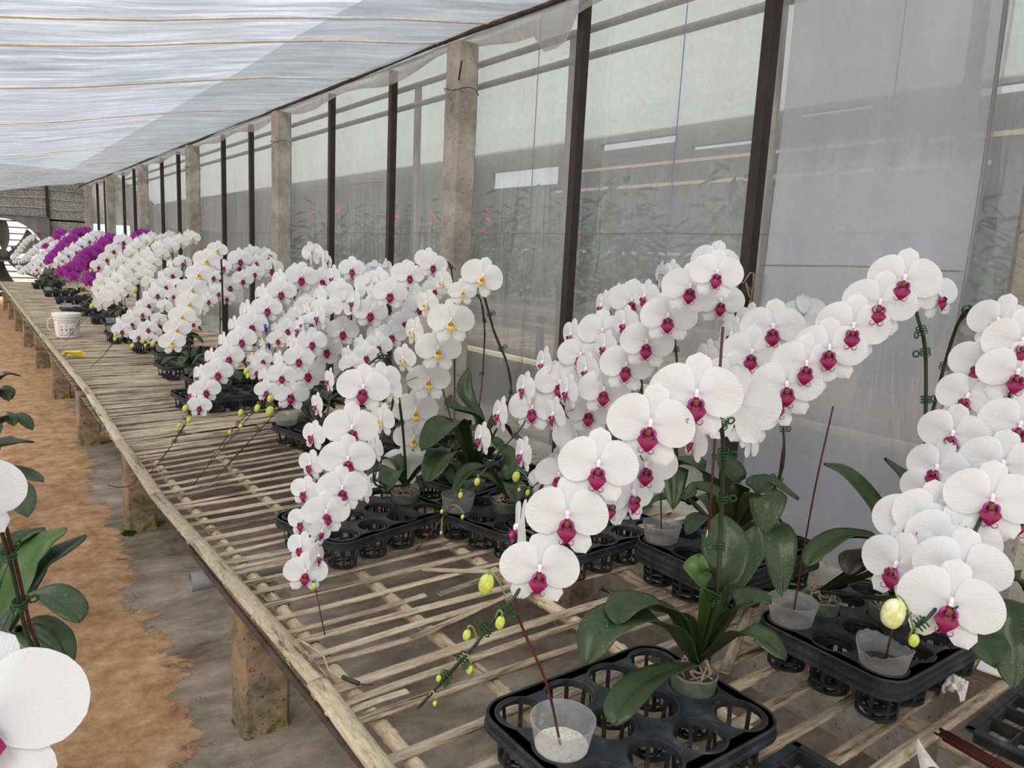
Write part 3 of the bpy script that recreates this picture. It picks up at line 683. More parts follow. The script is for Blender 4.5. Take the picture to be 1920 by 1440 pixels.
def cage_mesh():
    b = MB(); n = 24; zb = .004
    for k in range(8):
        a = 2*math.pi*k/8+.2; c_, s_ = math.cos(a), math.sin(a); r0, r1 = HR-.0005, HR-.0075
        R_ = Matrix.Rotation(a, 3, 'Z')
        P_ = [R_ @ V((r0+d, w_, TZ-.012)) for d, w_ in ((0, -.004), (.0022, -.004), (.0022, .004), (0, .004))]+[R_ @ V((r1+d, w_, zb)) for d, w_ in ((0, -.004), (.0022, -.004), (.0022, .004), (0, .004))]
        b.add(P_, [(0, 1, 5, 4), (1, 2, 6, 5), (2, 3, 7, 6), (3, 0, 4, 7)])
    for (z0, z1, r) in ((zb-.003, zb+.004, HR-.007),):
        b.lathe([(r, z0), (r+.003, z0), (r+.0035, z1), (r-.001, z1), (r-.006, z0+.002), (r, z0)], n)
    b.lathe([(r-.018, .001), (r-.014, .001), (r-.014, .004), (r-.018, .004), (r-.018, .001)], n)
    for k in range(4):
        a = 2*math.pi*k/4+.2; b.box((math.cos(a)*.028, math.sin(a)*.028, .0025), (.024, .006, .003), rot=Matrix.Rotation(a, 3, 'Z'))
    return b.mesh('pot_cage', [MAT['tray']], False)
TOPM = tray_top_mesh(); CAGE = cage_mesh()
HOLES = []                                              # free holes: (x, y, deck z)
def tray(x, y, deg, label, stack=0, holes=True, group='black round-hole pot trays'):
    z = .008+stack*.017
    t_ = thing('pot_tray', label, 'tray', (x, y, z), math.radians(deg), group)
    link('tray_deck', TOPM, t_)
    for i in range(4):
        for j in range(3): link('pot_cage', CAGE, t_, ((i-1.5)*PX, (j-1)*PY, 0))
    if holes:
        c_, s_ = math.cos(math.radians(deg)), math.sin(math.radians(deg))
        for i in range(4):
            for j in range(3):
                a, b_ = (i-1.5)*PX, (j-1)*PY; HOLES.append([x+a*c_-b_*s_, y+a*s_+b_*c_, z, False])
    return t_
def take(x, y):
    best = min((h for h in HOLES if not h[3]), key=lambda h: (h[0]-x)**2+(h[1]-y)**2); best[3] = True; return best
tray(.935, .84, 0, 'nearest black pot tray, holding the cup of white sand and the bagged orchid')
tray(1.655, .77, -1, 'lower of the two nested black trays at the right under the hanging blooms', 0, False); tray(1.655, .77, -1, 'upper of the two nested black trays at the right, holding two empty clear cups', 1)
tray(1.735, 1.245, 0, 'bottom tray of the stack at the film wall behind the nearest orchid', 0, False); tray(1.735, 1.245, 0.6, 'middle tray of the stack at the film wall behind the nearest orchid', 1, False)
tray(1.735, 1.245, 0, 'top tray of the stack at the film wall, with a clear cup at its corner', 2)
tray(1.53, 1.62, 3, 'single black tray seen between the low blooms and the stack at the film wall')
tray(1.435, 1.87, 14, 'black tray beside the bud-tipped stem, with a hazy cup at its left corner')
tray(.975, 2.05, 14, 'black tray under the two hanging flower columns, its near edge bare')
tray(1.56, 2.26, 14, 'black tray behind the yellow-lipped curtain near the concrete post')
tray(1.42, 2.72, 10, 'black tray hidden under the fullest middle sprays'); tray(1.36, 3.25, 12, 'black tray left of the middle sprays, with an empty frosted cup')
tray(1.72, 3.05, 8, 'black tray at the wall behind the middle sprays')
tray(1.12, 4.22, 4, 'black tray behind the low arch that ends by itself, half hidden'); tray(1.62, 4.2, 2, 'black tray near the wall between the middle sprays and the second cluster')
tray(1.30, 4.80, 3, 'black tray under the second flower cluster, with frosted cups on its left end'); tray(1.25, 5.35, 2, 'second tray under the second flower cluster')
FT = [(1.35, 6.0), (1.3, 6.7), (1.22, 7.4), (1.32, 8.2), (1.30, 9.1), (1.12, 10.1), (1.40, 10.8), (1.22, 11.9), (1.2, 13.4), (1.18, 15.4), (1.3, 16.5)]
FTL = ['under the white yellow-lipped arches', 'left of the white yellow-lipped arches', 'just beyond the white bucket', 'under the full purple arch', 'under the upper purple arch', 'with a white-frosted cup left of the purple blooms', 'behind the tray left of the purple blooms', 'low under the fine white spray', 'near the far end', 'below the second last white arch', 'at the very far end below the fan']
for (x, y), l in zip(FT, FTL): tray(x, y, 0, 'small distant black tray '+l)

# ---------------------------------------------------------------- clear cups
def cup_mesh(torn=0):
    b = MB(); n = 40; pr = [(.0005, .0015), (.034, .0015), (.0375, .002), (.039, .010), (.0425, .030), (.0455, .050), (.0475, .062), (.0490, .072), (.0500, .078), (.0505, .0785), (.0515, .086), (.0525, .0865), (.0535, .097), (.0555, .099), (.0555, .1015), (.053, .1005)]
    b.lathe(pr, n)
    if torn:
        r = random.Random(torn)
        for i, v_ in enumerate(b.v):
            k = i % n
            if v_[2] > .06: b.v[i] = (v_[0]*(1+.02*math.sin(k*.9)), v_[1]*(1+.02*math.cos(k*1.1)), v_[2]-(v_[2]-.06)*(.22+.22*math.sin(k*.31+torn)+.05*math.sin(k*2.3)))
    return b.mesh('cup', [MAT['cup']])
CUP = cup_mesh(); CUPT = cup_mesh(2)
def cup(x, y, label, fill=None, torn=0, stick=None, z=None):
    h = take(x, y) if z is None else [x, y, z]
    base = h[2]+.040
    t_ = thing('plastic_cup', label, 'cup', (h[0], h[1], base), 0, 'clear cups in the trays')
    link('cup_body', CUPT if torn else CUP, t_)
    if fill:
        b = MB(); r = .0455; zz = .054
        b.grid(lambda u, v: (r*v*math.cos(u*6.2832), r*v*math.sin(u*6.2832), zz+.006*(1-v)+.003*mnoise.noise(V((v*math.cos(u*6.28)*5, v*math.sin(u*6.28)*5, 1)))), 28, 8)
        b.lathe([(.037, .004), (.0405, .02), (.0455, zz)], 28); b.obj('sand' if fill == 'sand' else 'grit', MAT['sand' if fill == 'sand' else 'bark'], t_)
    if stick:
        b = MB(); pts = [V((.004, .0, .03))]+[V(p)-V((h[0], h[1], base)) for p in stick]; b.tube(catmull(pts, 6), .0022, 6); b.obj('support_stick', MAT['stick'], t_, label='dark red stick')
    return t_
cup(.767, .84, 'clear cup of white sand on the nearest tray, with a bent dark red stick', 'sand', 0, [(0.701, 0.808, 0.243), (0.666, 0.828, 0.333), (0.652, 0.833, 0.370), (0.652, 0.837, 0.392)])
cup(1.585, 1.36, 'clear ribbed cup with a dark stick, on the stack by the film wall', 'grit', 0, [(1.575, 1.37, .22), (1.56, 1.38, .40)])
cup(1.49, .877, 'clear cup with an upright dark stick, on the upper of the nested right trays', 'grit', 0, [(1.50, .87, .4), (1.52, .86, .62)])
cup(1.49, .66, 'torn clear cup at the near corner of the nested right trays', 'grit', 1, [(1.485, .655, .20)])
cup(1.279, 1.957, 'hazy clear cup with a long leaning stick, in front of the concrete post', 'grit', 0, [(1.26, 1.98, .3), (1.22, 2.02, .5)])
cup(1.383, 2.279, 'hazy clear cup half behind the big leaves of the yellow-lipped orchid', 'grit')
cup(1.178, 3.361, 'frosted empty cup left of the middle sprays above bare slats')
for x, y, l in ((1.2, 4.9, 'frosted cup at the left end of the tray under the second cluster'), (1.32, 4.95, 'second frosted cup in the tray under the second cluster'), (1.05, 4.3, 'frosted cup behind the low arch that ends by itself'),
                (1.2, 6.05, 'small frosted cup under the yellow-lipped arches'), (1.10, 6.75, 'small frosted cup left of the yellow-lipped arches'), (1.02, 7.4, 'left of two pale cups just beyond the bucket'), (1.18, 7.42, 'right of two pale cups just beyond the bucket'),
                (1.15, 8.2, 'pale cup under the full purple arch'), (.95, 10.1, 'pale cup on the tray left of the purple blooms'), (1.05, 13.4, 'pale cup near the far end of the bench')):
    cup(x, y, l)

# ---------------------------------------------------------------- orchid parts
def fan_surface(b, ctr, ang, rfun, nr, na, yfun, mi=0, spread=60, skew=0):
    """a petal as a fan about direction ang (degrees): rfun(q) radius for q in -1..1"""
    vs = [ctr]
    for i in range(1, nr+1):
        s = i/nr
        for j in range(na+1):
            q = -1+2*j/na; a = math.radians(ang+q*spread); R = rfun(q)*s
            x = R*math.cos(a); z = R*math.sin(a); vs.append((ctr[0]+x, ctr[1]+yfun(s, q, x, z), ctr[2]+z))
    fs = [(0, 1+j, 2+j) for j in range(na)]
    fs += [(1+(i-1)*(na+1)+j, 1+i*(na+1)+j, 2+i*(na+1)+j, 2+(i-1)*(na+1)+j) for i in range(1, nr) for j in range(na)]
    b.add(vs, fs, mi)
def interp(tb, x):
    for (a, va), (c, vc) in zip(tb, tb[1:]):
        if x <= c:
            k = (x-a)/(c-a) if c > a else 0; k = k*k*(3-2*k)*.35+k*.65; return va+(vc-va)*k
    return tb[-1][1]
# radius of the right petal by angle (deg), measured on the blooms
PET = [(-78, .03), (-66, .15), (-54, .255), (-42, .35), (-28, .435), (-12, .485), (2, .497), (16, .487), (30, .462), (44, .43), (58, .395), (70, .345), (80, .27), (88, .12), (92, .02)]
def flower_mesh(seed, kind, lod):
    r = random.Random(seed); b = MB(); nr, na = ((13, 26), (5, 12))[lod]
    cup_ = r.uniform(-.02, .05); wv = r.uniform(.006, .014)
    for sgn in (1, -1):
        k1, k2, ph = r.uniform(.96, 1.04), r.uniform(-.03, .03), r.uniform(0, 6)
        def rf(q, sgn=sgn, k1=k1):
            return interp(PET, 7+q*84)*k1
        def yf(s, q, x, z, ph=ph):
            rr = math.hypot(x, z)
            return -.012*math.sin(min(1, rr*5)*math.pi)*0-.035*math.exp(-((q+.12)/.35)**2)*math.sin(math.pi*min(1, s))*-.6 + (.16+cup_)*rr*rr*1.1 + wv*s**3*math.sin(7*q+ph) - .02 + .035*max(0, q)**2*s
        c0 = len(b.v)
        fan_surface(b, (.012, -.018, .0), 7, rf, nr, na, yf, 0, 84)
        if sgn < 0:
            for i in range(c0, len(b.v)): b.v[i] = (-b.v[i][0], b.v[i][1], b.v[i][2])
    # three sepals, behind the petals
    def sep(L_, w_, ang, y0, dy):
        nr2, na2 = ((9, 12), (4, 6))[lod]
        def f(u, v):
            s = v; hw = w_*math.sin(math.pi*min(1, (s*.86+.14))**.85)**.8 * (1 if s < .999 else .0)
            hw = w_*(s**.55)*(max(0, 1-s**3.2))**.5*1.18
            q = (u*2-1)*hw; a = math.radians(ang); x = math.cos(a)*s*L_-math.sin(a)*q; z = math.sin(a)*s*L_+math.cos(a)*q
            return (x, y0+dy*s*s-.25*q*q*-1+.02*math.sin(u*math.pi)*-1*s, z)
        b.grid(f, na2, nr2, 0)
    sep(.475*r.uniform(.96, 1.03), .185, 90+r.uniform(-3, 3), .012, .05)
    sep(.52, .17, -60+r.uniform(-4, 4), .016, .03); sep(.52, .17, -120+r.uniform(-4, 4), .016, .03)
    # column : a small white hood over the lip
    nu, nv = ((12, 8), (6, 5))[lod]
    b.ell((0, -.052, .028), (.027, .05, .052), 1, nu, nv, Matrix.Rotation(.5, 3, 'X')); b.ell((0, -.075, -.005), (.024, .026, .022), 1, nu, nv)
    b.tube([(0, .0, 0), (0, .05, -.005)], .018, 6, 2)
    mats = [MAT['petal_'+kind], MAT['column_p' if kind == 'p' else 'column'], MAT['pedicel']]
    return b.mesh('flower', mats)
def lip_mesh(kind, lod, seed=0):
    b = MB(); n1, n2 = ((9, 12), (5, 6))[lod]; r = random.Random(seed)
    # mid-lobe : arrow-shaped tongue reaching down and forward
    tab = [(0, .028), (.2, .05), (.42, .105), (.55, .122), (.68, .095), (.85, .058), (1, .022)]
    if kind == 'y': tab = [(0, .026), (.2, .04), (.42, .085), (.55, .10), (.7, .075), (.85, .045), (1, .016)]
    ln = .285 if kind != 'y' else .225
    def mid(u, v):
        w_ = interp(tab, v); x = (u*2-1)*w_; k = abs(u*2-1)
        return (x, -.055-.085*math.sin(v*2.3)+.030*k*k*(1 if v < .6 else .4)+.03*v*v, -.035-ln*v+.010*k)
    b.grid(mid, n1, n2, 0)
    # two side lobes curled up like ears round the throat
    for sg in (1, -1):
        def ear(u, v):
            a = -1.25+2.3*u; rad = .132*math.sin(math.pi*(.12+.80*v))**.6*(1-.15*u) if kind != 'y' else .098*math.sin(math.pi*(.12+.80*v))**.6
            cx, cz = .018, -.098; rr = rad*v
            x = cx+rr*math.cos(a)*.98; z = cz+rr*math.sin(a)*.9
            return (sg*x, -.06-.085*v*v-.02*math.cos(a*1.3), z+.01)
        b.grid(ear, n1, max(4, n2-4), 1)
    # callus
    b.ell((0, -.106, -.088), (.040, .032, .044), 2, (12, 6)[lod], (8, 4)[lod])
    if lod == 0:
        rr = random.Random(seed+4)
        for k in range(7): b.ell((rr.uniform(-.036, .036), -.132+rr.uniform(0, .012), -.090+rr.uniform(-.04, .035)), (.010, .010, .013), 2, 6, 4)
        for sg in (1, -1):     # tendrils at the tip
            b.tube(catmull([(sg*.012, -.10, -.295 if kind != 'y' else -.255), (sg*.05, -.12, -.325 if kind != 'y' else -.28), (sg*.085, -.135, -.30 if kind != 'y' else -.26), (sg*.08, -.14, -.265 if kind != 'y' else -.235), (sg*.06, -.135, -.27 if kind != 'y' else -.24)], 4), [.007]*4+[.0055]*4+[.004]*4+[.003]*4+[.003], 5, 0)
    return b.mesh('lip', [MAT['lip_'+kind], MAT['lobe_'+kind], MAT['callus_'+kind]])
FL = {(k, l): [flower_mesh(10*i+ord(k), k, l) for i in range(5 if l == 0 else 3)] for k in 'myp' for l in (0, 1)}
LIP = {(k, l): [lip_mesh(k, l, i) for i in range(2)] for k in 'myp' for l in (0, 1)}
def bud_mesh(pale=False):
    b = MB(); nu, nv = 20, 12
    def f(u, v):
        a = u*2*math.pi; ph = v*math.pi; s = math.sin(ph)**.85; rad = .40*s*(1+.055*abs(math.sin(a*2.5+v*.8))-.03)
        return (rad*math.cos(a), rad*math.sin(a)*.92, .5-.5*math.cos(ph)+(.02*math.cos(a*2)))
    b.grid(f, nu+1, nv+1); return b.mesh('bud', [MAT['bud_pale' if pale else 'bud']])
BUD = bud_mesh(); BUDP = bud_mesh(True)
def leaf_mesh(pts, width, up=V((0, 0, 1)), lod=0, red=False, fresh=False, name='leaf'):
    P = catmull(pts, (6, 4)[lod]); n = len(P); na = (4, 2)[lod]; b = MB(); top = []; bot = []
    for i, p in enumerate(P):
        s = i/(n-1); d = (P[min(i+1, n-1)]-P[max(i-1, 0)]).normalized(); sd = d.cross(up)
        if sd.length < .15: sd = d.cross(V((.77, -.6, 0)))
        sd.normalize(); nn = sd.cross(d).normalized()
        if nn.z < 0 and up.z > 0: nn, sd = -nn, -sd
        w_ = width/2*(.24+.76*min(1, s*1.5)**1.1)*(max(0, 1-max(0, (s-.5)/.5)**2.0))**.62
        w_ = max(w_, .0015); fold = .34*(1-s*.45)
        rt = []; rb = []
        for k in range(-na, na+1):
            q = k/na; th = .0011*(1-abs(q)*.6)+.0004; off = nn*(abs(q)*w_*fold - .12*w_*(1-q*q)*0+.003*math.sin(s*9+q*3)*abs(q))
            gv = nn*(-.0032*math.exp(-(q*5)**2))
            rt.append(p+sd*q*w_+off+gv+nn*th); rb.append(p+sd*q*w_+off+gv-nn*th)
        top.append(rt); bot.append(rb)
    m_ = 2*na+1; vs = []
    for i in range(n): vs += top[i]+bot[i][::-1]
    q = 2*m_
    fs = [(i*q+k, i*q+(k+1) % q, (i+1)*q+(k+1) % q, (i+1)*q+k) for i in range(n-1) for k in range(q)]+[tuple(range(q)), tuple((n-1)*q+k for k in range(q-1, -1, -1))]
    b.add(vs, fs); return b.mesh(name, [MAT['leaf_red' if red else 'leaf_fresh' if fresh else 'leaf']])
def clip_mesh():
    b = MB()
    for z in (-.004, 0, .004):
        b.tube([(.0065*math.cos(a), .0065*math.sin(a), z) for a in [k*.5236 for k in range(13)]], .0008, 5)
    for k in range(12):
        a = k*.5236; b.tube([(.0125+.0035*math.cos(a), .0, .0035*math.sin(a)), (.0125+.0055*math.cos(a), .0, .0055*math.sin(a))], .0009, 4)
    b.tube([(.0125+.0038*math.cos(a), 0, .0038*math.sin(a)) for a in [k*.5236 for k in range(13)]], .0009, 5); b.tube([(.0065, 0, 0), (.010, 0, 0)], .001, 4)
    return b.mesh('stem_clip', [MAT['clip']])
CLIP = clip_mesh()
def bagpot():
    b = MB(); n = 36
    pr = [(.034, 0), (.038, .01), (.0405, .035), (.042, .06), (.0435, .085), (.0445, .10), (.0460, .106), (.0435, .108)]
    b.lathe(pr, n)
    for i, v_ in enumerate(b.v):
        k = 1+.025*mnoise.noise(V(v_)*70)+.02*mnoise.noise(V(v_)*160); b.v[i] = (v_[0]*k, v_[1]*k, v_[2]+.004*mnoise.noise(V(v_)*50))
    return b.mesh('pot', [MAT['bag']])
BAG = bagpot()
def soil():
    b = MB(); b.lathe([(.033, .002), (.037, .012), (.0395, .035), (.041, .06), (.042, .088)], 24)
    b.grid(lambda u, v: (.042*v*math.cos(u*6.2832), .042*v*math.sin(u*6.2832), .088+.012*(1-v*v)+.004*mnoise.noise(V((v*math.cos(u*6.28)*9, v*math.sin(u*6.28)*9, 0)))), 24, 6)
    return b.mesh('potting_bark', [MAT['bark']])
SOIL = soil()
def roots_mesh(seed, n=26):
    r = random.Random(seed); b = MB()
    for k in range(n):
        a = r.uniform(0, 6.28); r0 = r.uniform(.004, .015); r1 = r.uniform(.022, .041); a2 = a+r.uniform(-1.2, 1.2); a3 = a2+r.uniform(-1, 1)
        h = r.uniform(.11, .13)
        b.tube(catmull([(r0*math.cos(a), r0*math.sin(a), .125), ((r0+r1)/2*math.cos(a), (r0+r1)/2*math.sin(a), h), (r1*math.cos(a2), r1*math.sin(a2), .108+r.uniform(-.002, .012)), (.8*r1*math.cos(a3), .8*r1*math.sin(a3), .098)], 4), r.uniform(.0016, .0026), 6)
    return b.mesh('roots', [MAT['root']])
ROOTS = [roots_mesh(i) for i in range(3)]

# the three kinds of purple, magenta-lipped and yellow-lipped plants, each flower where its spray carries it

PLANTS = [
{'label': 'white magenta-lipped orchid potted in the nearest tray, its huge flowers arching left over slats', 'pot': [1.15, 0.83, 0.085], 'sprays': [{'f': [[0.86, 0.7, 0.719, 0.132, -0.705, -0.707, 0.064, 4, 'm'], [0.809, 0.737, 0.671, 0.129, -0.781, -0.621, 0.068, 0, 'm'], [0.748, 0.779, 0.606, 0.118, -0.714, -0.694, 0.093, 2, 'm'], [0.711, 0.799, 0.527, 0.128, -0.66, -0.742, 0.121, -2, 'm'], [0.677, 0.817, 0.443, 0.12, -0.603, -0.783, 0.151, 2, 'm']], 't': [[0.644, 0.832, 0.398], [0.623, 0.842, 0.371], [0.59, 0.856, 0.322], [0.563, 0.869, 0.288], [0.543, 0.878, 0.261], [0.518, 0.891, 0.228]], 'b': [[0.605, 0.852, 0.421, 0.03], [0.618, 0.83, 0.365, 0.019], [0.577, 0.857, 0.344, 0.016], [0.577, 0.846, 0.293, 0.013], [0.539, 0.871, 0.278, 0.01], [0.532, 0.868, 0.241, 0.008]], 'stem': 1}, {'f': [[1.015, 0.742, 0.687, 0.139, 0.889, 0.455, -0.047, 0, 'm'], [0.879, 0.806, 0.582, 0.11, -0.572, -0.813, 0.105, 0, 'm'], [0.849, 0.805, 0.539, 0.104, -0.038, -0.991, 0.125, 5, 'm'], [0.81, 0.816, 0.528, 0.09, -0.217, -0.967, 0.13, 0, 'm'], [0.687, 0.883, 0.483, 0.106, -0.88, 0.474, -0.031, 0, 'm'], [0.909, 0.735, 0.635, 0.066, -0.949, 0.315, -0.018, 10, 'm']], 't': [], 'b': [], 'stem': 0}], 'leaves': [[[[1.15, 0.83, 0.19], [0.991, 0.779, 0.291], [0.896, 0.784, 0.34], [0.818, 0.824, 0.376]], 0.055], [[[1.15, 0.83, 0.18], [0.916, 0.742, 0.332], [0.842, 0.743, 0.376], [0.782, 0.739, 0.386], [0.754, 0.72, 0.374]], 0.065], [[[1.145, 0.825, 0.165], [0.896, 0.729, 0.32], [0.81, 0.727, 0.366], [0.735, 0.732, 0.367], [0.693, 0.718, 0.33]], 0.085], [[[1.14, 0.82, 0.15], [0.895, 0.696, 0.277], [0.774, 0.665, 0.307], [0.683, 0.634, 0.313], [0.66, 0.622, 0.3]], 0.055], [[[1.15, 0.83, 0.17], [0.999, 0.744, 0.338], [0.978, 0.758, 0.386], [0.983, 0.762, 0.424]], 0.062], [[[1.16, 0.84, 0.17], [1.073, 0.778, 0.337], [1.099, 0.798, 0.406], [1.11, 0.825, 0.455]], 0.1], [[[1.16, 0.83, 0.17], [1.054, 0.736, 0.308], [1.084, 0.719, 0.336], [1.094, 0.687, 0.341]], 0.07], [[[1.16, 0.82, 0.16], [1.009, 0.692, 0.301], [1.011, 0.643, 0.314], [1.005, 0.595, 0.305]], 0.06], [[[1.16, 0.84, 0.17], [1.121, 0.787, 0.311], [1.185, 0.802, 0.366], [1.216, 0.814, 0.416]], 0.065]], 'nl': 6, 'pt': 'bag', 'seed': 1, 'lod': 0, 'rise': [[1.001, 0.734, 0.352], [0.999, 0.737, 0.485], [0.977, 0.729, 0.609], [0.94, 0.72, 0.68]], 'group': None},
{'label': 'white magenta-lipped orchid in a tall crowded arch, highest bloom beside the nearest steel post', 'pot': [1.72, 1.275, 0.085], 'sprays': [{'f': [[1.289, 1.024, 0.896, 0.111, -0.714, -0.7, 0.006, 6, 'm'], [1.366, 1.095, 0.914, 0.116, -1.032, -0.337, -0.014, 8, 'm'], [1.293, 1.096, 0.862, 0.122, -0.763, -0.647, 0.008, 2, 'm'], [1.371, 1.163, 0.861, 0.119, -0.747, -0.665, 0.022, 0, 'm'], [1.3, 1.158, 0.792, 0.125, -0.747, -0.665, 0.022, 0, 'm'], [1.377, 1.228, 0.792, 0.124, -0.32, -0.868, 0.052, -8, 'm'], [1.306, 1.223, 0.724, 0.13, -0.729, -0.683, 0.034, 0, 'm'], [1.38, 1.294, 0.724, 0.123, -0.027, -0.916, 0.067, 8, 'm'], [1.31, 1.289, 0.659, 0.129, -0.712, -0.701, 0.046, 0, 'm'], [1.38, 1.363, 0.654, 0.126, 1.003, 0.328, -0.026, 0, 'm'], [1.307, 1.358, 0.586, 0.132, -0.692, -0.719, 0.058, 0, 'm'], [1.383, 1.428, 0.583, 0.126, -0.956, -0.413, 0.042, -8, 'm'], [1.318, 1.418, 0.518, 0.133, -0.728, -0.683, 0.065, 0, 'm'], [1.393, 1.488, 0.507, 0.13, -0.667, -0.741, 0.082, 8, 'm'], [1.328, 1.475, 0.435, 0.137, -0.717, -0.693, 0.077, 0, 'm'], [1.394, 1.548, 0.401, 0.126, -0.248, -0.932, 0.113, 0, 'm'], [1.324, 1.535, 0.309, 0.133, -0.725, -0.682, 0.095, 4, 'm'], [1.392, 1.614, 0.316, 0.105, 0.031, -0.965, 0.113, -8, 'm'], [1.333, 1.602, 0.266, 0.111, -0.858, -0.507, 0.081, 10, 'm']], 't': [[1.307, 1.619, 0.259], [1.288, 1.626, 0.22], [1.277, 1.63, 0.203]], 'b': [[1.252, 1.639, 0.287, 0.029], [1.276, 1.612, 0.243, 0.017], [1.256, 1.628, 0.25, 0.012]], 'stem': 1}, {'f': [[1.563, 1.222, 0.824, 0.121, -0.694, -0.719, 0.021, -4, 'm'], [1.471, 1.31, 0.886, 0.086, -0.967, 0.25, -0.041, 0, 'm'], [1.417, 1.343, 0.826, 0.098, -0.992, 0.126, -0.032, 0, 'm'], [1.375, 1.367, 0.755, 0.102, -0.993, 0.119, -0.026, 0, 'm'], [1.333, 1.391, 0.693, 0.098, -0.994, 0.111, -0.021, 0, 'm'], [1.295, 1.413, 0.63, 0.103, -0.994, 0.105, -0.015, 0, 'm'], [1.255, 1.437, 0.572, 0.099, -0.991, 0.13, -0.012, 0, 'm'], [1.226, 1.452, 0.509, 0.103, -0.992, 0.126, -0.007, 0, 'm'], [1.156, 1.488, 0.404, 0.099, -0.993, 0.116, 0.003, 0, 'm'], [1.477, 1.355, 0.884, 0.08, -0.362, 0.931, -0.048, 0, 'm'], [1.564, 1.288, 0.84, 0.12, -0.995, -0.097, -0.021, 0, 'm']], 't': [], 'b': [], 'stem': 0}], 'leaves': [], 'nl': 6, 'pt': 'bag', 'seed': 2, 'lod': 0, 'rise': [[1.526, 1.275, 0.338], [1.525, 1.31, 0.625], [1.508, 1.317, 0.781], [1.544, 1.249, 0.883]], 'group': None},
{'label': 'white magenta-lipped orchid in a low arch whose green-bud tail ends above the middle trays', 'pot': [1.35, 1.83, 0.085], 'sprays': [{'f': [[1.438, 1.414, 0.811, 0.122, -0.736, -0.676, 0.014, 0, 'm'], [1.481, 1.477, 0.802, 0.125, -0.964, -0.408, 0.007, 8, 'm'], [1.382, 1.459, 0.724, 0.131, -0.712, -0.701, 0.029, 0, 'm'], [1.432, 1.519, 0.723, 0.122, -0.668, -0.743, 0.042, 0, 'm'], [1.343, 1.496, 0.656, 0.128, -0.693, -0.72, 0.041, 0, 'm'], [1.392, 1.556, 0.648, 0.131, -0.246, -0.938, 0.072, -8, 'm'], [1.304, 1.531, 0.576, 0.138, -0.674, -0.737, 0.054, 0, 'm'], [1.343, 1.599, 0.57, 0.124, 0.043, -0.978, 0.085, 8, 'm'], [1.25, 1.577, 0.501, 0.13, -0.673, -0.737, 0.065, 0, 'm']], 't': [[1.223, 1.587, 0.448], [1.191, 1.601, 0.405], [1.167, 1.613, 0.376], [1.121, 1.633, 0.306], [1.073, 1.658, 0.256], [1.031, 1.676, 0.191]], 'b': [[1.103, 1.619, 0.298, 0.021], [1.064, 1.64, 0.259, 0.017], [1.065, 1.627, 0.201, 0.013], [1.02, 1.663, 0.213, 0.012], [1.015, 1.655, 0.155, 0.01]], 'stem': 1}, {'f': [[1.455, 1.49, 0.816, 0.084, -0.978, 0.205, -0.036, 0, 'm'], [1.423, 1.508, 0.789, 0.097, -0.955, 0.294, -0.038, 0, 'm'], [1.35, 1.545, 0.706, 0.097, -0.981, 0.194, -0.029, 0, 'm'], [1.283, 1.579, 0.625, 0.101, -0.988, 0.154, -0.021, 0, 'm'], [1.236, 1.599, 0.555, 0.101, -0.999, 0.047, -0.007, 0, 'm'], [1.177, 1.628, 0.481, 0.105, -0.99, 0.142, -0.009, 0, 'm'], [1.132, 1.647, 0.413, 0.101, -0.978, 0.208, -0.011, 0, 'm']], 't': [], 'b': [], 'stem': 0}], 'leaves': [], 'nl': 6, 'pt': 'bag', 'seed': 3, 'lod': 0, 'rise': [[1.57, 1.514, 0.431], [1.603, 1.539, 0.666], [1.567, 1.528, 0.793]], 'group': None},
{'label': 'white magenta-lipped orchid in the highest arch at right, before the plain film sheet', 'pot': [1.653, 0.835, 0.085], 'sprays': [{'f': [[1.394, 0.682, 0.902, 0.125, -0.868, -0.496, 0.003, 4, 'm'], [1.368, 0.708, 0.856, 0.127, -0.873, -0.488, 0.012, 2, 'm'], [1.338, 0.737, 0.81, 0.128, -0.876, -0.482, 0.021, 0, 'm'], [1.311, 0.763, 0.766, 0.129, -0.864, -0.503, 0.031, 0, 'm'], [1.286, 0.792, 0.733, 0.124, -0.814, -0.579, 0.043, 0, 'm'], [1.265, 0.815, 0.69, 0.131, -0.757, -0.651, 0.058, 0, 'm'], [1.258, 0.83, 0.658, 0.116, -0.575, -0.814, 0.079, 0, 'm'], [1.221, 0.866, 0.623, 0.117, -0.814, -0.577, 0.065, 0, 'm']], 't': [], 'b': [], 'stem': 1}, {'f': [[1.537, 0.683, 0.874, 0.096, -0.311, -0.949, 0.048, -10, 'm'], [1.375, 0.779, 0.846, 0.088, -0.328, 0.943, -0.061, 0, 'm'], [1.199, 0.837, 0.583, 0.069, 0.889, -0.457, 0.034, -30, 'm']], 't': [], 'b': [], 'stem': 0}], 'leaves': [[[[1.653, 0.835, 0.15], [1.51, 0.679, 0.333], [1.51, 0.735, 0.419], [1.493, 0.799, 0.485], [1.477, 0.84, 0.502]], 0.095], [[[1.653, 0.835, 0.15], [1.579, 0.675, 0.379], [1.598, 0.718, 0.469], [1.584, 0.764, 0.52]], 0.09], [[[1.653, 0.835, 0.14], [1.466, 0.693, 0.365], [1.415, 0.735, 0.383], [1.343, 0.758, 0.356], [1.308, 0.754, 0.334]], 0.06], [[[1.653, 0.835, 0.14], [1.456, 0.695, 0.338], [1.421, 0.721, 0.338], [1.392, 0.713, 0.314]], 0.06], [[[1.653, 0.835, 0.14], [1.403, 0.6, 0.299], [1.409, 0.545, 0.3]], 0.07]], 'nl': 6, 'pt': 'bag', 'seed': 4, 'lod': 0, 'rise': [[1.464, 0.614, 0.464], [1.472, 0.642, 0.625], [1.459, 0.656, 0.768], [1.431, 0.664, 0.828]], 'group': None},
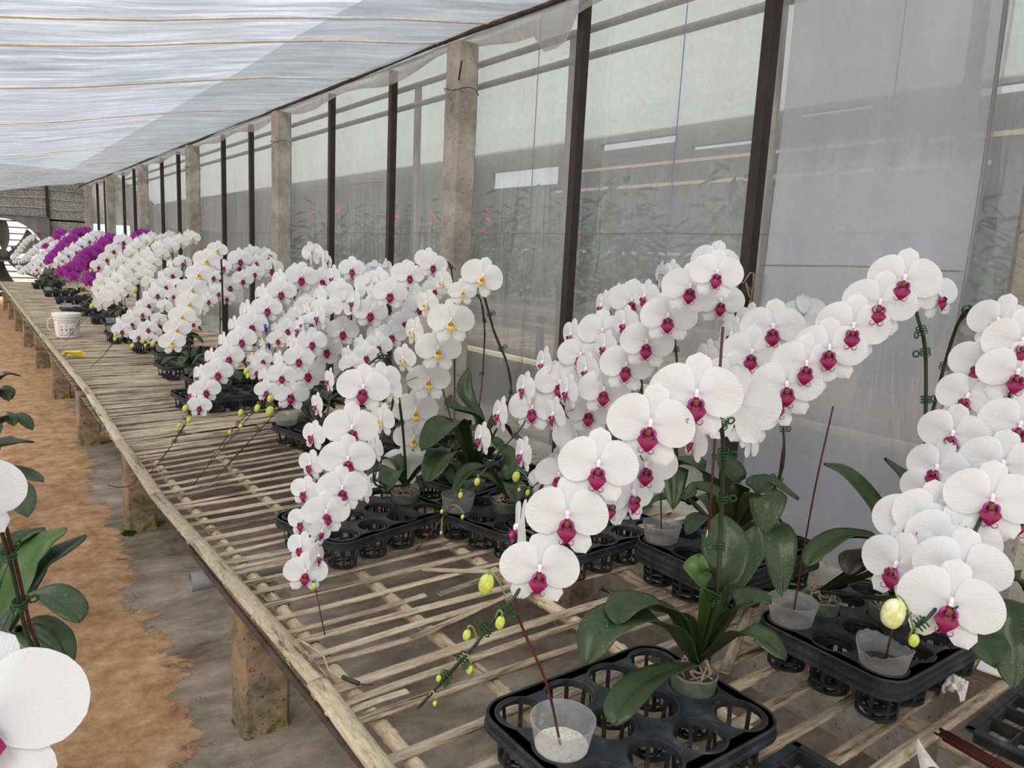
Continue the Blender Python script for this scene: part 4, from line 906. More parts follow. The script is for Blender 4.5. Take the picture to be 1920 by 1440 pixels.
{'label': 'white magenta-lipped orchid in a short arch right of the tallest crowded one', 'pot': [1.6, 1.17, 0.085], 'sprays': [{'f': [[1.405, 0.952, 0.786, 0.133, -0.828, -0.561, 0.023, 0, 'm'], [1.373, 0.977, 0.728, 0.126, -0.814, -0.579, 0.036, 0, 'm'], [1.341, 1.002, 0.674, 0.119, -0.846, -0.531, 0.042, 0, 'm']], 't': [], 'b': [], 'stem': 1}, {'f': [[1.552, 0.975, 0.812, 0.104, 0.963, 0.268, 0.001, 10, 'm'], [1.462, 1.053, 0.789, 0.092, -0.975, 0.22, -0.03, 0, 'm'], [1.438, 1.079, 0.755, 0.097, -0.963, 0.267, -0.03, 0, 'm'], [1.423, 1.096, 0.705, 0.098, -0.964, 0.265, -0.027, 0, 'm'], [1.408, 1.121, 0.698, 0.094, -0.939, 0.343, -0.032, 0, 'm']], 't': [], 'b': [], 'stem': 0}], 'leaves': [[[[1.6, 1.17, 0.15], [1.341, 0.92, 0.401], [1.359, 0.894, 0.46], [1.393, 0.838, 0.435]], 0.075], [[[1.6, 1.17, 0.15], [1.329, 0.906, 0.413], [1.303, 0.856, 0.444], [1.276, 0.838, 0.378]], 0.085], [[[1.6, 1.17, 0.15], [1.352, 0.903, 0.356], [1.297, 0.82, 0.371], [1.264, 0.774, 0.274]], 0.085], [[[1.6, 1.17, 0.15], [1.299, 0.951, 0.398], [1.271, 1.004, 0.43], [1.246, 1.017, 0.405]], 0.06], [[[1.6, 1.17, 0.15], [1.354, 1.042, 0.426], [1.335, 1.123, 0.445], [1.283, 1.08, 0.355]], 0.08], [[[1.6, 1.17, 0.15], [1.357, 0.961, 0.411], [1.353, 1.002, 0.474], [1.347, 1.036, 0.491]], 0.07]], 'nl': 6, 'pt': 'bag', 'seed': 5, 'lod': 0, 'rise': [[1.5, 0.959, 0.428], [1.498, 0.971, 0.603], [1.493, 0.981, 0.75]], 'group': None},
{'label': 'white magenta-lipped orchid cascading down the right edge, pale bud below its lowest flower', 'pot': [1.758, 0.73, 0.085], 'sprays': [{'f': [[1.377, 0.473, 0.811, 0.114, -0.882, -0.471, 0.033, 0, 'm'], [1.364, 0.468, 0.762, 0.114, -0.882, -0.47, 0.046, 0, 'm'], [1.358, 0.45, 0.679, 0.117, -0.901, -0.429, 0.066, 4, 'm'], [1.328, 0.454, 0.616, 0.125, -0.923, -0.378, 0.077, 0, 'm'], [1.343, 0.428, 0.573, 0.113, -0.889, -0.448, 0.099, 4, 'm'], [1.332, 0.425, 0.542, 0.112, -0.888, -0.447, 0.108, 0, 'm']], 't': [], 'b': [], 'stem': 1}, {'f': [[1.213, 0.422, 0.586, 0.125, -0.906, -0.412, 0.096, 0, 'm'], [1.135, 0.417, 0.496, 0.127, -0.932, -0.343, 0.116, 0, 'm'], [1.081, 0.406, 0.461, 0.129, -0.917, -0.376, 0.136, 4, 'm']], 't': [[1.056, 0.42, 0.441], [1.04, 0.429, 0.424], [1.032, 0.432, 0.412]], 'b': [[1.006, 0.446, 0.448, 0.039], [1.027, 0.423, 0.412, 0.017]], 'stem': 1}, {'f': [[1.396, 0.516, 0.839, 0.103, -0.999, 0.035, -0.013, 4, 'm'], [1.368, 0.524, 0.768, 0.105, -1.0, 0.027, -0.001, 6, 'm'], [1.351, 0.528, 0.712, 0.106, -1.0, -0.016, 0.012, 4, 'm'], [1.329, 0.533, 0.649, 0.11, -0.999, -0.022, 0.024, 2, 'm'], [1.307, 0.54, 0.59, 0.107, -0.999, -0.008, 0.032, 4, 'm'], [1.296, 0.542, 0.55, 0.101, -0.998, -0.052, 0.045, 4, 'm']], 't': [], 'b': [], 'stem': 1}, {'f': [[1.179, 0.51, 0.524, 0.122, -0.973, -0.217, 0.078, 0, 'm'], [1.196, 0.489, 0.541, 0.121, -0.803, -0.583, 0.121, 0, 'm'], [1.134, 0.506, 0.466, 0.113, -0.997, 0.057, 0.051, 6, 'm'], [1.17, 0.474, 0.502, 0.119, -0.958, -0.269, 0.095, 0, 'm'], [1.185, 0.454, 0.516, 0.127, -0.89, -0.441, 0.117, 0, 'm']], 't': [], 'b': [], 'stem': 0}], 'leaves': [[[[1.758, 0.73, 0.14], [1.333, 0.468, 0.324], [1.259, 0.412, 0.338], [1.226, 0.385, 0.33]], 0.07], [[[1.758, 0.73, 0.15], [1.663, 0.536, 0.314], [1.678, 0.496, 0.298], [1.683, 0.463, 0.276]], 0.09], [[[1.758, 0.73, 0.14], [1.486, 0.481, 0.329], [1.42, 0.435, 0.296], [1.388, 0.407, 0.23]], 0.08], [[[1.758, 0.73, 0.14], [1.364, 0.501, 0.291], [1.317, 0.485, 0.287]], 0.05]], 'nl': 6, 'pt': 'bag', 'seed': 6, 'lod': 0, 'rise': [[1.744, 0.517, 0.515], [1.759, 0.526, 0.732], [1.684, 0.537, 0.879]], 'group': None},
{'label': 'yellow-lipped white orchid hanging as a curtain before the tall concrete post', 'pot': [1.47, 2.1, 0.085], 'sprays': [{'f': [[1.122, 1.665, 0.855, 0.116, -0.344, -0.939, 0.019, 14, 'y'], [1.121, 1.758, 0.809, 0.081, -0.537, -0.843, 0.015, 0, 'y'], [1.133, 1.833, 0.721, 0.134, -0.526, -0.85, 0.029, 0, 'y'], [1.14, 1.91, 0.629, 0.14, -0.512, -0.858, 0.043, 0, 'y'], [1.151, 1.982, 0.522, 0.142, -0.501, -0.863, 0.058, 0, 'y'], [1.153, 2.06, 0.411, 0.148, -0.457, -0.887, 0.074, 0, 'y'], [1.181, 2.118, 0.302, 0.14, -0.455, -0.886, 0.087, 2, 'y'], [1.187, 2.193, 0.189, 0.147, -0.412, -0.905, 0.102, 4, 'y'], [1.166, 2.292, 0.099, 0.161, -0.451, -0.886, 0.108, 0, 'y']], 't': [[1.156, 2.287, 0.041], [1.115, 2.219, 0.041]], 'b': [[1.138, 2.266, 0.036, 0.019]], 'stem': 1}, {'f': [[1.201, 1.997, 0.827, 0.09, -0.994, -0.104, -0.032, 0, 'y'], [1.148, 1.996, 0.758, 0.101, -0.993, -0.111, -0.025, 0, 'y'], [1.099, 1.988, 0.675, 0.1, -1.0, -0.02, -0.022, 0, 'y'], [1.059, 1.973, 0.594, 0.099, -0.992, -0.123, -0.008, 0, 'y'], [1.015, 1.961, 0.506, 0.104, -0.992, -0.128, 0.003, 0, 'y'], [0.976, 1.945, 0.418, 0.103, -0.972, -0.234, 0.022, 0, 'y'], [0.945, 1.925, 0.341, 0.09, -0.991, -0.135, 0.023, 0, 'y'], [0.901, 1.907, 0.227, 0.09, -0.989, -0.14, 0.037, 0, 'y']], 't': [], 'b': [], 'stem': 0}], 'leaves': [[[[1.47, 2.1, 0.15], [1.293, 2.02, 0.35], [1.199, 1.967, 0.37], [1.091, 1.91, 0.317]], 0.12], [[[1.47, 2.1, 0.15], [1.432, 2.099, 0.32], [1.423, 2.19, 0.419], [1.465, 2.24, 0.506]], 0.07], [[[1.47, 2.1, 0.14], [1.247, 1.975, 0.275], [1.153, 1.917, 0.266], [1.099, 1.885, 0.222]], 0.1], [[[1.47, 2.1, 0.15], [1.378, 2.021, 0.36], [1.308, 2.082, 0.4], [1.33, 2.136, 0.434]], 0.06], [[[1.47, 2.1, 0.14], [1.462, 2.077, 0.321], [1.557, 2.084, 0.389], [1.626, 2.098, 0.401]], 0.07], [[[1.47, 2.1, 0.14], [1.417, 1.975, 0.274], [1.428, 1.896, 0.236], [1.382, 1.859, 0.198]], 0.09]], 'nl': 6, 'pt': 'bag', 'seed': 7, 'lod': 0, 'rise': [[1.527, 2.055, 0.445], [1.461, 2.085, 0.659], [1.383, 2.046, 0.797]], 'group': None},
{'label': 'white magenta-lipped orchid dropping in two columns almost onto the slats, left of the yellow-lipped curtain', 'pot': [1.118, 2.04, 0.085], 'sprays': [{'f': [[0.852, 1.701, 0.584, 0.099, 0.015, -0.997, 0.07, 0, 'm'], [0.8, 1.703, 0.565, 0.129, -0.424, -0.903, 0.062, 6, 'm'], [0.759, 1.681, 0.468, 0.142, -0.286, -0.954, 0.085, 2, 'm'], [0.737, 1.651, 0.399, 0.134, -0.406, -0.909, 0.097, 0, 'm'], [0.711, 1.625, 0.335, 0.122, -0.305, -0.946, 0.113, 4, 'm'], [0.667, 1.615, 0.285, 0.115, -0.224, -0.967, 0.124, 6, 'm'], [0.644, 1.592, 0.248, 0.068, 0.339, -0.934, 0.11, 30, 'm'], [0.624, 1.564, 0.201, 0.076, 0.722, -0.688, 0.067, 20, 'm']], 't': [], 'b': [], 'stem': 1}, {'f': [[0.761, 1.829, 0.567, 0.068, -0.998, 0.056, -0.015, 0, 'm'], [0.719, 1.806, 0.508, 0.071, -1.0, 0.01, -0.005, 0, 'm'], [0.695, 1.768, 0.439, 0.083, -0.923, -0.383, 0.038, 0, 'm'], [0.674, 1.729, 0.374, 0.081, -0.922, -0.384, 0.051, 0, 'm'], [0.647, 1.696, 0.318, 0.082, -0.783, -0.616, 0.085, 6, 'm'], [0.625, 1.658, 0.256, 0.078, -0.781, -0.617, 0.1, 6, 'm'], [0.609, 1.619, 0.208, 0.079, -0.78, -0.616, 0.113, 4, 'm'], [0.601, 1.573, 0.165, 0.099, -0.448, -0.882, 0.149, 8, 'm']], 't': [[0.615, 1.557, 0.134]], 'b': [[0.609, 1.541, 0.14, 0.015]], 'stem': 1}], 'leaves': [], 'nl': 5, 'pt': 'bag', 'seed': 8, 'lod': 0, 'rise': [[0.947, 1.938, 0.237], [1.027, 1.985, 0.448], [1.011, 1.959, 0.568]], 'group': None},
{'label': 'white magenta-lipped orchid whose top bloom nearly touches the tall concrete post', 'pot': [1.39, 2.45, 0.085], 'sprays': [{'f': [[1.318, 2.263, 0.874, 0.097, -0.503, -0.864, 0.003, 4, 'm'], [1.361, 2.384, 0.888, 0.099, -0.773, -0.547, -0.013, 8, 'm'], [1.301, 2.396, 0.832, 0.104, -0.477, -0.879, 0.009, 0, 'm'], [1.347, 2.512, 0.83, 0.121, -0.455, -0.89, 0.017, 0, 'm'], [1.288, 2.521, 0.76, 0.127, -0.455, -0.89, 0.017, 0, 'm'], [1.33, 2.638, 0.753, 0.13, -0.051, -1.066, 0.045, -8, 'm'], [1.268, 2.648, 0.679, 0.136, -0.432, -0.902, 0.026, 0, 'm'], [1.292, 2.777, 0.668, 0.118, 0.212, -1.081, 0.059, 8, 'm'], [1.22, 2.796, 0.59, 0.124, -0.462, -0.886, 0.033, 0, 'm'], [1.259, 2.913, 0.578, 0.124, 0.733, 0.505, -0.014, 0, 'm'], [1.203, 2.919, 0.501, 0.13, -0.443, -0.895, 0.041, 0, 'm'], [1.235, 3.038, 0.475, 0.135, -0.665, -0.595, 0.029, -8, 'm'], [1.171, 3.049, 0.386, 0.143, -0.358, -0.932, 0.055, 0, 'm'], [1.206, 3.165, 0.36, 0.15, -0.338, -0.939, 0.065, 8, 'm'], [1.144, 3.175, 0.272, 0.157, -0.338, -0.939, 0.065, 4, 'm']], 't': [[1.104, 3.192, 0.213], [1.061, 3.212, 0.155], [0.976, 3.253, 0.046], [0.759, 2.883, 0.037]], 'b': [[1.052, 3.185, 0.194, 0.045]], 'stem': 1}, {'f': [[1.309, 2.669, 0.795, 0.121, -0.852, -0.524, -0.015, 0, 'm'], [1.229, 2.711, 0.712, 0.128, -0.998, 0.061, -0.035, 0, 'm'], [1.115, 2.783, 0.649, 0.121, -0.998, 0.053, -0.032, 0, 'm'], [1.194, 2.737, 0.71, 0.113, 0.555, 0.832, -0.014, 0, 'm'], [1.273, 2.692, 0.779, 0.113, 0.846, 0.534, 0.013, 0, 'm'], [1.062, 2.816, 0.617, 0.091, -0.965, 0.258, -0.039, 0, 'm']], 't': [], 'b': [], 'stem': 0}], 'leaves': [], 'nl': 6, 'pt': 'bag', 'seed': 9, 'lod': 0, 'rise': [[1.679, 2.664, 0.271], [1.67, 2.684, 0.639], [1.594, 2.597, 0.864]], 'group': None},
{'label': 'shaded white magenta-lipped orchid behind the spray that nearly touches the concrete post', 'pot': [1.55, 2.45, 0.085], 'sprays': [{'f': [[1.538, 2.62, 0.772, 0.098, -0.506, -0.862, 0.015, 0, 'm'], [1.483, 2.688, 0.746, 0.11, -0.936, -0.072, -0.025, 0, 'm'], [1.557, 2.671, 0.772, 0.11, 0.143, -1.047, 0.049, -8, 'm'], [1.468, 2.616, 0.704, 0.116, -0.489, -0.872, 0.023, 0, 'm'], [1.413, 2.685, 0.682, 0.112, -0.926, -0.077, -0.02, 0, 'm'], [1.488, 2.667, 0.707, 0.112, -0.088, -1.047, 0.048, -8, 'm'], [1.401, 2.611, 0.643, 0.118, -0.473, -0.881, 0.03, 0, 'm'], [1.348, 2.679, 0.626, 0.111, -0.917, -0.082, -0.016, 0, 'm'], [1.422, 2.661, 0.652, 0.111, -0.457, -0.889, 0.037, -8, 'm'], [1.34, 2.604, 0.594, 0.117, -0.457, -0.889, 0.037, 0, 'm'], [1.291, 2.67, 0.581, 0.103, -0.907, -0.087, -0.013, 0, 'm'], [1.36, 2.656, 0.606, 0.103, -0.741, -0.563, 0.017, -8, 'm'], [1.281, 2.597, 0.553, 0.108, -0.442, -0.896, 0.042, 0, 'm'], [1.233, 2.662, 0.542, 0.102, -0.898, -0.091, -0.01, 0, 'm'], [1.301, 2.649, 0.567, 0.102, 0.773, 0.487, -0.016, -8, 'm'], [1.226, 2.589, 0.517, 0.107, -0.427, -0.903, 0.047, 0, 'm'], [1.177, 2.654, 0.505, 0.097, -0.888, -0.096, -0.007, 0, 'm'], [1.242, 2.643, 0.53, 0.097, 0.203, -1.076, 0.071, -8, 'm'], [1.167, 2.583, 0.479, 0.102, -0.411, -0.91, 0.052, 0, 'm']], 't': [[1.114, 2.612, 0.428], [1.078, 2.63, 0.385]], 'b': [], 'stem': 1}], 'leaves': [], 'nl': 6, 'pt': 'bag', 'seed': 10, 'lod': 0, 'rise': [[1.841, 2.696, 0.398], [1.795, 2.673, 0.731]], 'group': None},
{'label': 'white magenta-lipped orchid topped by two paired blooms between middle posts, five green buds below', 'pot': [1.4, 2.85, 0.085], 'sprays': [{'f': [[1.314, 2.927, 0.835, 0.113, -0.347, -0.938, 0.01, 0, 'm'], [1.256, 2.982, 0.795, 0.113, -0.879, -0.1, -0.028, 0, 'm'], [1.328, 2.965, 0.822, 0.113, 0.214, -1.082, 0.045, -8, 'm'], [1.249, 2.891, 0.739, 0.119, -0.7, -0.714, 0.0, 0, 'm'], [1.185, 2.954, 0.714, 0.1, -0.866, -0.106, -0.023, 0, 'm'], [1.251, 2.942, 0.739, 0.1, 0.0, -1.089, 0.044, -8, 'm'], [1.165, 2.877, 0.672, 0.105, -0.82, -0.572, -0.003, 0, 'm'], [1.117, 2.929, 0.651, 0.095, -0.859, -0.108, -0.019, 0, 'm'], [1.179, 2.919, 0.676, 0.095, -0.363, -0.931, 0.033, -8, 'm'], [1.109, 2.843, 0.614, 0.1, -0.521, -0.853, 0.025, 0, 'm'], [1.073, 2.886, 0.591, 0.108, -0.859, -0.108, -0.014, 0, 'm'], [1.142, 2.871, 0.616, 0.108, -0.67, -0.594, 0.016, -8, 'm'], [1.087, 2.784, 0.552, 0.113, -0.363, -0.931, 0.041, 0, 'm'], [1.028, 2.843, 0.529, 0.109, -0.849, -0.112, -0.009, 0, 'm'], [1.098, 2.828, 0.554, 0.109, 0.704, 0.516, -0.018, -8, 'm'], [1.023, 2.756, 0.491, 0.115, -0.347, -0.936, 0.049, 0, 'm'], [0.962, 2.816, 0.468, 0.1, -0.837, -0.116, -0.004, 0, 'm'], [1.026, 2.805, 0.492, 0.1, 0.267, -1.102, 0.075, -8, 'm'], [0.949, 2.735, 0.431, 0.106, -0.327, -0.943, 0.057, 0, 'm'], [0.897, 2.79, 0.414, 0.085, -0.825, -0.119, 0.0, 0, 'm'], [0.952, 2.784, 0.437, 0.085, 0.061, -1.109, 0.078, -8, 'm'], [0.883, 2.711, 0.382, 0.089, -0.405, -0.912, 0.06, 0, 'm']], 't': [[0.858, 2.719, 0.329], [0.817, 2.74, 0.286], [0.763, 2.765, 0.216], [0.691, 2.795, 0.098]], 'b': [[0.843, 2.693, 0.319, 0.028], [0.793, 2.726, 0.3, 0.024], [0.883, 2.671, 0.356, 0.027], [0.79, 2.718, 0.251, 0.018], [0.756, 2.738, 0.226, 0.016]], 'stem': 1}, {'f': [[1.435, 2.962, 0.832, 0.092, -0.127, -0.992, 0.022, 0, 'm'], [1.392, 2.991, 0.82, 0.092, -0.997, 0.063, -0.042, 0, 'm'], [1.479, 2.931, 0.841, 0.092, 0.997, -0.07, 0.043, 0, 'm'], [1.264, 3.096, 0.866, 0.1, 0.997, -0.054, 0.046, 20, 'm']], 't': [], 'b': [], 'stem': 0}], 'leaves': [], 'nl': 6, 'pt': 'bag', 'seed': 11, 'lod': 0, 'rise': [[1.403, 3.139, 0.353], [1.445, 3.188, 0.74], [1.412, 3.1, 0.804]], 'group': None},
{'label': 'thin white magenta-lipped orchid with two low green buds, between two fuller middle arches', 'pot': [1.3, 3.2, 0.085], 'sprays': [{'f': [[1.386, 3.427, 0.768, 0.129, -0.282, -0.959, 0.017, 0, 'm'], [1.344, 3.474, 0.746, 0.1, -0.863, -0.107, -0.027, 0, 'm'], [1.409, 3.463, 0.772, 0.1, 0.235, -1.091, 0.046, -8, 'm'], [1.346, 3.381, 0.706, 0.105, -0.37, -0.929, 0.019, 0, 'm'], [1.293, 3.437, 0.687, 0.098, -0.855, -0.11, -0.024, 0, 'm'], [1.357, 3.426, 0.713, 0.098, 0.017, -1.095, 0.043, -8, 'm'], [1.284, 3.353, 0.651, 0.103, -0.358, -0.934, 0.024, 0, 'm'], [1.232, 3.408, 0.631, 0.101, -0.848, -0.113, -0.02, 0, 'm'], [1.296, 3.396, 0.657, 0.101, -0.346, -0.938, 0.03, -8, 'm'], [1.226, 3.321, 0.595, 0.106, -0.346, -0.938, 0.03, 0, 'm'], [1.174, 3.376, 0.58, 0.099, -0.841, -0.115, -0.017, 0, 'm'], [1.238, 3.365, 0.605, 0.099, -0.644, -0.604, 0.011, -8, 'm'], [1.17, 3.29, 0.548, 0.105, -0.335, -0.942, 0.035, 0, 'm'], [1.123, 3.342, 0.535, 0.086, -0.834, -0.117, -0.014, 0, 'm'], [1.179, 3.336, 0.56, 0.086, 0.683, 0.524, -0.01, -8, 'm'], [1.114, 3.26, 0.505, 0.09, -0.323, -0.946, 0.04, 0, 'm'], [1.058, 3.314, 0.47, 0.084, -0.823, -0.121, -0.008, 0, 'm'], [1.112, 3.309, 0.495, 0.084, 0.284, -1.108, 0.07, -8, 'm'], [1.039, 3.234, 0.42, 0.089, -0.306, -0.951, 0.049, 0, 'm'], [0.999, 3.281, 0.406, 0.085, -0.819, -0.122, -0.005, 0, 'm'], [1.054, 3.275, 0.43, 0.085, 0.071, -1.113, 0.07, -8, 'm'], [0.998, 3.193, 0.378, 0.09, -0.298, -0.953, 0.055, 0, 'm']], 't': [], 'b': [[0.952, 3.187, 0.378, 0.028], [0.957, 3.179, 0.359, 0.024]], 'stem': 1}], 'leaves': [], 'nl': 6, 'pt': 'bag', 'seed': 12, 'lod': 0, 'rise': [[1.449, 3.5, 0.431], [1.439, 3.505, 0.722]], 'group': None},
{'label': 'white magenta-lipped orchid in a slim arch ending low over bare slats, buds at tip', 'pot': [1.27, 3.42, 0.085], 'sprays': [{'f': [[1.271, 3.389, 0.78, 0.142, -0.351, -0.936, 0.012, 2, 'm'], [1.189, 3.468, 0.753, 0.128, -0.837, -0.117, -0.027, 0, 'm'], [1.268, 3.446, 0.78, 0.128, 0.267, -1.103, 0.046, -8, 'm'], [1.176, 3.39, 0.711, 0.135, -0.328, -0.945, 0.018, 0, 'm'], [1.105, 3.46, 0.681, 0.128, -0.827, -0.12, -0.023, 0, 'm'], [1.184, 3.438, 0.707, 0.128, 0.058, -1.11, 0.044, -8, 'm'], [1.106, 3.372, 0.636, 0.135, -0.311, -0.95, 0.026, 0, 'm'], [1.032, 3.443, 0.607, 0.128, -0.816, -0.123, -0.018, 0, 'm'], [1.11, 3.422, 0.633, 0.128, -0.293, -0.955, 0.034, -8, 'm'], [1.031, 3.357, 0.563, 0.135, -0.293, -0.955, 0.034, 0, 'm'], [0.969, 3.421, 0.539, 0.121, -0.808, -0.126, -0.014, 0, 'm'], [1.043, 3.402, 0.565, 0.121, -0.595, -0.62, 0.016, -8, 'm'], [0.976, 3.33, 0.501, 0.128, -0.281, -0.959, 0.04, 0, 'm'], [0.912, 3.394, 0.473, 0.117, -0.799, -0.128, -0.009, 0, 'm'], [0.983, 3.377, 0.498, 0.117, 0.634, 0.539, -0.017, -8, 'm'], [0.914, 3.306, 0.43, 0.123, -0.266, -0.963, 0.048, 0, 'm'], [0.851, 3.37, 0.405, 0.123, -0.791, -0.13, -0.005, 0, 'm'], [0.925, 3.351, 0.431, 0.123, 0.324, -1.119, 0.074, -8, 'm'], [0.859, 3.278, 0.368, 0.129, -0.253, -0.966, 0.055, 0, 'm'], [0.798, 3.34, 0.34, 0.113, -0.782, -0.132, -0.0, 0, 'm'], [0.866, 3.325, 0.365, 0.113, 0.124, -1.127, 0.078, -8, 'm'], [0.803, 3.251, 0.299, 0.119, -0.239, -0.969, 0.063, 0, 'm'], [0.758, 3.302, 0.275, 0.097, -0.778, -0.133, 0.004, 0, 'm'], [0.817, 3.292, 0.3, 0.097, -0.232, -0.97, 0.07, -8, 'm'], [0.766, 3.21, 0.238, 0.102, -0.232, -0.97, 0.07, 0, 'm']], 't': [[0.735, 3.226, 0.204], [0.707, 3.236, 0.15], [0.68, 3.246, 0.103], [0.659, 3.254, 0.064], [0.591, 3.126, 0.044]], 'b': [[0.709, 3.211, 0.229, 0.03], [0.719, 3.195, 0.183, 0.026], [0.685, 3.215, 0.158, 0.02]], 'stem': 1}, {'f': [[1.374, 3.525, 0.89, 0.122, 0.814, 0.581, 0.027, 10, 'm'], [1.425, 3.479, 0.852, 0.103, 0.986, 0.164, 0.04, -10, 'm'], [1.365, 3.525, 0.859, 0.103, -0.965, 0.258, -0.049, 0, 'm']], 't': [], 'b': [], 'stem': 0}], 'leaves': [], 'nl': 6, 'pt': 'bag', 'seed': 13, 'lod': 0, 'rise': [[1.32, 3.673, 0.495], [1.35, 3.643, 0.765]], 'group': None},
{'label': 'white magenta-lipped orchid at the right of the second cluster, before two steel posts', 'pot': [1.37, 4.3, 0.085], 'sprays': [{'f': [[1.538, 4.658, 0.848, 0.102, -0.161, -0.987, 0.012, 0, 'm'], [1.474, 4.724, 0.843, 0.096, -0.819, -0.123, -0.035, 0, 'm'], [1.534, 4.715, 0.869, 0.096, 0.289, -1.11, 0.036, -8, 'm'], [1.456, 4.65, 0.818, 0.101, -0.299, -0.954, 0.006, 0, 'm'], [1.368, 4.737, 0.833, 0.139, -0.808, -0.126, -0.036, 0, 'm'], [1.451, 4.711, 0.86, 0.139, 0.086, -1.119, 0.025, -8, 'm'], [1.362, 4.659, 0.831, 0.146, -0.281, -0.96, 0.005, 0, 'm'], [1.29, 4.716, 0.759, 0.123, -0.801, -0.128, -0.028, 0, 'm'], [1.365, 4.696, 0.785, 0.123, -0.269, -0.963, 0.017, -8, 'm'], [1.289, 4.617, 0.67, 0.13, -0.269, -0.963, 0.017, 0, 'm'], [1.222, 4.682, 0.657, 0.103, -0.792, -0.13, -0.026, 0, 'm'], [1.285, 4.671, 0.683, 0.103, -0.571, -0.627, -0.003, -8, 'm'], [1.211, 4.603, 0.627, 0.109, -0.254, -0.967, 0.02, 0, 'm'], [1.16, 4.656, 0.615, 0.086, -0.786, -0.132, -0.024, 0, 'm'], [1.214, 4.651, 0.64, 0.086, 0.615, 0.545, 0.004, -8, 'm'], [1.153, 4.574, 0.585, 0.091, -0.244, -0.969, 0.023, 0, 'm'], [1.105, 4.624, 0.569, 0.085, -0.78, -0.133, -0.022, 0, 'm'], [1.158, 4.619, 0.594, 0.085, 0.337, -1.123, 0.053, -8, 'm'], [1.102, 4.538, 0.536, 0.09, -0.236, -0.971, 0.027, 0, 'm']], 't': [], 'b': [], 'stem': 1}, {'f': [[1.48, 4.435, 0.787, 0.137, -0.317, -0.949, 0.008, 0, 'm'], [1.381, 4.44, 0.758, 0.108, -0.297, -0.955, 0.011, 0, 'm'], [1.308, 4.423, 0.719, 0.125, -0.284, -0.959, 0.014, 0, 'm']], 't': [], 'b': [], 'stem': 0}], 'leaves': [], 'nl': 6, 'pt': 'bag', 'seed': 14, 'lod': 1, 'rise': None, 'group': None},
{'label': 'yellow-lipped white orchid in a single large-flowered column, foremost in the second cluster', 'pot': [1.15, 4.4, 0.085], 'sprays': [{'f': [[1.101, 4.168, 0.881, 0.105, -0.164, -0.986, 0.006, 6, 'y'], [1.036, 4.133, 0.826, 0.136, -0.243, -0.97, 0.006, 0, 'y'], [0.983, 4.086, 0.754, 0.138, -0.234, -0.972, 0.012, 0, 'y'], [0.937, 4.033, 0.68, 0.139, -0.226, -0.974, 0.019, 0, 'y'], [0.908, 3.968, 0.613, 0.13, -0.223, -0.975, 0.025, 0, 'y'], [0.861, 3.918, 0.551, 0.128, -0.215, -0.976, 0.03, 0, 'y'], [0.825, 3.86, 0.495, 0.127, -0.209, -0.977, 0.036, 0, 'y'], [0.788, 3.804, 0.437, 0.121, -0.142, -0.989, 0.044, 0, 'y']], 't': [], 'b': [], 'stem': 1}], 'leaves': [], 'nl': 6, 'pt': 'bag', 'seed': 15, 'lod': 0, 'rise': None, 'group': None},
{'label': 'white magenta-lipped orchid tucked directly right of the large yellow-lipped column', 'pot': [1.25, 4.65, 0.085], 'sprays': [{'f': [[1.252, 4.605, 0.783, 0.092, -0.425, -0.905, -0.0, 0, 'm'], [1.188, 4.647, 0.765, 0.097, -0.789, -0.131, -0.031, 0, 'm'], [1.248, 4.638, 0.79, 0.097, 0.326, -1.121, 0.042, -8, 'm'], [1.177, 4.548, 0.727, 0.102, -0.314, -0.949, 0.01, 0, 'm'], [1.151, 4.559, 0.693, 0.091, -0.793, -0.13, -0.027, 0, 'm'], [1.208, 4.552, 0.718, 0.091, 0.109, -1.125, 0.039, -8, 'm'], [1.173, 4.432, 0.64, 0.096, -0.256, -0.967, 0.02, 0, 'm'], [1.114, 4.472, 0.629, 0.09, -0.786, -0.132, -0.024, 0, 'm'], [1.17, 4.465, 0.654, 0.09, -0.244, -0.969, 0.023, -8, 'm'], [1.103, 4.374, 0.599, 0.094, -0.244, -0.969, 0.023, 0, 'm'], [1.035, 4.418, 0.576, 0.081, -0.775, -0.135, -0.021, 0, 'm'], [1.086, 4.415, 0.6, 0.081, -0.546, -0.633, 0.005, -8, 'm'], [1.01, 4.329, 0.534, 0.085, -0.227, -0.973, 0.029, 0, 'm'], [0.978, 4.348, 0.518, 0.079, -0.775, -0.134, -0.018, 0, 'm'], [1.027, 4.346, 0.543, 0.079, 0.599, 0.548, -0.004, -8, 'm'], [0.987, 4.235, 0.485, 0.083, -0.227, -0.973, 0.033, 0, 'm']], 't': [], 'b': [], 'stem': 1}, {'f': [[1.303, 4.669, 0.668, 0.102, -0.269, -0.963, 0.017, 0, 'm'], [1.337, 4.527, 0.715, 0.108, -0.283, -0.959, 0.014, 0, 'm'], [1.225, 4.462, 0.608, 0.098, -0.114, -0.993, 0.029, 0, 'm']], 't': [], 'b': [], 'stem': 0}], 'leaves': [], 'nl': 6, 'pt': 'bag', 'seed': 16, 'lod': 1, 'rise': None, 'group': None},
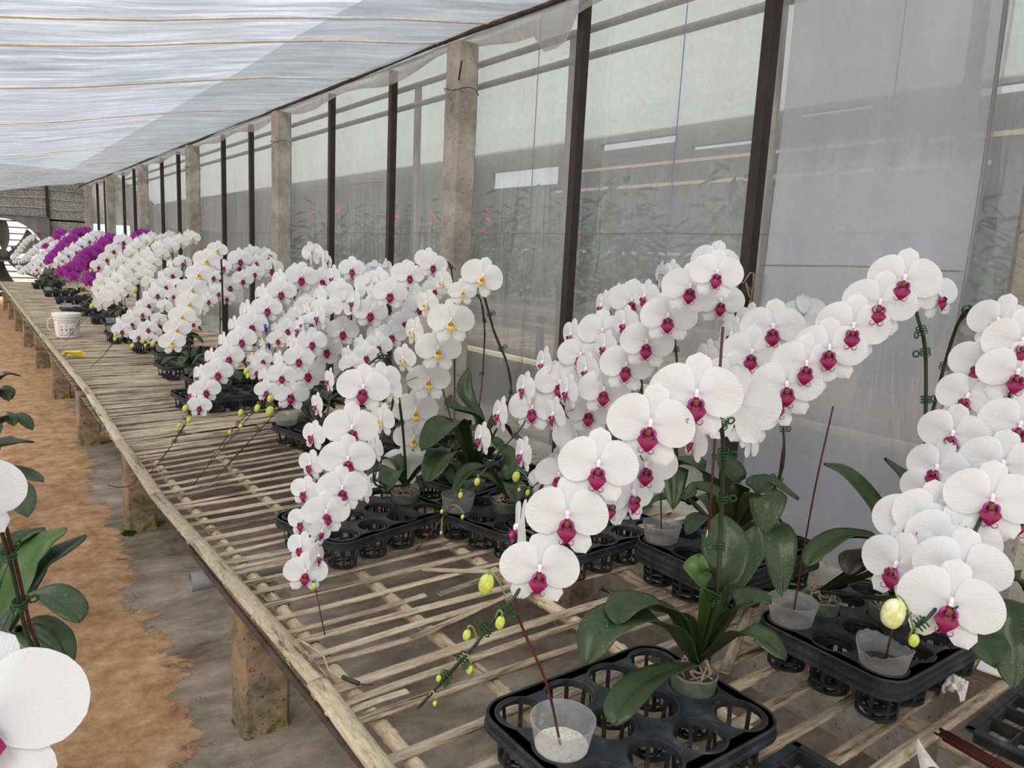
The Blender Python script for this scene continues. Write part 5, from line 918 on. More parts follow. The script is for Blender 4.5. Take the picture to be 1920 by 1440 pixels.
{'label': 'white orchid with mixed magenta and yellow lips over a row of green buds, second cluster', 'pot': [1.1, 4.95, 0.085], 'sprays': [{'f': [[1.103, 4.97, 0.789, 0.104, -0.217, -0.976, 0.008, 0, 'm'], [1.035, 5.018, 0.763, 0.107, -0.762, -0.138, -0.031, 0, 'm'], [1.1, 5.005, 0.789, 0.107, 0.361, -1.129, 0.041, -8, 'm'], [1.032, 4.918, 0.72, 0.113, -0.205, -0.979, 0.013, 0, 'm'], [0.974, 4.959, 0.694, 0.106, -0.757, -0.139, -0.028, 0, 'm'], [1.037, 4.946, 0.72, 0.106, 0.161, -1.137, 0.037, -8, 'm'], [0.98, 4.852, 0.651, 0.111, -0.198, -0.98, 0.018, 0, 'm'], [0.918, 4.898, 0.636, 0.104, -0.751, -0.14, -0.026, 0, 'm'], [0.98, 4.886, 0.662, 0.104, -0.188, -0.982, 0.021, -8, 'm'], [0.92, 4.797, 0.604, 0.11, -0.188, -0.982, 0.021, 0, 'm'], [0.862, 4.839, 0.585, 0.095, -0.745, -0.141, -0.023, 0, 'm'], [0.918, 4.831, 0.61, 0.095, -0.503, -0.642, 0.002, -8, 'm'], [0.861, 4.739, 0.549, 0.1, -0.179, -0.984, 0.026, 0, 'm'], [0.812, 4.774, 0.533, 0.085, -0.741, -0.141, -0.021, 0, 'm'], [0.864, 4.77, 0.558, 0.085, 0.552, 0.558, -0.001, -8, 'm'], [0.814, 4.673, 0.5, 0.09, -0.172, -0.985, 0.029, 0, 'm'], [0.754, 4.717, 0.484, 0.091, -0.734, -0.143, -0.018, 0, 'm'], [0.808, 4.711, 0.509, 0.091, 0.395, -1.135, 0.057, -8, 'm'], [0.75, 4.621, 0.452, 0.096, -0.16, -0.987, 0.033, 0, 'm'], [0.689, 4.666, 0.443, 0.097, -0.727, -0.144, -0.016, 0, 'm'], [0.746, 4.657, 0.468, 0.097, 0.205, -1.145, 0.054, -8, 'm'], [0.69, 4.568, 0.417, 0.102, -0.149, -0.988, 0.037, 0, 'm']], 't': [[0.667, 4.575, 0.366], [0.634, 4.589, 0.321], [0.609, 4.602, 0.29]], 'b': [[0.65, 4.536, 0.371, 0.026], [0.652, 4.539, 0.391, 0.022]], 'stem': 1}, {'f': [[0.932, 4.667, 0.545, 0.09, -0.36, -0.933, 0.019, 0, 'y'], [0.879, 4.566, 0.477, 0.087, -0.189, -0.981, 0.032, 0, 'y'], [0.807, 4.484, 0.435, 0.101, -0.177, -0.984, 0.036, 0, 'm'], [0.744, 4.398, 0.401, 0.092, -0.167, -0.985, 0.039, 0, 'm']], 't': [[0.712, 4.411, 0.348], [0.681, 4.426, 0.31], [0.656, 4.437, 0.273]], 'b': [[0.706, 4.365, 0.351, 0.026]], 'stem': 0}, {'f': [[0.999, 4.755, 0.601, 0.092, -0.206, -0.978, 0.022, 0, 'm'], [0.995, 4.626, 0.671, 0.089, -0.728, -0.686, -0.012, 0, 'm'], [0.846, 4.533, 0.405, 0.087, -0.183, -0.982, 0.038, 0, 'y'], [0.808, 4.409, 0.382, 0.069, -0.18, -0.983, 0.04, 0, 'm']], 't': [[0.768, 4.43, 0.336], [0.735, 4.443, 0.284]], 'b': [[0.763, 4.39, 0.371, 0.025], [0.806, 4.355, 0.362, 0.036], [0.772, 4.378, 0.35, 0.02]], 'stem': 0}], 'leaves': [], 'nl': 6, 'pt': 'bag', 'seed': 17, 'lod': 1, 'rise': None, 'group': None},
{'label': 'yellow-lipped white orchid, right-hand arch beyond the second cluster, one bloom highest by a post', 'pot': [1.35, 6.25, 0.085], 'sprays': [{'f': [[1.414, 6.036, 0.953, 0.122, -0.137, -0.991, 0.002, 0, 'y'], [1.336, 6.1, 0.942, 0.111, -0.768, -0.136, -0.039, 0, 'y'], [1.403, 6.086, 0.969, 0.111, 0.353, -1.127, 0.031, -8, 'y'], [1.324, 6.014, 0.913, 0.117, -0.215, -0.977, -0.001, 0, 'y'], [1.259, 6.069, 0.904, 0.103, -0.762, -0.138, -0.038, 0, 'y'], [1.321, 6.058, 0.931, 0.103, 0.154, -1.136, 0.022, -8, 'y'], [1.255, 5.978, 0.876, 0.109, -0.205, -0.979, 0.001, 0, 'y'], [1.181, 6.04, 0.876, 0.109, -0.754, -0.139, -0.037, 0, 'y'], [1.246, 6.027, 0.903, 0.109, -0.194, -0.981, 0.002, -8, 'y'], [1.174, 5.953, 0.858, 0.115, -0.194, -0.981, 0.002, 0, 'y'], [1.098, 6.015, 0.841, 0.101, -0.746, -0.141, -0.035, 0, 'y'], [1.157, 6.004, 0.868, 0.101, -0.503, -0.642, -0.016, -8, 'y'], [1.082, 5.931, 0.806, 0.106, -0.18, -0.984, 0.005, 0, 'y'], [1.019, 5.982, 0.792, 0.095, -0.739, -0.142, -0.034, 0, 'y'], [1.075, 5.975, 0.818, 0.095, 0.55, 0.559, 0.017, -8, 'y'], [1.013, 5.892, 0.759, 0.1, -0.169, -0.986, 0.008, 0, 'y'], [0.96, 5.937, 0.747, 0.089, -0.735, -0.143, -0.032, 0, 'y'], [1.013, 5.931, 0.773, 0.089, 0.394, -1.135, 0.04, -8, 'y'], [0.961, 5.842, 0.717, 0.094, -0.162, -0.987, 0.011, 0, 'y'], [0.902, 5.889, 0.702, 0.102, -0.731, -0.143, -0.03, 0, 'y'], [0.962, 5.879, 0.728, 0.102, 0.2, -1.145, 0.033, -8, 'y'], [0.909, 5.79, 0.669, 0.107, -0.155, -0.988, 0.014, 0, 'y'], [0.849, 5.839, 0.66, 0.101, -0.726, -0.144, -0.029, 0, 'y'], [0.908, 5.829, 0.686, 0.101, -0.147, -0.989, 0.016, -8, 'y'], [0.855, 5.743, 0.633, 0.106, -0.147, -0.989, 0.016, 0, 'y'], [0.8, 5.786, 0.616, 0.101, -0.722, -0.145, -0.027, 0, 'y'], [0.859, 5.776, 0.642, 0.101, -0.469, -0.648, -0.003, -8, 'y'], [0.812, 5.683, 0.581, 0.107, -0.141, -0.99, 0.019, 0, 'y'], [0.755, 5.73, 0.567, 0.1, -0.718, -0.145, -0.025, 0, 'y'], [0.813, 5.72, 0.592, 0.1, 0.519, 0.563, 0.005, -8, 'y'], [0.762, 5.63, 0.535, 0.105, -0.134, -0.991, 0.022, 0, 'y'], [0.708, 5.674, 0.518, 0.107, -0.715, -0.146, -0.023, 0, 'y'], [0.77, 5.661, 0.544, 0.107, 0.419, -1.139, 0.051, -8, 'y'], [0.725, 5.567, 0.486, 0.113, -0.129, -0.991, 0.026, 0, 'y']], 't': [[0.674, 5.602, 0.471], [0.636, 5.62, 0.417], [0.581, 5.642, 0.327]], 'b': [[0.665, 5.547, 0.471, 0.033], [0.676, 5.552, 0.534, 0.019]], 'stem': 1}], 'leaves': [], 'nl': 6, 'pt': 'bag', 'seed': 18, 'lod': 1, 'rise': None, 'group': None},
{'label': 'yellow-lipped white orchid, inner arch between two other yellow-lipped arches', 'pot': [1.3, 6.0, 0.085], 'sprays': [{'f': [[1.155, 5.823, 0.823, 0.1, -0.195, -0.981, 0.005, 0, 'y'], [1.091, 5.882, 0.802, 0.106, -0.749, -0.14, -0.034, 0, 'y'], [1.154, 5.87, 0.829, 0.106, 0.376, -1.132, 0.038, -8, 'y'], [1.092, 5.794, 0.763, 0.111, -0.185, -0.983, 0.008, 0, 'y'], [1.032, 5.851, 0.746, 0.114, -0.745, -0.141, -0.032, 0, 'y'], [1.099, 5.836, 0.773, 0.114, 0.179, -1.141, 0.031, -8, 'y'], [1.044, 5.756, 0.712, 0.12, -0.178, -0.984, 0.011, 0, 'y'], [0.988, 5.81, 0.694, 0.088, -0.74, -0.142, -0.03, 0, 'y'], [1.041, 5.805, 0.719, 0.088, -0.17, -0.985, 0.015, -8, 'y'], [0.985, 5.725, 0.658, 0.093, -0.17, -0.985, 0.015, 0, 'y'], [0.976, 5.747, 0.65, 0.103, -0.746, -0.141, -0.028, 0, 'y'], [1.037, 5.736, 0.676, 0.103, -0.504, -0.642, -0.006, -8, 'y'], [1.029, 5.623, 0.625, 0.108, -0.18, -0.984, 0.017, 0, 'y'], [0.954, 5.697, 0.638, 0.077, -0.735, -0.143, -0.029, 0, 'y'], [1.001, 5.696, 0.663, 0.077, 0.543, 0.56, 0.01, -8, 'y'], [0.924, 5.639, 0.631, 0.081, -0.162, -0.987, 0.016, 0, 'y'], [0.867, 5.695, 0.622, 0.101, -0.73, -0.143, -0.027, 0, 'y'], [0.926, 5.685, 0.648, 0.101, 0.4, -1.136, 0.046, -8, 'y'], [0.873, 5.606, 0.596, 0.106, -0.154, -0.988, 0.019, 0, 'y'], [0.827, 5.654, 0.585, 0.089, -0.727, -0.144, -0.026, 0, 'y'], [0.88, 5.648, 0.61, 0.089, 0.206, -1.145, 0.04, -8, 'y'], [0.837, 5.562, 0.555, 0.094, -0.149, -0.989, 0.021, 0, 'y'], [0.786, 5.613, 0.547, 0.088, -0.722, -0.144, -0.024, 0, 'y'], [0.838, 5.608, 0.573, 0.088, -0.142, -0.99, 0.024, -8, 'y'], [0.791, 5.526, 0.522, 0.093, -0.142, -0.99, 0.024, 0, 'y']], 't': [], 'b': [[0.9, 5.396, 0.589, 0.044]], 'stem': 1}], 'leaves': [], 'nl': 6, 'pt': 'bag', 'seed': 19, 'lod': 1, 'rise': None, 'group': None},
{'label': 'yellow-lipped white orchid, left-hand yellow-lipped arch touching the purple blooms', 'pot': [1.25, 6.6, 0.085], 'sprays': [{'f': [[1.215, 6.43, 0.921, 0.099, -0.186, -0.983, -0.001, 0, 'y'], [1.163, 6.471, 0.93, 0.082, -0.745, -0.141, -0.039, 0, 'y'], [1.213, 6.468, 0.955, 0.082, 0.381, -1.133, 0.031, -8, 'y'], [1.158, 6.377, 0.918, 0.087, -0.523, -0.852, -0.021, 0, 'y'], [1.091, 6.423, 0.898, 0.107, -0.74, -0.142, -0.037, 0, 'y'], [1.153, 6.411, 0.924, 0.107, 0.187, -1.142, 0.023, -8, 'y'], [1.09, 6.321, 0.859, 0.112, -0.17, -0.985, 0.002, 0, 'y'], [1.027, 6.365, 0.844, 0.102, -0.735, -0.143, -0.036, 0, 'y'], [1.087, 6.354, 0.87, 0.102, -0.162, -0.987, 0.005, -8, 'y'], [1.029, 6.262, 0.811, 0.108, -0.162, -0.987, 0.005, 0, 'y'], [0.964, 6.305, 0.79, 0.101, -0.73, -0.144, -0.034, 0, 'y'], [1.023, 6.295, 0.816, 0.101, -0.48, -0.646, -0.013, -8, 'y'], [0.963, 6.203, 0.751, 0.106, -0.153, -0.988, 0.008, 0, 'y'], [0.902, 6.245, 0.735, 0.099, -0.725, -0.144, -0.032, 0, 'y'], [0.96, 6.236, 0.761, 0.099, 0.529, 0.562, 0.015, -8, 'y'], [0.904, 6.142, 0.702, 0.105, -0.146, -0.989, 0.011, 0, 'y'], [0.849, 6.18, 0.688, 0.091, -0.721, -0.145, -0.03, 0, 'y'], [0.902, 6.174, 0.713, 0.091, 0.412, -1.138, 0.042, -8, 'y'], [0.851, 6.077, 0.655, 0.096, -0.139, -0.99, 0.014, 0, 'y'], [0.789, 6.118, 0.634, 0.106, -0.716, -0.145, -0.028, 0, 'y'], [0.851, 6.106, 0.66, 0.106, 0.221, -1.148, 0.037, -8, 'y'], [0.798, 6.01, 0.595, 0.112, -0.132, -0.991, 0.018, 0, 'y'], [0.75, 6.042, 0.585, 0.084, -0.713, -0.146, -0.026, 0, 'y'], [0.799, 6.039, 0.61, 0.084, -0.126, -0.992, 0.02, -8, 'y'], [0.756, 5.938, 0.556, 0.089, -0.221, -0.975, 0.016, 0, 'y']], 't': [], 'b': [], 'stem': 1}], 'leaves': [], 'nl': 6, 'pt': 'bag', 'seed': 20, 'lod': 1, 'rise': None, 'group': None},
{'label': 'small white magenta-lipped spray on top, behind the three yellow-lipped arches', 'pot': [1.5, 6.9, 0.085], 'sprays': [{'f': [[1.366, 6.822, 0.913, 0.143, -0.196, -0.981, -0.001, 0, 'm'], [1.351, 6.823, 0.936, 0.11, -0.762, -0.138, -0.04, 0, 'm'], [1.417, 6.809, 0.963, 0.11, 0.361, -1.129, 0.03, -8, 'm'], [1.403, 6.674, 0.94, 0.115, 0.193, -0.981, 0.02, 0, 'm'], [1.313, 6.721, 0.92, 0.097, -0.752, -0.14, -0.038, 0, 'm'], [1.371, 6.712, 0.946, 0.097, 0.169, -1.139, 0.022, -8, 'm'], [1.281, 6.626, 0.881, 0.102, -0.19, -0.982, 0.001, 0, 'm']], 't': [], 'b': [], 'stem': 1}], 'leaves': [], 'nl': 6, 'pt': 'bag', 'seed': 21, 'lod': 1, 'rise': None, 'group': None},
{'label': 'sparse white magenta-lipped arch of four blooms lying across the purple orchids', 'pot': [1.3, 7.1, 0.085], 'sprays': [{'f': [[1.061, 6.794, 0.904, 0.139, -0.095, -0.996, 0.003, 0, 'm'], [0.976, 6.715, 0.83, 0.125, -0.144, -0.99, 0.004, 0, 'm'], [0.912, 6.623, 0.764, 0.123, -0.136, -0.991, 0.007, 0, 'm'], [0.842, 6.537, 0.707, 0.121, -0.128, -0.992, 0.01, 0, 'm']], 't': [], 'b': [], 'stem': 1}], 'leaves': [], 'nl': 6, 'pt': 'bag', 'seed': 22, 'lod': 1, 'rise': None, 'group': None},
{'label': 'dark purple orchid mostly hidden behind the sparse white arch', 'pot': [1.45, 7.6, 0.085], 'sprays': [{'f': [[1.333, 7.365, 0.977, 0.094, -0.178, -0.984, -0.004, 0, 'p'], [1.25, 7.421, 0.956, 0.1, -0.737, -0.142, -0.039, 0, 'p'], [1.309, 7.411, 0.982, 0.1, 0.391, -1.135, 0.031, -8, 'p'], [1.229, 7.331, 0.915, 0.105, -0.165, -0.986, -0.001, 0, 'p'], [1.168, 7.371, 0.895, 0.098, -0.733, -0.143, -0.038, 0, 'p'], [1.226, 7.361, 0.921, 0.098, 0.197, -1.144, 0.023, -8, 'p'], [1.169, 7.265, 0.855, 0.104, -0.159, -0.987, 0.002, 0, 'p'], [1.107, 7.306, 0.838, 0.103, -0.729, -0.144, -0.036, 0, 'p'], [1.167, 7.295, 0.864, 0.103, -0.152, -0.988, 0.005, -8, 'p'], [1.11, 7.2, 0.802, 0.108, -0.152, -0.988, 0.005, 0, 'p'], [1.049, 7.239, 0.78, 0.102, -0.725, -0.144, -0.034, 0, 'p'], [1.108, 7.229, 0.806, 0.102, -0.473, -0.647, -0.014, -8, 'p'], [1.052, 7.132, 0.74, 0.107, -0.146, -0.989, 0.008, 0, 'p'], [0.991, 7.171, 0.724, 0.101, -0.721, -0.145, -0.032, 0, 'p'], [1.05, 7.161, 0.75, 0.101, 0.524, 0.563, 0.016, -8, 'p'], [0.996, 7.065, 0.689, 0.106, -0.14, -0.99, 0.01, 0, 'p'], [0.942, 7.1, 0.68, 0.094, -0.718, -0.145, -0.031, 0, 'p'], [0.997, 7.093, 0.706, 0.094, 0.415, -1.138, 0.041, -8, 'p'], [0.95, 6.993, 0.652, 0.099, -0.135, -0.991, 0.012, 0, 'p'], [0.89, 7.037, 0.659, 0.103, -0.714, -0.146, -0.031, 0, 'p'], [0.949, 7.026, 0.685, 0.103, 0.224, -1.148, 0.032, -8, 'p'], [0.898, 6.933, 0.647, 0.109, -0.128, -0.992, 0.013, 0, 'p'], [0.837, 6.973, 0.638, 0.091, -0.709, -0.146, -0.03, 0, 'p'], [0.89, 6.967, 0.664, 0.091, -0.121, -0.993, 0.015, -8, 'p'], [0.836, 6.873, 0.611, 0.096, -0.121, -0.993, 0.015, 0, 'p'], [0.785, 6.906, 0.602, 0.101, -0.707, -0.147, -0.029, 0, 'p'], [0.843, 6.896, 0.628, 0.101, -0.447, -0.651, -0.006, -8, 'p'], [0.802, 6.793, 0.576, 0.106, -0.117, -0.993, 0.017, 0, 'p']], 't': [], 'b': [], 'stem': 1}], 'leaves': [], 'nl': 6, 'pt': 'bag', 'seed': 23, 'lod': 1, 'rise': None, 'group': None},
{'label': 'fullest purple orchid arch, in the middle of the far cluster', 'pot': [1.3, 7.9, 0.085], 'sprays': [{'f': [[1.077, 7.543, 0.914, 0.106, -0.141, -0.99, -0.001, 0, 'p'], [1.016, 7.597, 0.899, 0.108, -0.719, -0.145, -0.038, 0, 'p'], [1.079, 7.584, 0.926, 0.108, 0.414, -1.138, 0.033, -8, 'p'], [1.027, 7.501, 0.865, 0.114, -0.136, -0.991, 0.002, 0, 'p'], [0.957, 7.562, 0.85, 0.111, -0.714, -0.146, -0.036, 0, 'p'], [1.021, 7.548, 0.877, 0.111, 0.225, -1.148, 0.024, -8, 'p'], [0.961, 7.471, 0.816, 0.117, -0.128, -0.992, 0.004, 0, 'p'], [0.903, 7.521, 0.796, 0.11, -0.711, -0.146, -0.035, 0, 'p'], [0.967, 7.508, 0.823, 0.11, -0.123, -0.992, 0.007, -8, 'p'], [0.92, 7.421, 0.758, 0.116, -0.123, -0.992, 0.007, 0, 'p'], [0.859, 7.472, 0.733, 0.12, -0.708, -0.146, -0.033, 0, 'p'], [0.927, 7.455, 0.759, 0.12, -0.448, -0.651, -0.012, -8, 'p'], [0.88, 7.367, 0.69, 0.127, -0.119, -0.993, 0.01, 0, 'p'], [0.84, 7.42, 0.746, 0.108, -0.708, -0.147, -0.035, 0, 'p'], [0.902, 7.407, 0.772, 0.108, 0.506, 0.565, 0.02, -8, 'p'], [0.873, 7.322, 0.783, 0.114, -0.118, -0.993, 0.006, 0, 'p'], [0.815, 7.375, 0.768, 0.102, -0.704, -0.147, -0.034, 0, 'p'], [0.873, 7.364, 0.794, 0.102, 0.432, -1.14, 0.038, -8, 'p'], [0.824, 7.28, 0.735, 0.107, -0.112, -0.994, 0.008, 0, 'p'], [0.775, 7.325, 0.722, 0.101, -0.702, -0.147, -0.033, 0, 'p'], [0.833, 7.316, 0.748, 0.101, 0.242, -1.15, 0.03, -8, 'p'], [0.794, 7.224, 0.691, 0.106, -0.109, -0.994, 0.01, 0, 'p'], [0.743, 7.272, 0.681, 0.105, -0.7, -0.147, -0.031, 0, 'p'], [0.803, 7.26, 0.707, 0.105, -0.106, -0.994, 0.012, -8, 'p'], [0.763, 7.171, 0.653, 0.111, -0.106, -0.994, 0.012, 0, 'p'], [0.694, 7.234, 0.659, 0.104, -0.695, -0.148, -0.031, 0, 'p'], [0.754, 7.223, 0.685, 0.104, -0.429, -0.653, -0.01, -8, 'p'], [0.698, 7.149, 0.646, 0.11, -0.097, -0.995, 0.012, 0, 'p'], [0.677, 7.173, 0.632, 0.098, -0.698, -0.148, -0.03, 0, 'p'], [0.733, 7.164, 0.658, 0.098, 0.491, 0.567, 0.012, -8, 'p'], [0.722, 7.052, 0.599, 0.103, -0.102, -0.995, 0.015, 0, 'p'], [0.649, 7.123, 0.622, 0.086, -0.69, -0.148, -0.031, 0, 'p'], [0.698, 7.118, 0.648, 0.086, 0.45, -1.142, 0.042, -8, 'p'], [0.634, 7.055, 0.627, 0.091, -0.251, -0.968, 0.005, 0, 'p']], 't': [], 'b': [[0.83, 6.846, 0.691, 0.03], [0.825, 6.842, 0.654, 0.026]], 'stem': 1}], 'leaves': [], 'nl': 6, 'pt': 'bag', 'seed': 24, 'lod': 1, 'rise': None, 'group': None},
{'label': 'white magenta-lipped orchid between the two bright purple arches', 'pot': [1.3, 8.5, 0.085], 'sprays': [{'f': [[1.137, 8.507, 0.905, 0.112, -0.132, -0.991, -0.0, 0, 'm'], [1.069, 8.546, 0.928, 0.105, -0.713, -0.146, -0.04, 0, 'm'], [1.129, 8.534, 0.954, 0.105, 0.422, -1.139, 0.031, -8, 'm'], [1.07, 8.436, 0.931, 0.111, -0.126, -0.992, -0.001, 0, 'm'], [1.002, 8.468, 0.921, 0.11, -0.709, -0.146, -0.039, 0, 'm'], [1.065, 8.454, 0.948, 0.11, 0.232, -1.149, 0.021, -8, 'm'], [1.008, 8.348, 0.893, 0.116, -0.12, -0.993, 0.0, 0, 'm'], [0.932, 8.384, 0.875, 0.109, -0.704, -0.147, -0.037, 0, 'm'], [0.994, 8.37, 0.902, 0.109, -0.112, -0.994, 0.003, -8, 'm'], [0.93, 8.269, 0.839, 0.114, -0.112, -0.994, 0.003, 0, 'm'], [0.861, 8.299, 0.822, 0.116, -0.701, -0.147, -0.036, 0, 'm'], [0.927, 8.283, 0.849, 0.116, -0.437, -0.652, -0.016, -8, 'm'], [0.873, 8.174, 0.787, 0.122, -0.106, -0.994, 0.005, 0, 'm'], [0.796, 8.211, 0.777, 0.114, -0.696, -0.148, -0.035, 0, 'm'], [0.861, 8.196, 0.804, 0.114, 0.488, 0.567, 0.019, -8, 'm'], [0.798, 8.095, 0.749, 0.12, -0.098, -0.995, 0.007, 0, 'm'], [0.729, 8.126, 0.733, 0.112, -0.692, -0.148, -0.033, 0, 'm'], [0.792, 8.111, 0.76, 0.112, 0.448, -1.142, 0.038, -8, 'm'], [0.738, 8.003, 0.7, 0.118, -0.092, -0.996, 0.009, 0, 'm'], [0.686, 8.022, 0.686, 0.096, -0.689, -0.148, -0.032, 0, 'm'], [0.74, 8.013, 0.712, 0.096, 0.261, -1.152, 0.031, -8, 'm'], [0.699, 7.896, 0.653, 0.101, -0.088, -0.996, 0.011, 0, 'm']], 't': [], 'b': [[0.686, 7.823, 0.664, 0.031], [0.664, 7.824, 0.586, 0.026], [0.635, 7.86, 0.655, 0.026]], 'stem': 1}], 'leaves': [], 'nl': 6, 'pt': 'bag', 'seed': 25, 'lod': 1, 'rise': None, 'group': None},
{'label': 'slim purple orchid arch, the left of the two bright purple ones', 'pot': [1.3, 9.3, 0.085], 'sprays': [{'f': [[1.081, 9.066, 0.961, 0.133, -0.118, -0.993, -0.002, 0, 'p'], [1.005, 9.12, 0.954, 0.125, -0.704, -0.147, -0.04, 0, 'p'], [1.075, 9.101, 0.981, 0.125, 0.432, -1.14, 0.031, -8, 'p'], [1.015, 9.014, 0.929, 0.132, -0.112, -0.994, -0.001, 0, 'p'], [0.98, 9.046, 0.964, 0.083, -0.704, -0.147, -0.041, 0, 'p'], [1.028, 9.043, 0.99, 0.083, 0.24, -1.15, 0.018, -8, 'p'], [0.999, 8.941, 0.979, 0.087, -0.111, -0.994, -0.003, 0, 'p'], [0.92, 8.99, 0.941, 0.116, -0.699, -0.148, -0.038, 0, 'p'], [0.986, 8.974, 0.967, 0.116, -0.103, -0.995, 0.001, -8, 'p'], [0.921, 8.885, 0.884, 0.122, -0.103, -0.995, 0.001, 0, 'p'], [0.855, 8.931, 0.879, 0.124, -0.696, -0.148, -0.038, 0, 'p'], [0.924, 8.912, 0.906, 0.124, -0.43, -0.653, -0.019, -8, 'p'], [0.875, 8.819, 0.855, 0.131, -0.099, -0.995, 0.002, 0, 'p'], [0.809, 8.863, 0.844, 0.123, -0.693, -0.148, -0.037, 0, 'p'], [0.878, 8.845, 0.871, 0.123, 0.485, 0.567, 0.022, -8, 'p'], [0.829, 8.749, 0.814, 0.129, -0.094, -0.996, 0.003, 0, 'p'], [0.76, 8.794, 0.789, 0.112, -0.689, -0.148, -0.035, 0, 'p'], [0.823, 8.779, 0.816, 0.112, 0.451, -1.142, 0.036, -8, 'p'], [0.769, 8.685, 0.747, 0.118, -0.088, -0.996, 0.006, 0, 'p'], [0.701, 8.731, 0.732, 0.111, -0.686, -0.149, -0.034, 0, 'p'], [0.763, 8.717, 0.759, 0.111, 0.266, -1.152, 0.028, -8, 'p'], [0.711, 8.624, 0.7, 0.117, -0.082, -0.997, 0.008, 0, 'p'], [0.664, 8.655, 0.694, 0.078, -0.683, -0.149, -0.033, 0, 'p'], [0.708, 8.655, 0.719, 0.078, -0.078, -0.997, 0.009, -8, 'p'], [0.67, 8.553, 0.668, 0.082, -0.078, -0.997, 0.009, 0, 'p']], 't': [], 'b': [], 'stem': 1}], 'leaves': [], 'nl': 6, 'pt': 'bag', 'seed': 26, 'lod': 1, 'rise': None, 'group': None},
{'label': 'small dark purple tuft of blooms above the grey-white far sprays', 'pot': [1.45, 10.6, 0.085], 'sprays': [{'f': [[1.029, 11.004, 0.976, 0.106, -0.093, -0.996, -0.002, 0, 'p'], [0.986, 10.937, 0.957, 0.122, -0.09, -0.996, -0.002, 0, 'p'], [0.956, 10.856, 0.915, 0.104, -0.088, -0.996, -0.0, 0, 'p'], [0.822, 10.834, 0.786, 0.069, -0.076, -0.997, 0.004, 0, 'p'], [0.829, 10.737, 0.804, 0.068, -0.077, -0.997, 0.003, 0, 'p']], 't': [], 'b': [], 'stem': 1}], 'leaves': [], 'nl': 6, 'pt': 'bag', 'seed': 27, 'lod': 1, 'rise': None, 'group': None},
{'label': 'grey-white magenta-lipped orchid directly left of the slim purple arch', 'pot': [1.35, 10.2, 0.085], 'sprays': [{'f': [[1.096, 11.195, 0.922, 0.108, -0.097, -0.995, -0.001, 0, 'm'], [1.031, 11.229, 0.905, 0.11, -0.693, -0.148, -0.038, 0, 'm'], [1.093, 11.216, 0.931, 0.11, 0.447, -1.142, 0.032, -8, 'm'], [1.042, 11.111, 0.869, 0.116, -0.093, -0.996, 0.001, 0, 'm'], [0.977, 11.144, 0.852, 0.109, -0.69, -0.148, -0.037, 0, 'm'], [1.038, 11.131, 0.879, 0.109, 0.26, -1.152, 0.023, -8, 'm'], [0.988, 11.026, 0.817, 0.115, -0.089, -0.996, 0.003, 0, 'm'], [0.924, 11.059, 0.801, 0.108, -0.688, -0.149, -0.036, 0, 'm'], [0.985, 11.046, 0.827, 0.108, -0.085, -0.996, 0.004, -8, 'm'], [0.935, 10.941, 0.766, 0.114, -0.085, -0.996, 0.004, 0, 'm'], [0.875, 10.971, 0.751, 0.107, -0.685, -0.149, -0.035, 0, 'm'], [0.935, 10.959, 0.777, 0.107, -0.415, -0.654, -0.015, -8, 'm'], [0.89, 10.851, 0.717, 0.112, -0.082, -0.997, 0.006, 0, 'm'], [0.829, 10.881, 0.702, 0.106, -0.683, -0.149, -0.034, 0, 'm'], [0.889, 10.869, 0.728, 0.106, 0.471, 0.568, 0.018, -8, 'm'], [0.843, 10.762, 0.668, 0.111, -0.078, -0.997, 0.008, 0, 'm'], [0.782, 10.793, 0.653, 0.105, -0.681, -0.149, -0.033, 0, 'm'], [0.841, 10.781, 0.68, 0.105, 0.461, -1.143, 0.039, -8, 'm'], [0.796, 10.674, 0.62, 0.11, -0.074, -0.997, 0.009, 0, 'm'], [0.737, 10.703, 0.606, 0.104, -0.679, -0.149, -0.032, 0, 'm'], [0.795, 10.691, 0.632, 0.104, 0.276, -1.153, 0.031, -8, 'm'], [0.753, 10.583, 0.574, 0.109, -0.071, -0.997, 0.011, 0, 'm'], [0.692, 10.613, 0.56, 0.103, -0.676, -0.149, -0.031, 0, 'm'], [0.749, 10.602, 0.586, 0.103, -0.067, -0.998, 0.012, -8, 'm'], [0.704, 10.496, 0.528, 0.108, -0.067, -0.998, 0.012, 0, 'm'], [0.756, 10.46, 0.603, 0.078, -0.686, -0.149, -0.034, 0, 'm'], [0.801, 10.46, 0.628, 0.078, -0.416, -0.654, -0.013, -8, 'm'], [0.861, 10.292, 0.657, 0.082, -0.083, -0.996, 0.008, 0, 'm'], [0.807, 10.315, 0.629, 0.085, -0.684, -0.149, -0.032, 0, 'm'], [0.855, 10.311, 0.654, 0.085, 0.472, 0.568, 0.015, -8, 'm'], [0.81, 10.2, 0.581, 0.09, -0.079, -0.997, 0.011, 0, 'm']], 't': [], 'b': [], 'stem': 1}], 'leaves': [], 'nl': 6, 'pt': 'bag', 'seed': 28, 'lod': 1, 'rise': None, 'group': None},
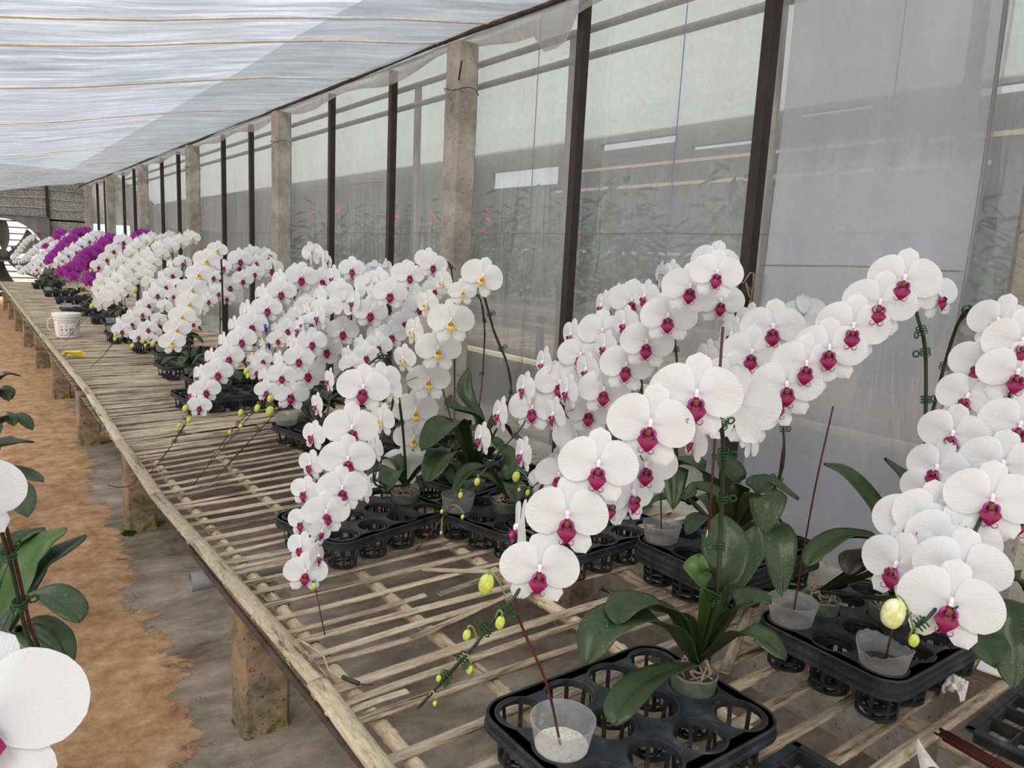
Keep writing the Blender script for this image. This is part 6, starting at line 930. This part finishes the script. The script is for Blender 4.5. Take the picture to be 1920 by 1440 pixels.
{'label': 'fine-flowered white orchid lying low over the far trays', 'pot': [1.3, 12.0, 0.085], 'sprays': [{'f': [[1.182, 12.77, 0.902, 0.082, -0.092, -0.996, -0.0, 0, 'm'], [1.115, 12.814, 0.876, 0.087, -0.689, -0.149, -0.038, 0, 'm'], [1.165, 12.809, 0.902, 0.087, 0.452, -1.142, 0.033, -8, 'm'], [1.108, 12.719, 0.831, 0.091, -0.087, -0.996, 0.002, 0, 'm'], [1.038, 12.764, 0.801, 0.096, -0.685, -0.149, -0.036, 0, 'm'], [1.092, 12.756, 0.827, 0.096, 0.267, -1.153, 0.025, -8, 'm'], [1.034, 12.666, 0.752, 0.101, -0.081, -0.997, 0.004, 0, 'm'], [0.969, 12.709, 0.732, 0.095, -0.682, -0.149, -0.035, 0, 'm'], [1.022, 12.701, 0.758, 0.095, -0.077, -0.997, 0.006, -8, 'm'], [0.97, 12.609, 0.693, 0.1, -0.077, -0.997, 0.006, 0, 'm'], [0.905, 12.652, 0.669, 0.094, -0.679, -0.149, -0.034, 0, 'm'], [0.958, 12.644, 0.695, 0.094, -0.406, -0.655, -0.014, -8, 'm'], [0.906, 12.551, 0.626, 0.099, -0.072, -0.997, 0.008, 0, 'm'], [0.845, 12.592, 0.612, 0.094, -0.677, -0.149, -0.033, 0, 'm'], [0.898, 12.585, 0.638, 0.094, 0.462, 0.569, 0.017, -8, 'm'], [0.851, 12.49, 0.579, 0.099, -0.068, -0.998, 0.009, 0, 'm'], [0.791, 12.53, 0.56, 0.093, -0.675, -0.15, -0.032, 0, 'm'], [0.843, 12.523, 0.586, 0.093, 0.469, -1.144, 0.04, -8, 'm'], [0.797, 12.427, 0.523, 0.098, -0.064, -0.998, 0.011, 0, 'm'], [0.741, 12.463, 0.505, 0.093, -0.672, -0.15, -0.031, 0, 'm'], [0.793, 12.457, 0.531, 0.093, 0.286, -1.154, 0.032, -8, 'm'], [0.751, 12.358, 0.469, 0.097, -0.061, -0.998, 0.012, 0, 'm'], [0.688, 12.401, 0.46, 0.092, -0.67, -0.15, -0.031, 0, 'm'], [0.739, 12.395, 0.485, 0.092, -0.056, -0.998, 0.013, -8, 'm'], [0.691, 12.303, 0.432, 0.097, -0.056, -0.998, 0.013, 0, 'm'], [0.648, 12.333, 0.429, 0.073, -0.668, -0.15, -0.03, 0, 'm'], [0.689, 12.334, 0.454, 0.073, -0.389, -0.656, -0.008, -8, 'm'], [0.655, 12.232, 0.407, 0.077, -0.053, -0.998, 0.014, 0, 'm'], [0.713, 12.193, 0.428, 0.081, -0.677, -0.149, -0.03, 0, 'm'], [0.759, 12.191, 0.453, 0.081, 0.462, 0.569, 0.013, -8, 'm'], [0.827, 12.018, 0.43, 0.086, -0.069, -0.998, 0.014, 0, 'm'], [0.766, 12.062, 0.435, 0.081, -0.674, -0.15, -0.03, 0, 'm'], [0.812, 12.06, 0.46, 0.081, 0.469, -1.144, 0.042, -8, 'm'], [0.762, 11.972, 0.421, 0.085, -0.064, -0.998, 0.014, 0, 'm']], 't': [], 'b': [], 'stem': 1}], 'leaves': [], 'nl': 6, 'pt': 'bag', 'seed': 29, 'lod': 1, 'rise': None, 'group': None},
{'label': 'pale yellow-lipped white orchid, second arch from the fan', 'pot': [1.2, 13.5, 0.085], 'sprays': [{'f': [[1.161, 14.041, 0.858, 0.123, -0.082, -0.997, 0.001, 0, 'y'], [1.083, 14.094, 0.849, 0.11, -0.683, -0.149, -0.038, 0, 'y'], [1.145, 14.081, 0.875, 0.11, 0.459, -1.143, 0.033, -8, 'y'], [1.083, 13.996, 0.821, 0.115, -0.077, -0.997, 0.002, 0, 'y'], [1.013, 14.042, 0.801, 0.105, -0.68, -0.149, -0.037, 0, 'y'], [1.072, 14.03, 0.827, 0.105, 0.275, -1.153, 0.024, -8, 'y'], [1.017, 13.938, 0.762, 0.11, -0.073, -0.997, 0.003, 0, 'y'], [0.923, 13.999, 0.731, 0.129, -0.676, -0.149, -0.035, 0, 'y'], [0.995, 13.978, 0.758, 0.129, -0.066, -0.998, 0.005, -8, 'y'], [0.922, 13.898, 0.682, 0.136, -0.066, -0.998, 0.005, 0, 'y'], [0.861, 13.938, 0.67, 0.108, -0.674, -0.15, -0.035, 0, 'y'], [0.921, 13.925, 0.697, 0.108, -0.398, -0.655, -0.015, -8, 'y'], [0.877, 13.828, 0.64, 0.113, -0.063, -0.998, 0.007, 0, 'y'], [0.815, 13.867, 0.619, 0.103, -0.672, -0.15, -0.034, 0, 'y'], [0.872, 13.856, 0.645, 0.103, 0.455, 0.57, 0.018, -8, 'y'], [0.826, 13.758, 0.579, 0.108, -0.06, -0.998, 0.008, 0, 'y'], [0.757, 13.805, 0.572, 0.102, -0.669, -0.15, -0.033, 0, 'y'], [0.814, 13.795, 0.598, 0.102, 0.476, -1.144, 0.039, -8, 'y'], [0.761, 13.705, 0.547, 0.107, -0.055, -0.998, 0.009, 0, 'y'], [0.69, 13.745, 0.497, 0.091, -0.666, -0.15, -0.031, 0, 'y'], [0.74, 13.739, 0.523, 0.091, 0.295, -1.154, 0.032, -8, 'y'], [0.684, 13.643, 0.429, 0.096, -0.05, -0.999, 0.012, 0, 'y'], [0.659, 13.654, 0.406, 0.081, -0.667, -0.15, -0.03, 0, 'y'], [0.704, 13.652, 0.431, 0.081, -0.051, -0.999, 0.014, -8, 'y'], [0.692, 13.529, 0.364, 0.085, -0.051, -0.999, 0.014, 0, 'y']], 't': [], 'b': [], 'stem': 1}], 'leaves': [], 'nl': 6, 'pt': 'bag', 'seed': 30, 'lod': 1, 'rise': None, 'group': None},
{'label': 'white magenta-lipped orchid arching directly in front of the fan', 'pot': [1.2, 15.5, 0.085], 'sprays': [{'f': [[1.091, 16.378, 0.909, 0.108, -0.066, -0.998, -0.0, 0, 'y'], [1.028, 16.42, 0.895, 0.102, -0.674, -0.15, -0.038, 0, 'y'], [1.085, 16.409, 0.922, 0.102, 0.469, -1.144, 0.032, -8, 'y'], [1.037, 16.314, 0.863, 0.108, -0.063, -0.998, 0.001, 0, 'y'], [0.968, 16.361, 0.853, 0.102, -0.672, -0.15, -0.038, 0, 'y'], [1.024, 16.351, 0.879, 0.102, 0.287, -1.154, 0.022, -8, 'y'], [0.971, 16.26, 0.824, 0.107, -0.06, -0.998, 0.002, 0, 'y'], [0.911, 16.298, 0.805, 0.101, -0.67, -0.15, -0.037, 0, 'y'], [0.967, 16.288, 0.831, 0.101, -0.057, -0.998, 0.003, -8, 'y'], [0.923, 16.189, 0.767, 0.106, -0.057, -0.998, 0.003, 0, 'y'], [0.864, 16.227, 0.747, 0.1, -0.669, -0.15, -0.036, 0, 'y'], [0.919, 16.217, 0.774, 0.1, -0.39, -0.656, -0.017, -8, 'y'], [0.876, 16.117, 0.709, 0.106, -0.054, -0.999, 0.004, 0, 'y'], [0.819, 16.152, 0.685, 0.1, -0.667, -0.15, -0.035, 0, 'y'], [0.875, 16.142, 0.711, 0.1, 0.448, 0.57, 0.02, -8, 'y'], [0.835, 16.04, 0.642, 0.105, -0.052, -0.999, 0.006, 0, 'y'], [0.772, 16.078, 0.616, 0.099, -0.665, -0.15, -0.034, 0, 'y'], [0.827, 16.068, 0.642, 0.099, 0.481, -1.144, 0.037, -8, 'y'], [0.782, 15.969, 0.571, 0.105, -0.049, -0.999, 0.007, 0, 'y'], [0.723, 16.005, 0.547, 0.099, -0.664, -0.15, -0.033, 0, 'y'], [0.778, 15.996, 0.573, 0.099, 0.299, -1.155, 0.029, -8, 'y'], [0.736, 15.896, 0.505, 0.104, -0.046, -0.999, 0.009, 0, 'y'], [0.712, 15.906, 0.486, 0.07, -0.664, -0.15, -0.033, 0, 'y'], [0.751, 15.908, 0.511, 0.07, -0.047, -0.999, 0.01, -8, 'y'], [0.737, 15.787, 0.446, 0.074, -0.047, -0.999, 0.01, 0, 'y']], 't': [], 'b': [], 'stem': 1}], 'leaves': [], 'nl': 6, 'pt': 'bag', 'seed': 31, 'lod': 1, 'rise': None, 'group': None},
{'label': 'few dark purple blooms beside the fan frame at the far end', 'pot': [1.3, 16.6, 0.085], 'sprays': [{'f': [[1.214, 17.307, 0.956, 0.093, -0.07, -0.998, -0.001, 0, 'p'], [1.184, 17.198, 0.929, 0.092, -0.069, -0.998, -0.001, 0, 'p'], [0.79, 17.311, 0.667, 0.064, -0.046, -0.999, 0.005, 0, 'p']], 't': [], 'b': [], 'stem': 1}], 'leaves': [], 'nl': 6, 'pt': 'bag', 'seed': 32, 'lod': 1, 'rise': None, 'group': None},
{'label': 'white orchid leaning in at the left edge, its petals closest to the viewer', 'pot': [-0.05, 1.38, 0.0], 'sprays': [{'f': [[-0.007, 0.627, 0.546, 0.137, -0.145, -0.862, 0.486, 0, 'm'], [-0.032, 0.714, 0.574, 0.127, -0.975, 0.07, 0.212, 0, 'm']], 't': [], 'b': [], 'stem': 1}, {'f': [[-0.011, 0.961, 0.62, 0.109, 0.114, -0.988, 0.099, 0, 'm']], 't': [], 'b': [], 'stem': 0}], 'leaves': [[[[-0.05, 1.38, 0.16], [0.037, 1.602, 0.225], [0.086, 1.655, 0.293], [0.139, 1.672, 0.321]], 0.095], [[[-0.05, 1.38, 0.16], [0.063, 1.631, 0.218], [0.123, 1.673, 0.267], [0.176, 1.701, 0.29]], 0.06], [[[-0.05, 1.38, 0.16], [0.033, 1.506, 0.236], [0.078, 1.433, 0.291], [0.111, 1.358, 0.29], [0.122, 1.322, 0.279]], 0.065], [[[-0.05, 1.38, 0.16], [0.045, 1.445, 0.23], [0.083, 1.321, 0.257], [0.096, 1.245, 0.238]], 0.06], [[[-0.05, 1.38, 0.16], [0.029, 1.453, 0.211], [0.055, 1.342, 0.26], [0.09, 1.252, 0.252]], 0.055], [[[-0.05, 1.38, 0.16], [0.015, 1.65, 0.255], [0.063, 1.7, 0.304], [0.105, 1.72, 0.312]], 0.055]], 'nl': 0, 'pt': 'bag', 'seed': 33, 'lod': 0, 'rise': [[0.059, 1.231, 0.22], [0.041, 1.171, 0.356], [0.026, 1.121, 0.488], [0.011, 1.06, 0.568], [-0.018, 0.97, 0.637], [-0.042, 0.834, 0.626]], 'group': None},
{'label': 'orchid at the left edge showing only broad dark speckled leaves beside the path', 'pot': [-0.04, 2.6, 0.0], 'sprays': [], 'leaves': [[[[-0.04, 2.6, 0.16], [0.033, 2.803, 0.215], [0.106, 2.817, 0.239], [0.154, 2.843, 0.231]], 0.115], [[[-0.04, 2.6, 0.16], [0.03, 2.794, 0.157], [0.11, 2.697, 0.163], [0.164, 2.63, 0.153]], 0.08], [[[-0.04, 2.6, 0.16], [0.046, 2.986, 0.225], [0.095, 3.025, 0.287], [0.111, 3.006, 0.255]], 0.07], [[[-0.04, 2.6, 0.16], [0.028, 2.73, 0.148], [0.088, 2.558, 0.146], [0.107, 2.412, 0.117]], 0.1], [[[-0.04, 2.6, 0.16], [0.024, 3.062, 0.21], [0.12, 3.067, 0.272], [0.165, 3.024, 0.231]], 0.08]], 'nl': 0, 'pt': 'bag', 'seed': 34, 'lod': 0, 'rise': None, 'group': None},
{'label': 'orchid at the left edge showing only two small leaf tips, above the speckled leaves', 'pot': [-0.04, 3.9, 0.0], 'sprays': [], 'leaves': [[[[-0.04, 3.9, 0.16], [0.045, 4.235, 0.152], [0.134, 4.25, 0.24], [0.194, 4.267, 0.232]], 0.08], [[[-0.04, 3.9, 0.16], [0.042, 4.227, 0.102], [0.12, 4.246, 0.171], [0.141, 4.219, 0.117]], 0.11]], 'nl': 0, 'pt': 'bag', 'seed': 35, 'lod': 0, 'rise': None, 'group': None}]
LIPNAME = {'m': 'magenta lip', 'y': 'yellow lip', 'p': 'dark purple lip'}
def orient(fv, roll):
    f = V(fv).normalized(); y = -f; up = V((0, 0, 1)); z = (up-y*up.dot(y)).normalized(); x = y.cross(z)
    return Matrix((x, y, z)).transposed().to_4x4() @ Matrix.Rotation(math.radians(roll), 4, 'Y')
SEGL = lambda P: [(P[i], P[i+1]) for i in range(len(P)-1)]
def near_pt(paths, p):
    best = None; bd = 9
    for P in paths:
        for q in P:
            d = (q-p).length
            if d < bd: bd, best = d, q
    return best, bd
def build_orchid(D):
    r = random.Random(D['seed']*7+1); lod = D['lod']; px, py = D['pot'][:2]
    if D['seed'] >= 33: hz = -.004; hx_, hy_ = px, py
    else:
        h = take(px, py); hx_, hy_, hz = h[0], h[1], h[2]+.016
    O = V((hx_, hy_, hz)); dx = V((hx_-px, hy_-py, 0))
    t_ = thing('orchid', D['label'], 'orchid', O, 0, 'potted moth orchids')
    def W(p): return V(p)-O
    link('pot', BAG, t_); link('potting_bark', SOIL, t_)
    if lod == 0: link('roots', ROOTS[D['seed'] % 3], t_, kind='stuff')
    crown = V((0, 0, .125))
    # leaves
    for k, (pts, wd) in enumerate(D['leaves']):
        P = [crown+V((0, 0, -.005))]+[W(q) for q in pts[1:]]
        me = leaf_mesh(P, wd, lod=0, red=(k % 4 == 3 and D['seed'] in (4, 6)), fresh=(D['seed'] == 1 and k in (4,)) or D['seed'] == 33 and k == 0)
        link('leaf', me, t_)
    for k in range(D['nl']):
        a = 2*math.pi*k/max(1, D['nl'])+r.uniform(-.3, .3); ln = r.uniform(.14, .22); wd = r.uniform(.055, .08)
        dv = V((math.cos(a), math.sin(a), 0))
        if dv.x > 0: ln = min(ln, max(.05, (2.03-hx_)/max(.2, dv.x)))
        ln = ln*(.8 if len(D['leaves']) else 1); up_ = r.uniform(.5, 1.1)
        P = [crown, crown+dv*ln*.35+V((0, 0, ln*.42*up_)), crown+dv*ln*.75+V((0, 0, ln*.45*up_)), crown+dv*ln*1.0+V((0, 0, ln*.18*up_))]
        if len(D['leaves']) > 3: continue
        link('leaf', leaf_mesh(P, wd, lod=lod if D['seed'] > 13 else 0), t_)
    if D['seed'] == 1:
        b_ = MB(); b_.box((0, 0, 0), (.010, .0006, .012), rot=Matrix.Rotation(.5, 3, 'Z')); b_.obj('paper_tag', MAT['label'], t_, W((1.047, 0.799, 0.436)), smooth=False, label='tiny white paper square on a leaf')
    # stems
    paths = []; stem = MB(); sticks = []; clips = []
    def stick_tube(*a): q_ = MB(); q_.tube(*a); sticks.append(q_)
    sr = (.0042 if D['seed'] in (1, 4, 6) else .0034) if lod == 0 else .0035
    for si, S in enumerate(D['sprays']):
        F_ = [f for f in S['f']]
        if not S['stem'] or not F_: continue
        main = [f for f in F_ if not (S.get('auto'))] or F_
        chain = [W(V(f[:3])+V((-f[4], -f[5], 0))*.035+V((0, 0, .012))) for f in F_ if (-f[4]*RF.x-f[5]*RF.y) > .25]
        if len(chain) < 2: chain = [W(V(f[:3])-V(f[4:7])*.035) for f in F_]
        top = chain[0]
        if D['rise'] and si == 0: rise = [crown]+[W(q) for q in D['rise']]
        else:
            a0 = crown+V((r.uniform(-.01, .01), r.uniform(-.01, .01), 0)); k = V((top.x, top.y, 0))*.35
            rise = [a0, a0+V((k.x*.3, k.y*.3, top.z*.4)), a0+V((k.x, k.y, top.z*.8)), V((top.x*.75, top.y*.75, top.z+.0))]
        chn = chain if len(chain) < 6 else chain[:1]+chain[1:-1:2]+chain[-1:]
        P = catmull(rise+chn+[W(q) for q in S['t']], 6); paths.append(P)
        nR = len(rise)*6; n = len(P)
        stem.tube(P, [sr*(1-.55*i/n) for i in range(n)], 7, 0)
        if lod == 0:
            for i, q in enumerate(P[:nR]):
                if i % 4 == 2 and i > 5: clips.append((q, P[min(i+1, n-1)]-q))
            tail = P[-(len(S['t'])*6):] if S['t'] else []
            for i, q in enumerate(tail):
                if i % 6 == 2 and i < len(tail)-6: clips.append((q, tail[min(i+1, len(tail)-1)]-q))
            off = V((.006, .004, 0)); RP = P[:max(2, nR-5)]
            stick_tube([q+off for q in RP[::3]], .0024, 6)
            if D['seed'] == 1: stick_tube([crown+V((.012, 0, -.02)), W((1.021, 0.788, 0.808))], .0026, 6)
        if S['t']:
            e = P[-1]; dvv = (P[-1]-P[-8]).normalized(); g = e+dvv*(.12 if D['seed'] in (3, 8, 9, 11, 13, 17, 18) else .004)
            if (g+O).z < .02: g = e+dvv*(max(0, (e+O).z-.02)/max(.05, -dvv.z))
            stick_tube([P[-20]+V((.004, .003, -.004)), e+V((.004, .003, -.004)), g], .0018, 5)
    allf = [f for S in D['sprays'] for f in S['f']]
    vis = 0
    for i, f in enumerate(allf):
        c = f[8]; p = W(f[:3]); M = orient(f[4:7], f[7]+r.uniform(-4, 4)); s = f[3]
        if vis >= 99: break
        vis += 1
        M = Matrix.Translation(p) @ M @ Matrix.Rotation(r.uniform(-.08, .08), 4, 'X') @ Matrix.Rotation(r.uniform(-.08, .08), 4, 'Z') @ Matrix.Diagonal((s*r.uniform(.97, 1.03), s, s*r.uniform(.96, 1.02), 1))
        fl_ = link('flower', r.choice(FL[(c, lod)]), t_); fl_.matrix_local = M
        lp = link('lip', r.choice(LIP[(c, lod)]), fl_, label=LIPNAME[c])
        back = M @ V((0, .05, -.005))
        if paths:
            q, d = near_pt(paths, back)
            if d < .16: md = (back+q)/2+V((0, 0, .004)); stem.tube([back, md, q], .0016, 5, 1)
            else: stem.tube([back, M @ V((.0, .4, -.05))], .0016, 5, 1)
        else: stem.tube([back, M @ V((.0, .4, -.05))], .0016, 5, 1)
    for S in D['sprays']:
        for k, bdd in enumerate(S['b']):
            p = W(bdd[:3]); ln = bdd[3]; q, d = near_pt(paths, p) if paths else (p+V((.02, 0, .02)), .02)
            ax = V((-.25, .05, -1)).normalized(); base = p-ax*ln*.5
            bo = link('bud', BUDP if (D['seed'] == 6 and k == 0) or (lod == 0 and ln > .033 and D['seed'] == 6) else BUD, t_); R_ = ax.to_track_quat('Z', 'Y').to_matrix().to_4x4()
            bo.matrix_local = Matrix.Translation(base) @ R_ @ Matrix.Diagonal((ln, ln, ln*1.06, 1))
            if d < .2: stem.tube(catmull([q, (q+base)/2+V((0, 0, .012)), base+V((0, 0, .006)), base], 4), .0014, 5, 1)
    if stem.v: stem.obj('flower_stem', [MAT['stem'], MAT['pedicel']], t_)
    for q_ in sticks: q_.obj('support_stick', MAT['stick'], t_)
    for q, d in clips:
        c = link('stem_clip', CLIP, t_); d = d.normalized(); R_ = d.to_track_quat('Z', 'Y').to_matrix().to_4x4() @ Matrix.Rotation(r.uniform(0, 6.28), 4, 'Z') @ Matrix.Scale(1.35, 4); c.matrix_local = Matrix.Translation(q) @ R_
    return t_
for D in PLANTS: build_orchid(D)

# ---------------------------------------------------------------- loose things on the bench
bk = thing('bucket', 'white lidded plastic bucket with a paper label, alone on the far slats', 'bucket', (.735, 7.82, .012), -.3)
b = MB(); b.lathe([(.001, .0), (.088, 0), (.092, .004), (.104, .165), (.112, .166), (.112, .172), (.105, .173), (.106, .186), (.117, .187), (.119, .205), (.119, .218), (.114, .222), (.001, .222)], 40)
me = b.mesh('bucket_body', [MAT['bucket']]); autosmooth(me, 40); link('bucket_body', me, bk)
b = MB(); b.tube([(-.115, 0, .19), (-.150, -.012, .15), (-.155, -.02, .10), (-.135, -.02, .06), (-.115, -.015, .05)], .003, 6); b.obj('handle', MAT['bucket'], bk)
def on_bucket(u, z, dr=.0015): a = -math.pi/2+.12+u; R_ = .092+(z-.004)/.161*.012+dr; return (R_*math.cos(a), R_*math.sin(a), z)
b = MB(); b.grid(lambda u, v: on_bucket(-.62+1.38*u, .025+.118*v), 16, 4); lab = b.obj('paper_label', MAT['label'], bk, label='white label framed in red')
b = MB()
for (u0, u1, z0, z1) in ((-.62, .76, .139, .143), (-.62, .76, .025, .029), (-.62, -.585, .025, .143)): b.grid(lambda u, v: on_bucket(u0+(u1-u0)*u, z0+(z1-z0)*v, .0022), 12, 2, 0)
for (uu, z) in ((-.36, .078), (-.36, .068), (.0, .078)): b.grid(lambda u, v: on_bucket(uu+.13*(u-.5), z+.012*(v-.5), .0022), 3, 3, 0)
for (uu, z, w_, h_) in ((-.42, .105, .06, .012), (-.30, .10, .05, .016), (.02, .108, .05, .02), (.0, .066, .10, .010), (.08, .043, .06, .014), (.38, .088, .34, .006), (.38, .077, .34, .006), (.38, .066, .34, .006), (.30, .045, .14, .016), (.52, .045, .14, .016), (-.3, .045, .3, .004)):
    b.grid(lambda u, v: on_bucket(uu+w_*(u-.5), z+h_*(v-.5), .0022), 3, 2, 1)
b.obj('print', [MAT['redink'], MAT['ink']], lab, smooth=False)
b = MB()
def yl(u, v): return ((u-.5)*.15, (v-.5)*.09*math.sin(math.pi*(.1+.85*u)), .006+.05*math.exp(-((u-.3)/.13)**2)*(1-abs(v-.5)*2)+.008*(v-.5)**2*20)
b.grid(yl, 14, 8); b.grid(lambda u, v: tuple(V(yl(u, v))-V((0, 0, .0015))), 14, 8); o = b.obj('fallen_leaf', MAT['yellowpetal'], None, (.635, 6.42, .014), label='small yellow leaf lying on the slats near the front edge beyond the bare part', cat='leaf'); o.rotation_euler = (0, 0, -.5)
b = MB()
def ts(u, v): return ((u-.5)*.085, (v-.5)*.045, .010+.014*mnoise.noise(V((u*4, v*4, 2)))+.010*mnoise.noise(V((u*11, v*9, 7)))+.012*math.sin(v*3.14))
b.grid(ts, 22, 14); b.grid(lambda u, v: tuple(V(ts(u, v))-V((0, 0, .0012))), 22, 14); o = b.obj('withered_petal', MAT['tissue'], None, (1.69, .60, .018), label='crumpled white withered petal on the slats at the lower right', cat='petal'); o.rotation_euler = (0, 0, .3)
b = MB()
def ts2(u, v): return ((u-.5)*.04*(1-v*.8), v*.05, .012+.02*v+.010*math.sin(u*3.14))
b.grid(ts2, 8, 8); b.grid(lambda u, v: tuple(V(ts2(u, v))-V((0, 0, .001))), 8, 8); o = b.obj('withered_petal', MAT['tissue'], None, (1.365, .50, .012), label='white petal standing on the slats at the bottom edge, right of the small lattice tray', cat='petal'); o.rotation_euler = (0, 0, -.6)
# flat lattice trays and a bundle of sticks on the right one
def lattice(name, label, loc, rz, nx_, ny_, cx, cy, h=.028):
    t_ = thing(name, label, 'tray', loc, rz); b = MB(); X_, Y_ = nx_*cx, ny_*cy
    for i in range(nx_+1): b.box((i*cx-X_/2, 0, h/2), (.004 if 0 < i < nx_ else .008, Y_+.008, h))
    for j in range(ny_+1): b.box((0, j*cy-Y_/2, h/2-.001), (X_, .004 if 0 < j < ny_ else .008, h-.002))
    b.obj('lattice', MAT['tray'], t_, smooth=False)
    b = MB()
    for sg in (-1, 1):
        b.box((sg*(X_/2+.010), 0, h), (.016, Y_+.03, .004)); b.box((0, sg*(Y_/2+.010), h), (X_+.03, .016, .004))
    b.obj('rim', MAT['tray'], t_, smooth=False); return t_
lattice('lattice_tray', 'flat black lattice tray at the lower right corner, under the bundle of sticks', (1.735, .375, .012), .03, 5, 5, .073, .052)
lattice('lattice_tray', 'flat black lattice tray cut by the bottom edge beside the nearest pot tray', (1.07, .53, .012), .02, 4, 5, .06, .05)
st = thing('stick_bundle', 'bundle of dark red sticks lying on the lattice tray at the lower right corner', 'stick', (1.468, 0.531, 0.040), -1.682)
rr = random.Random(8)
for k in range(11):
    b = MB(); yy = (k % 6-2.5)*.0058+rr.uniform(-.001, .001); zz = .0025+(k//6)*.0048; dxx = rr.uniform(-.015, .012)
    b.tube([(dxx-.0, yy, zz), (.2+dxx, yy+rr.uniform(-.003, .003), zz), (.42+dxx, yy*1.5+rr.uniform(-.004, .004), zz)], .0024, 6); b.obj('stick', MAT['stick'], st)
b = MB(); b.box((0, 0, .004), (.09, .06, .004), rot=Matrix.Rotation(.2, 3, 'Z')); o = b.obj('paper_scrap', MAT['label'], None, (1.905, .60, .010), label='pale paper scrap at the wall end of the slats, above the right lattice tray', cat='paper', smooth=False)
# blue-tipped stick among the middle sprays
b = MB(); P_ = [(1.105, 3.301, 0.368), (1.071, 3.304, 0.566)]; b.tube([P_[0], P_[1]], .003, 6, 0); b.tube([V(P_[1]), V(P_[1]).lerp(V(P_[0]), .16)], .0065, 6, 1); b.tube([V(P_[1]).lerp(V(P_[0]), .42), V(P_[1]).lerp(V(P_[0]), .52)], .0065, 6, 1)
b.obj('marker_stick', [MAT['graystick'], MAT['bluetip']], label='thin stick with two blue plastic pieces among the middle sprays', cat='stick')
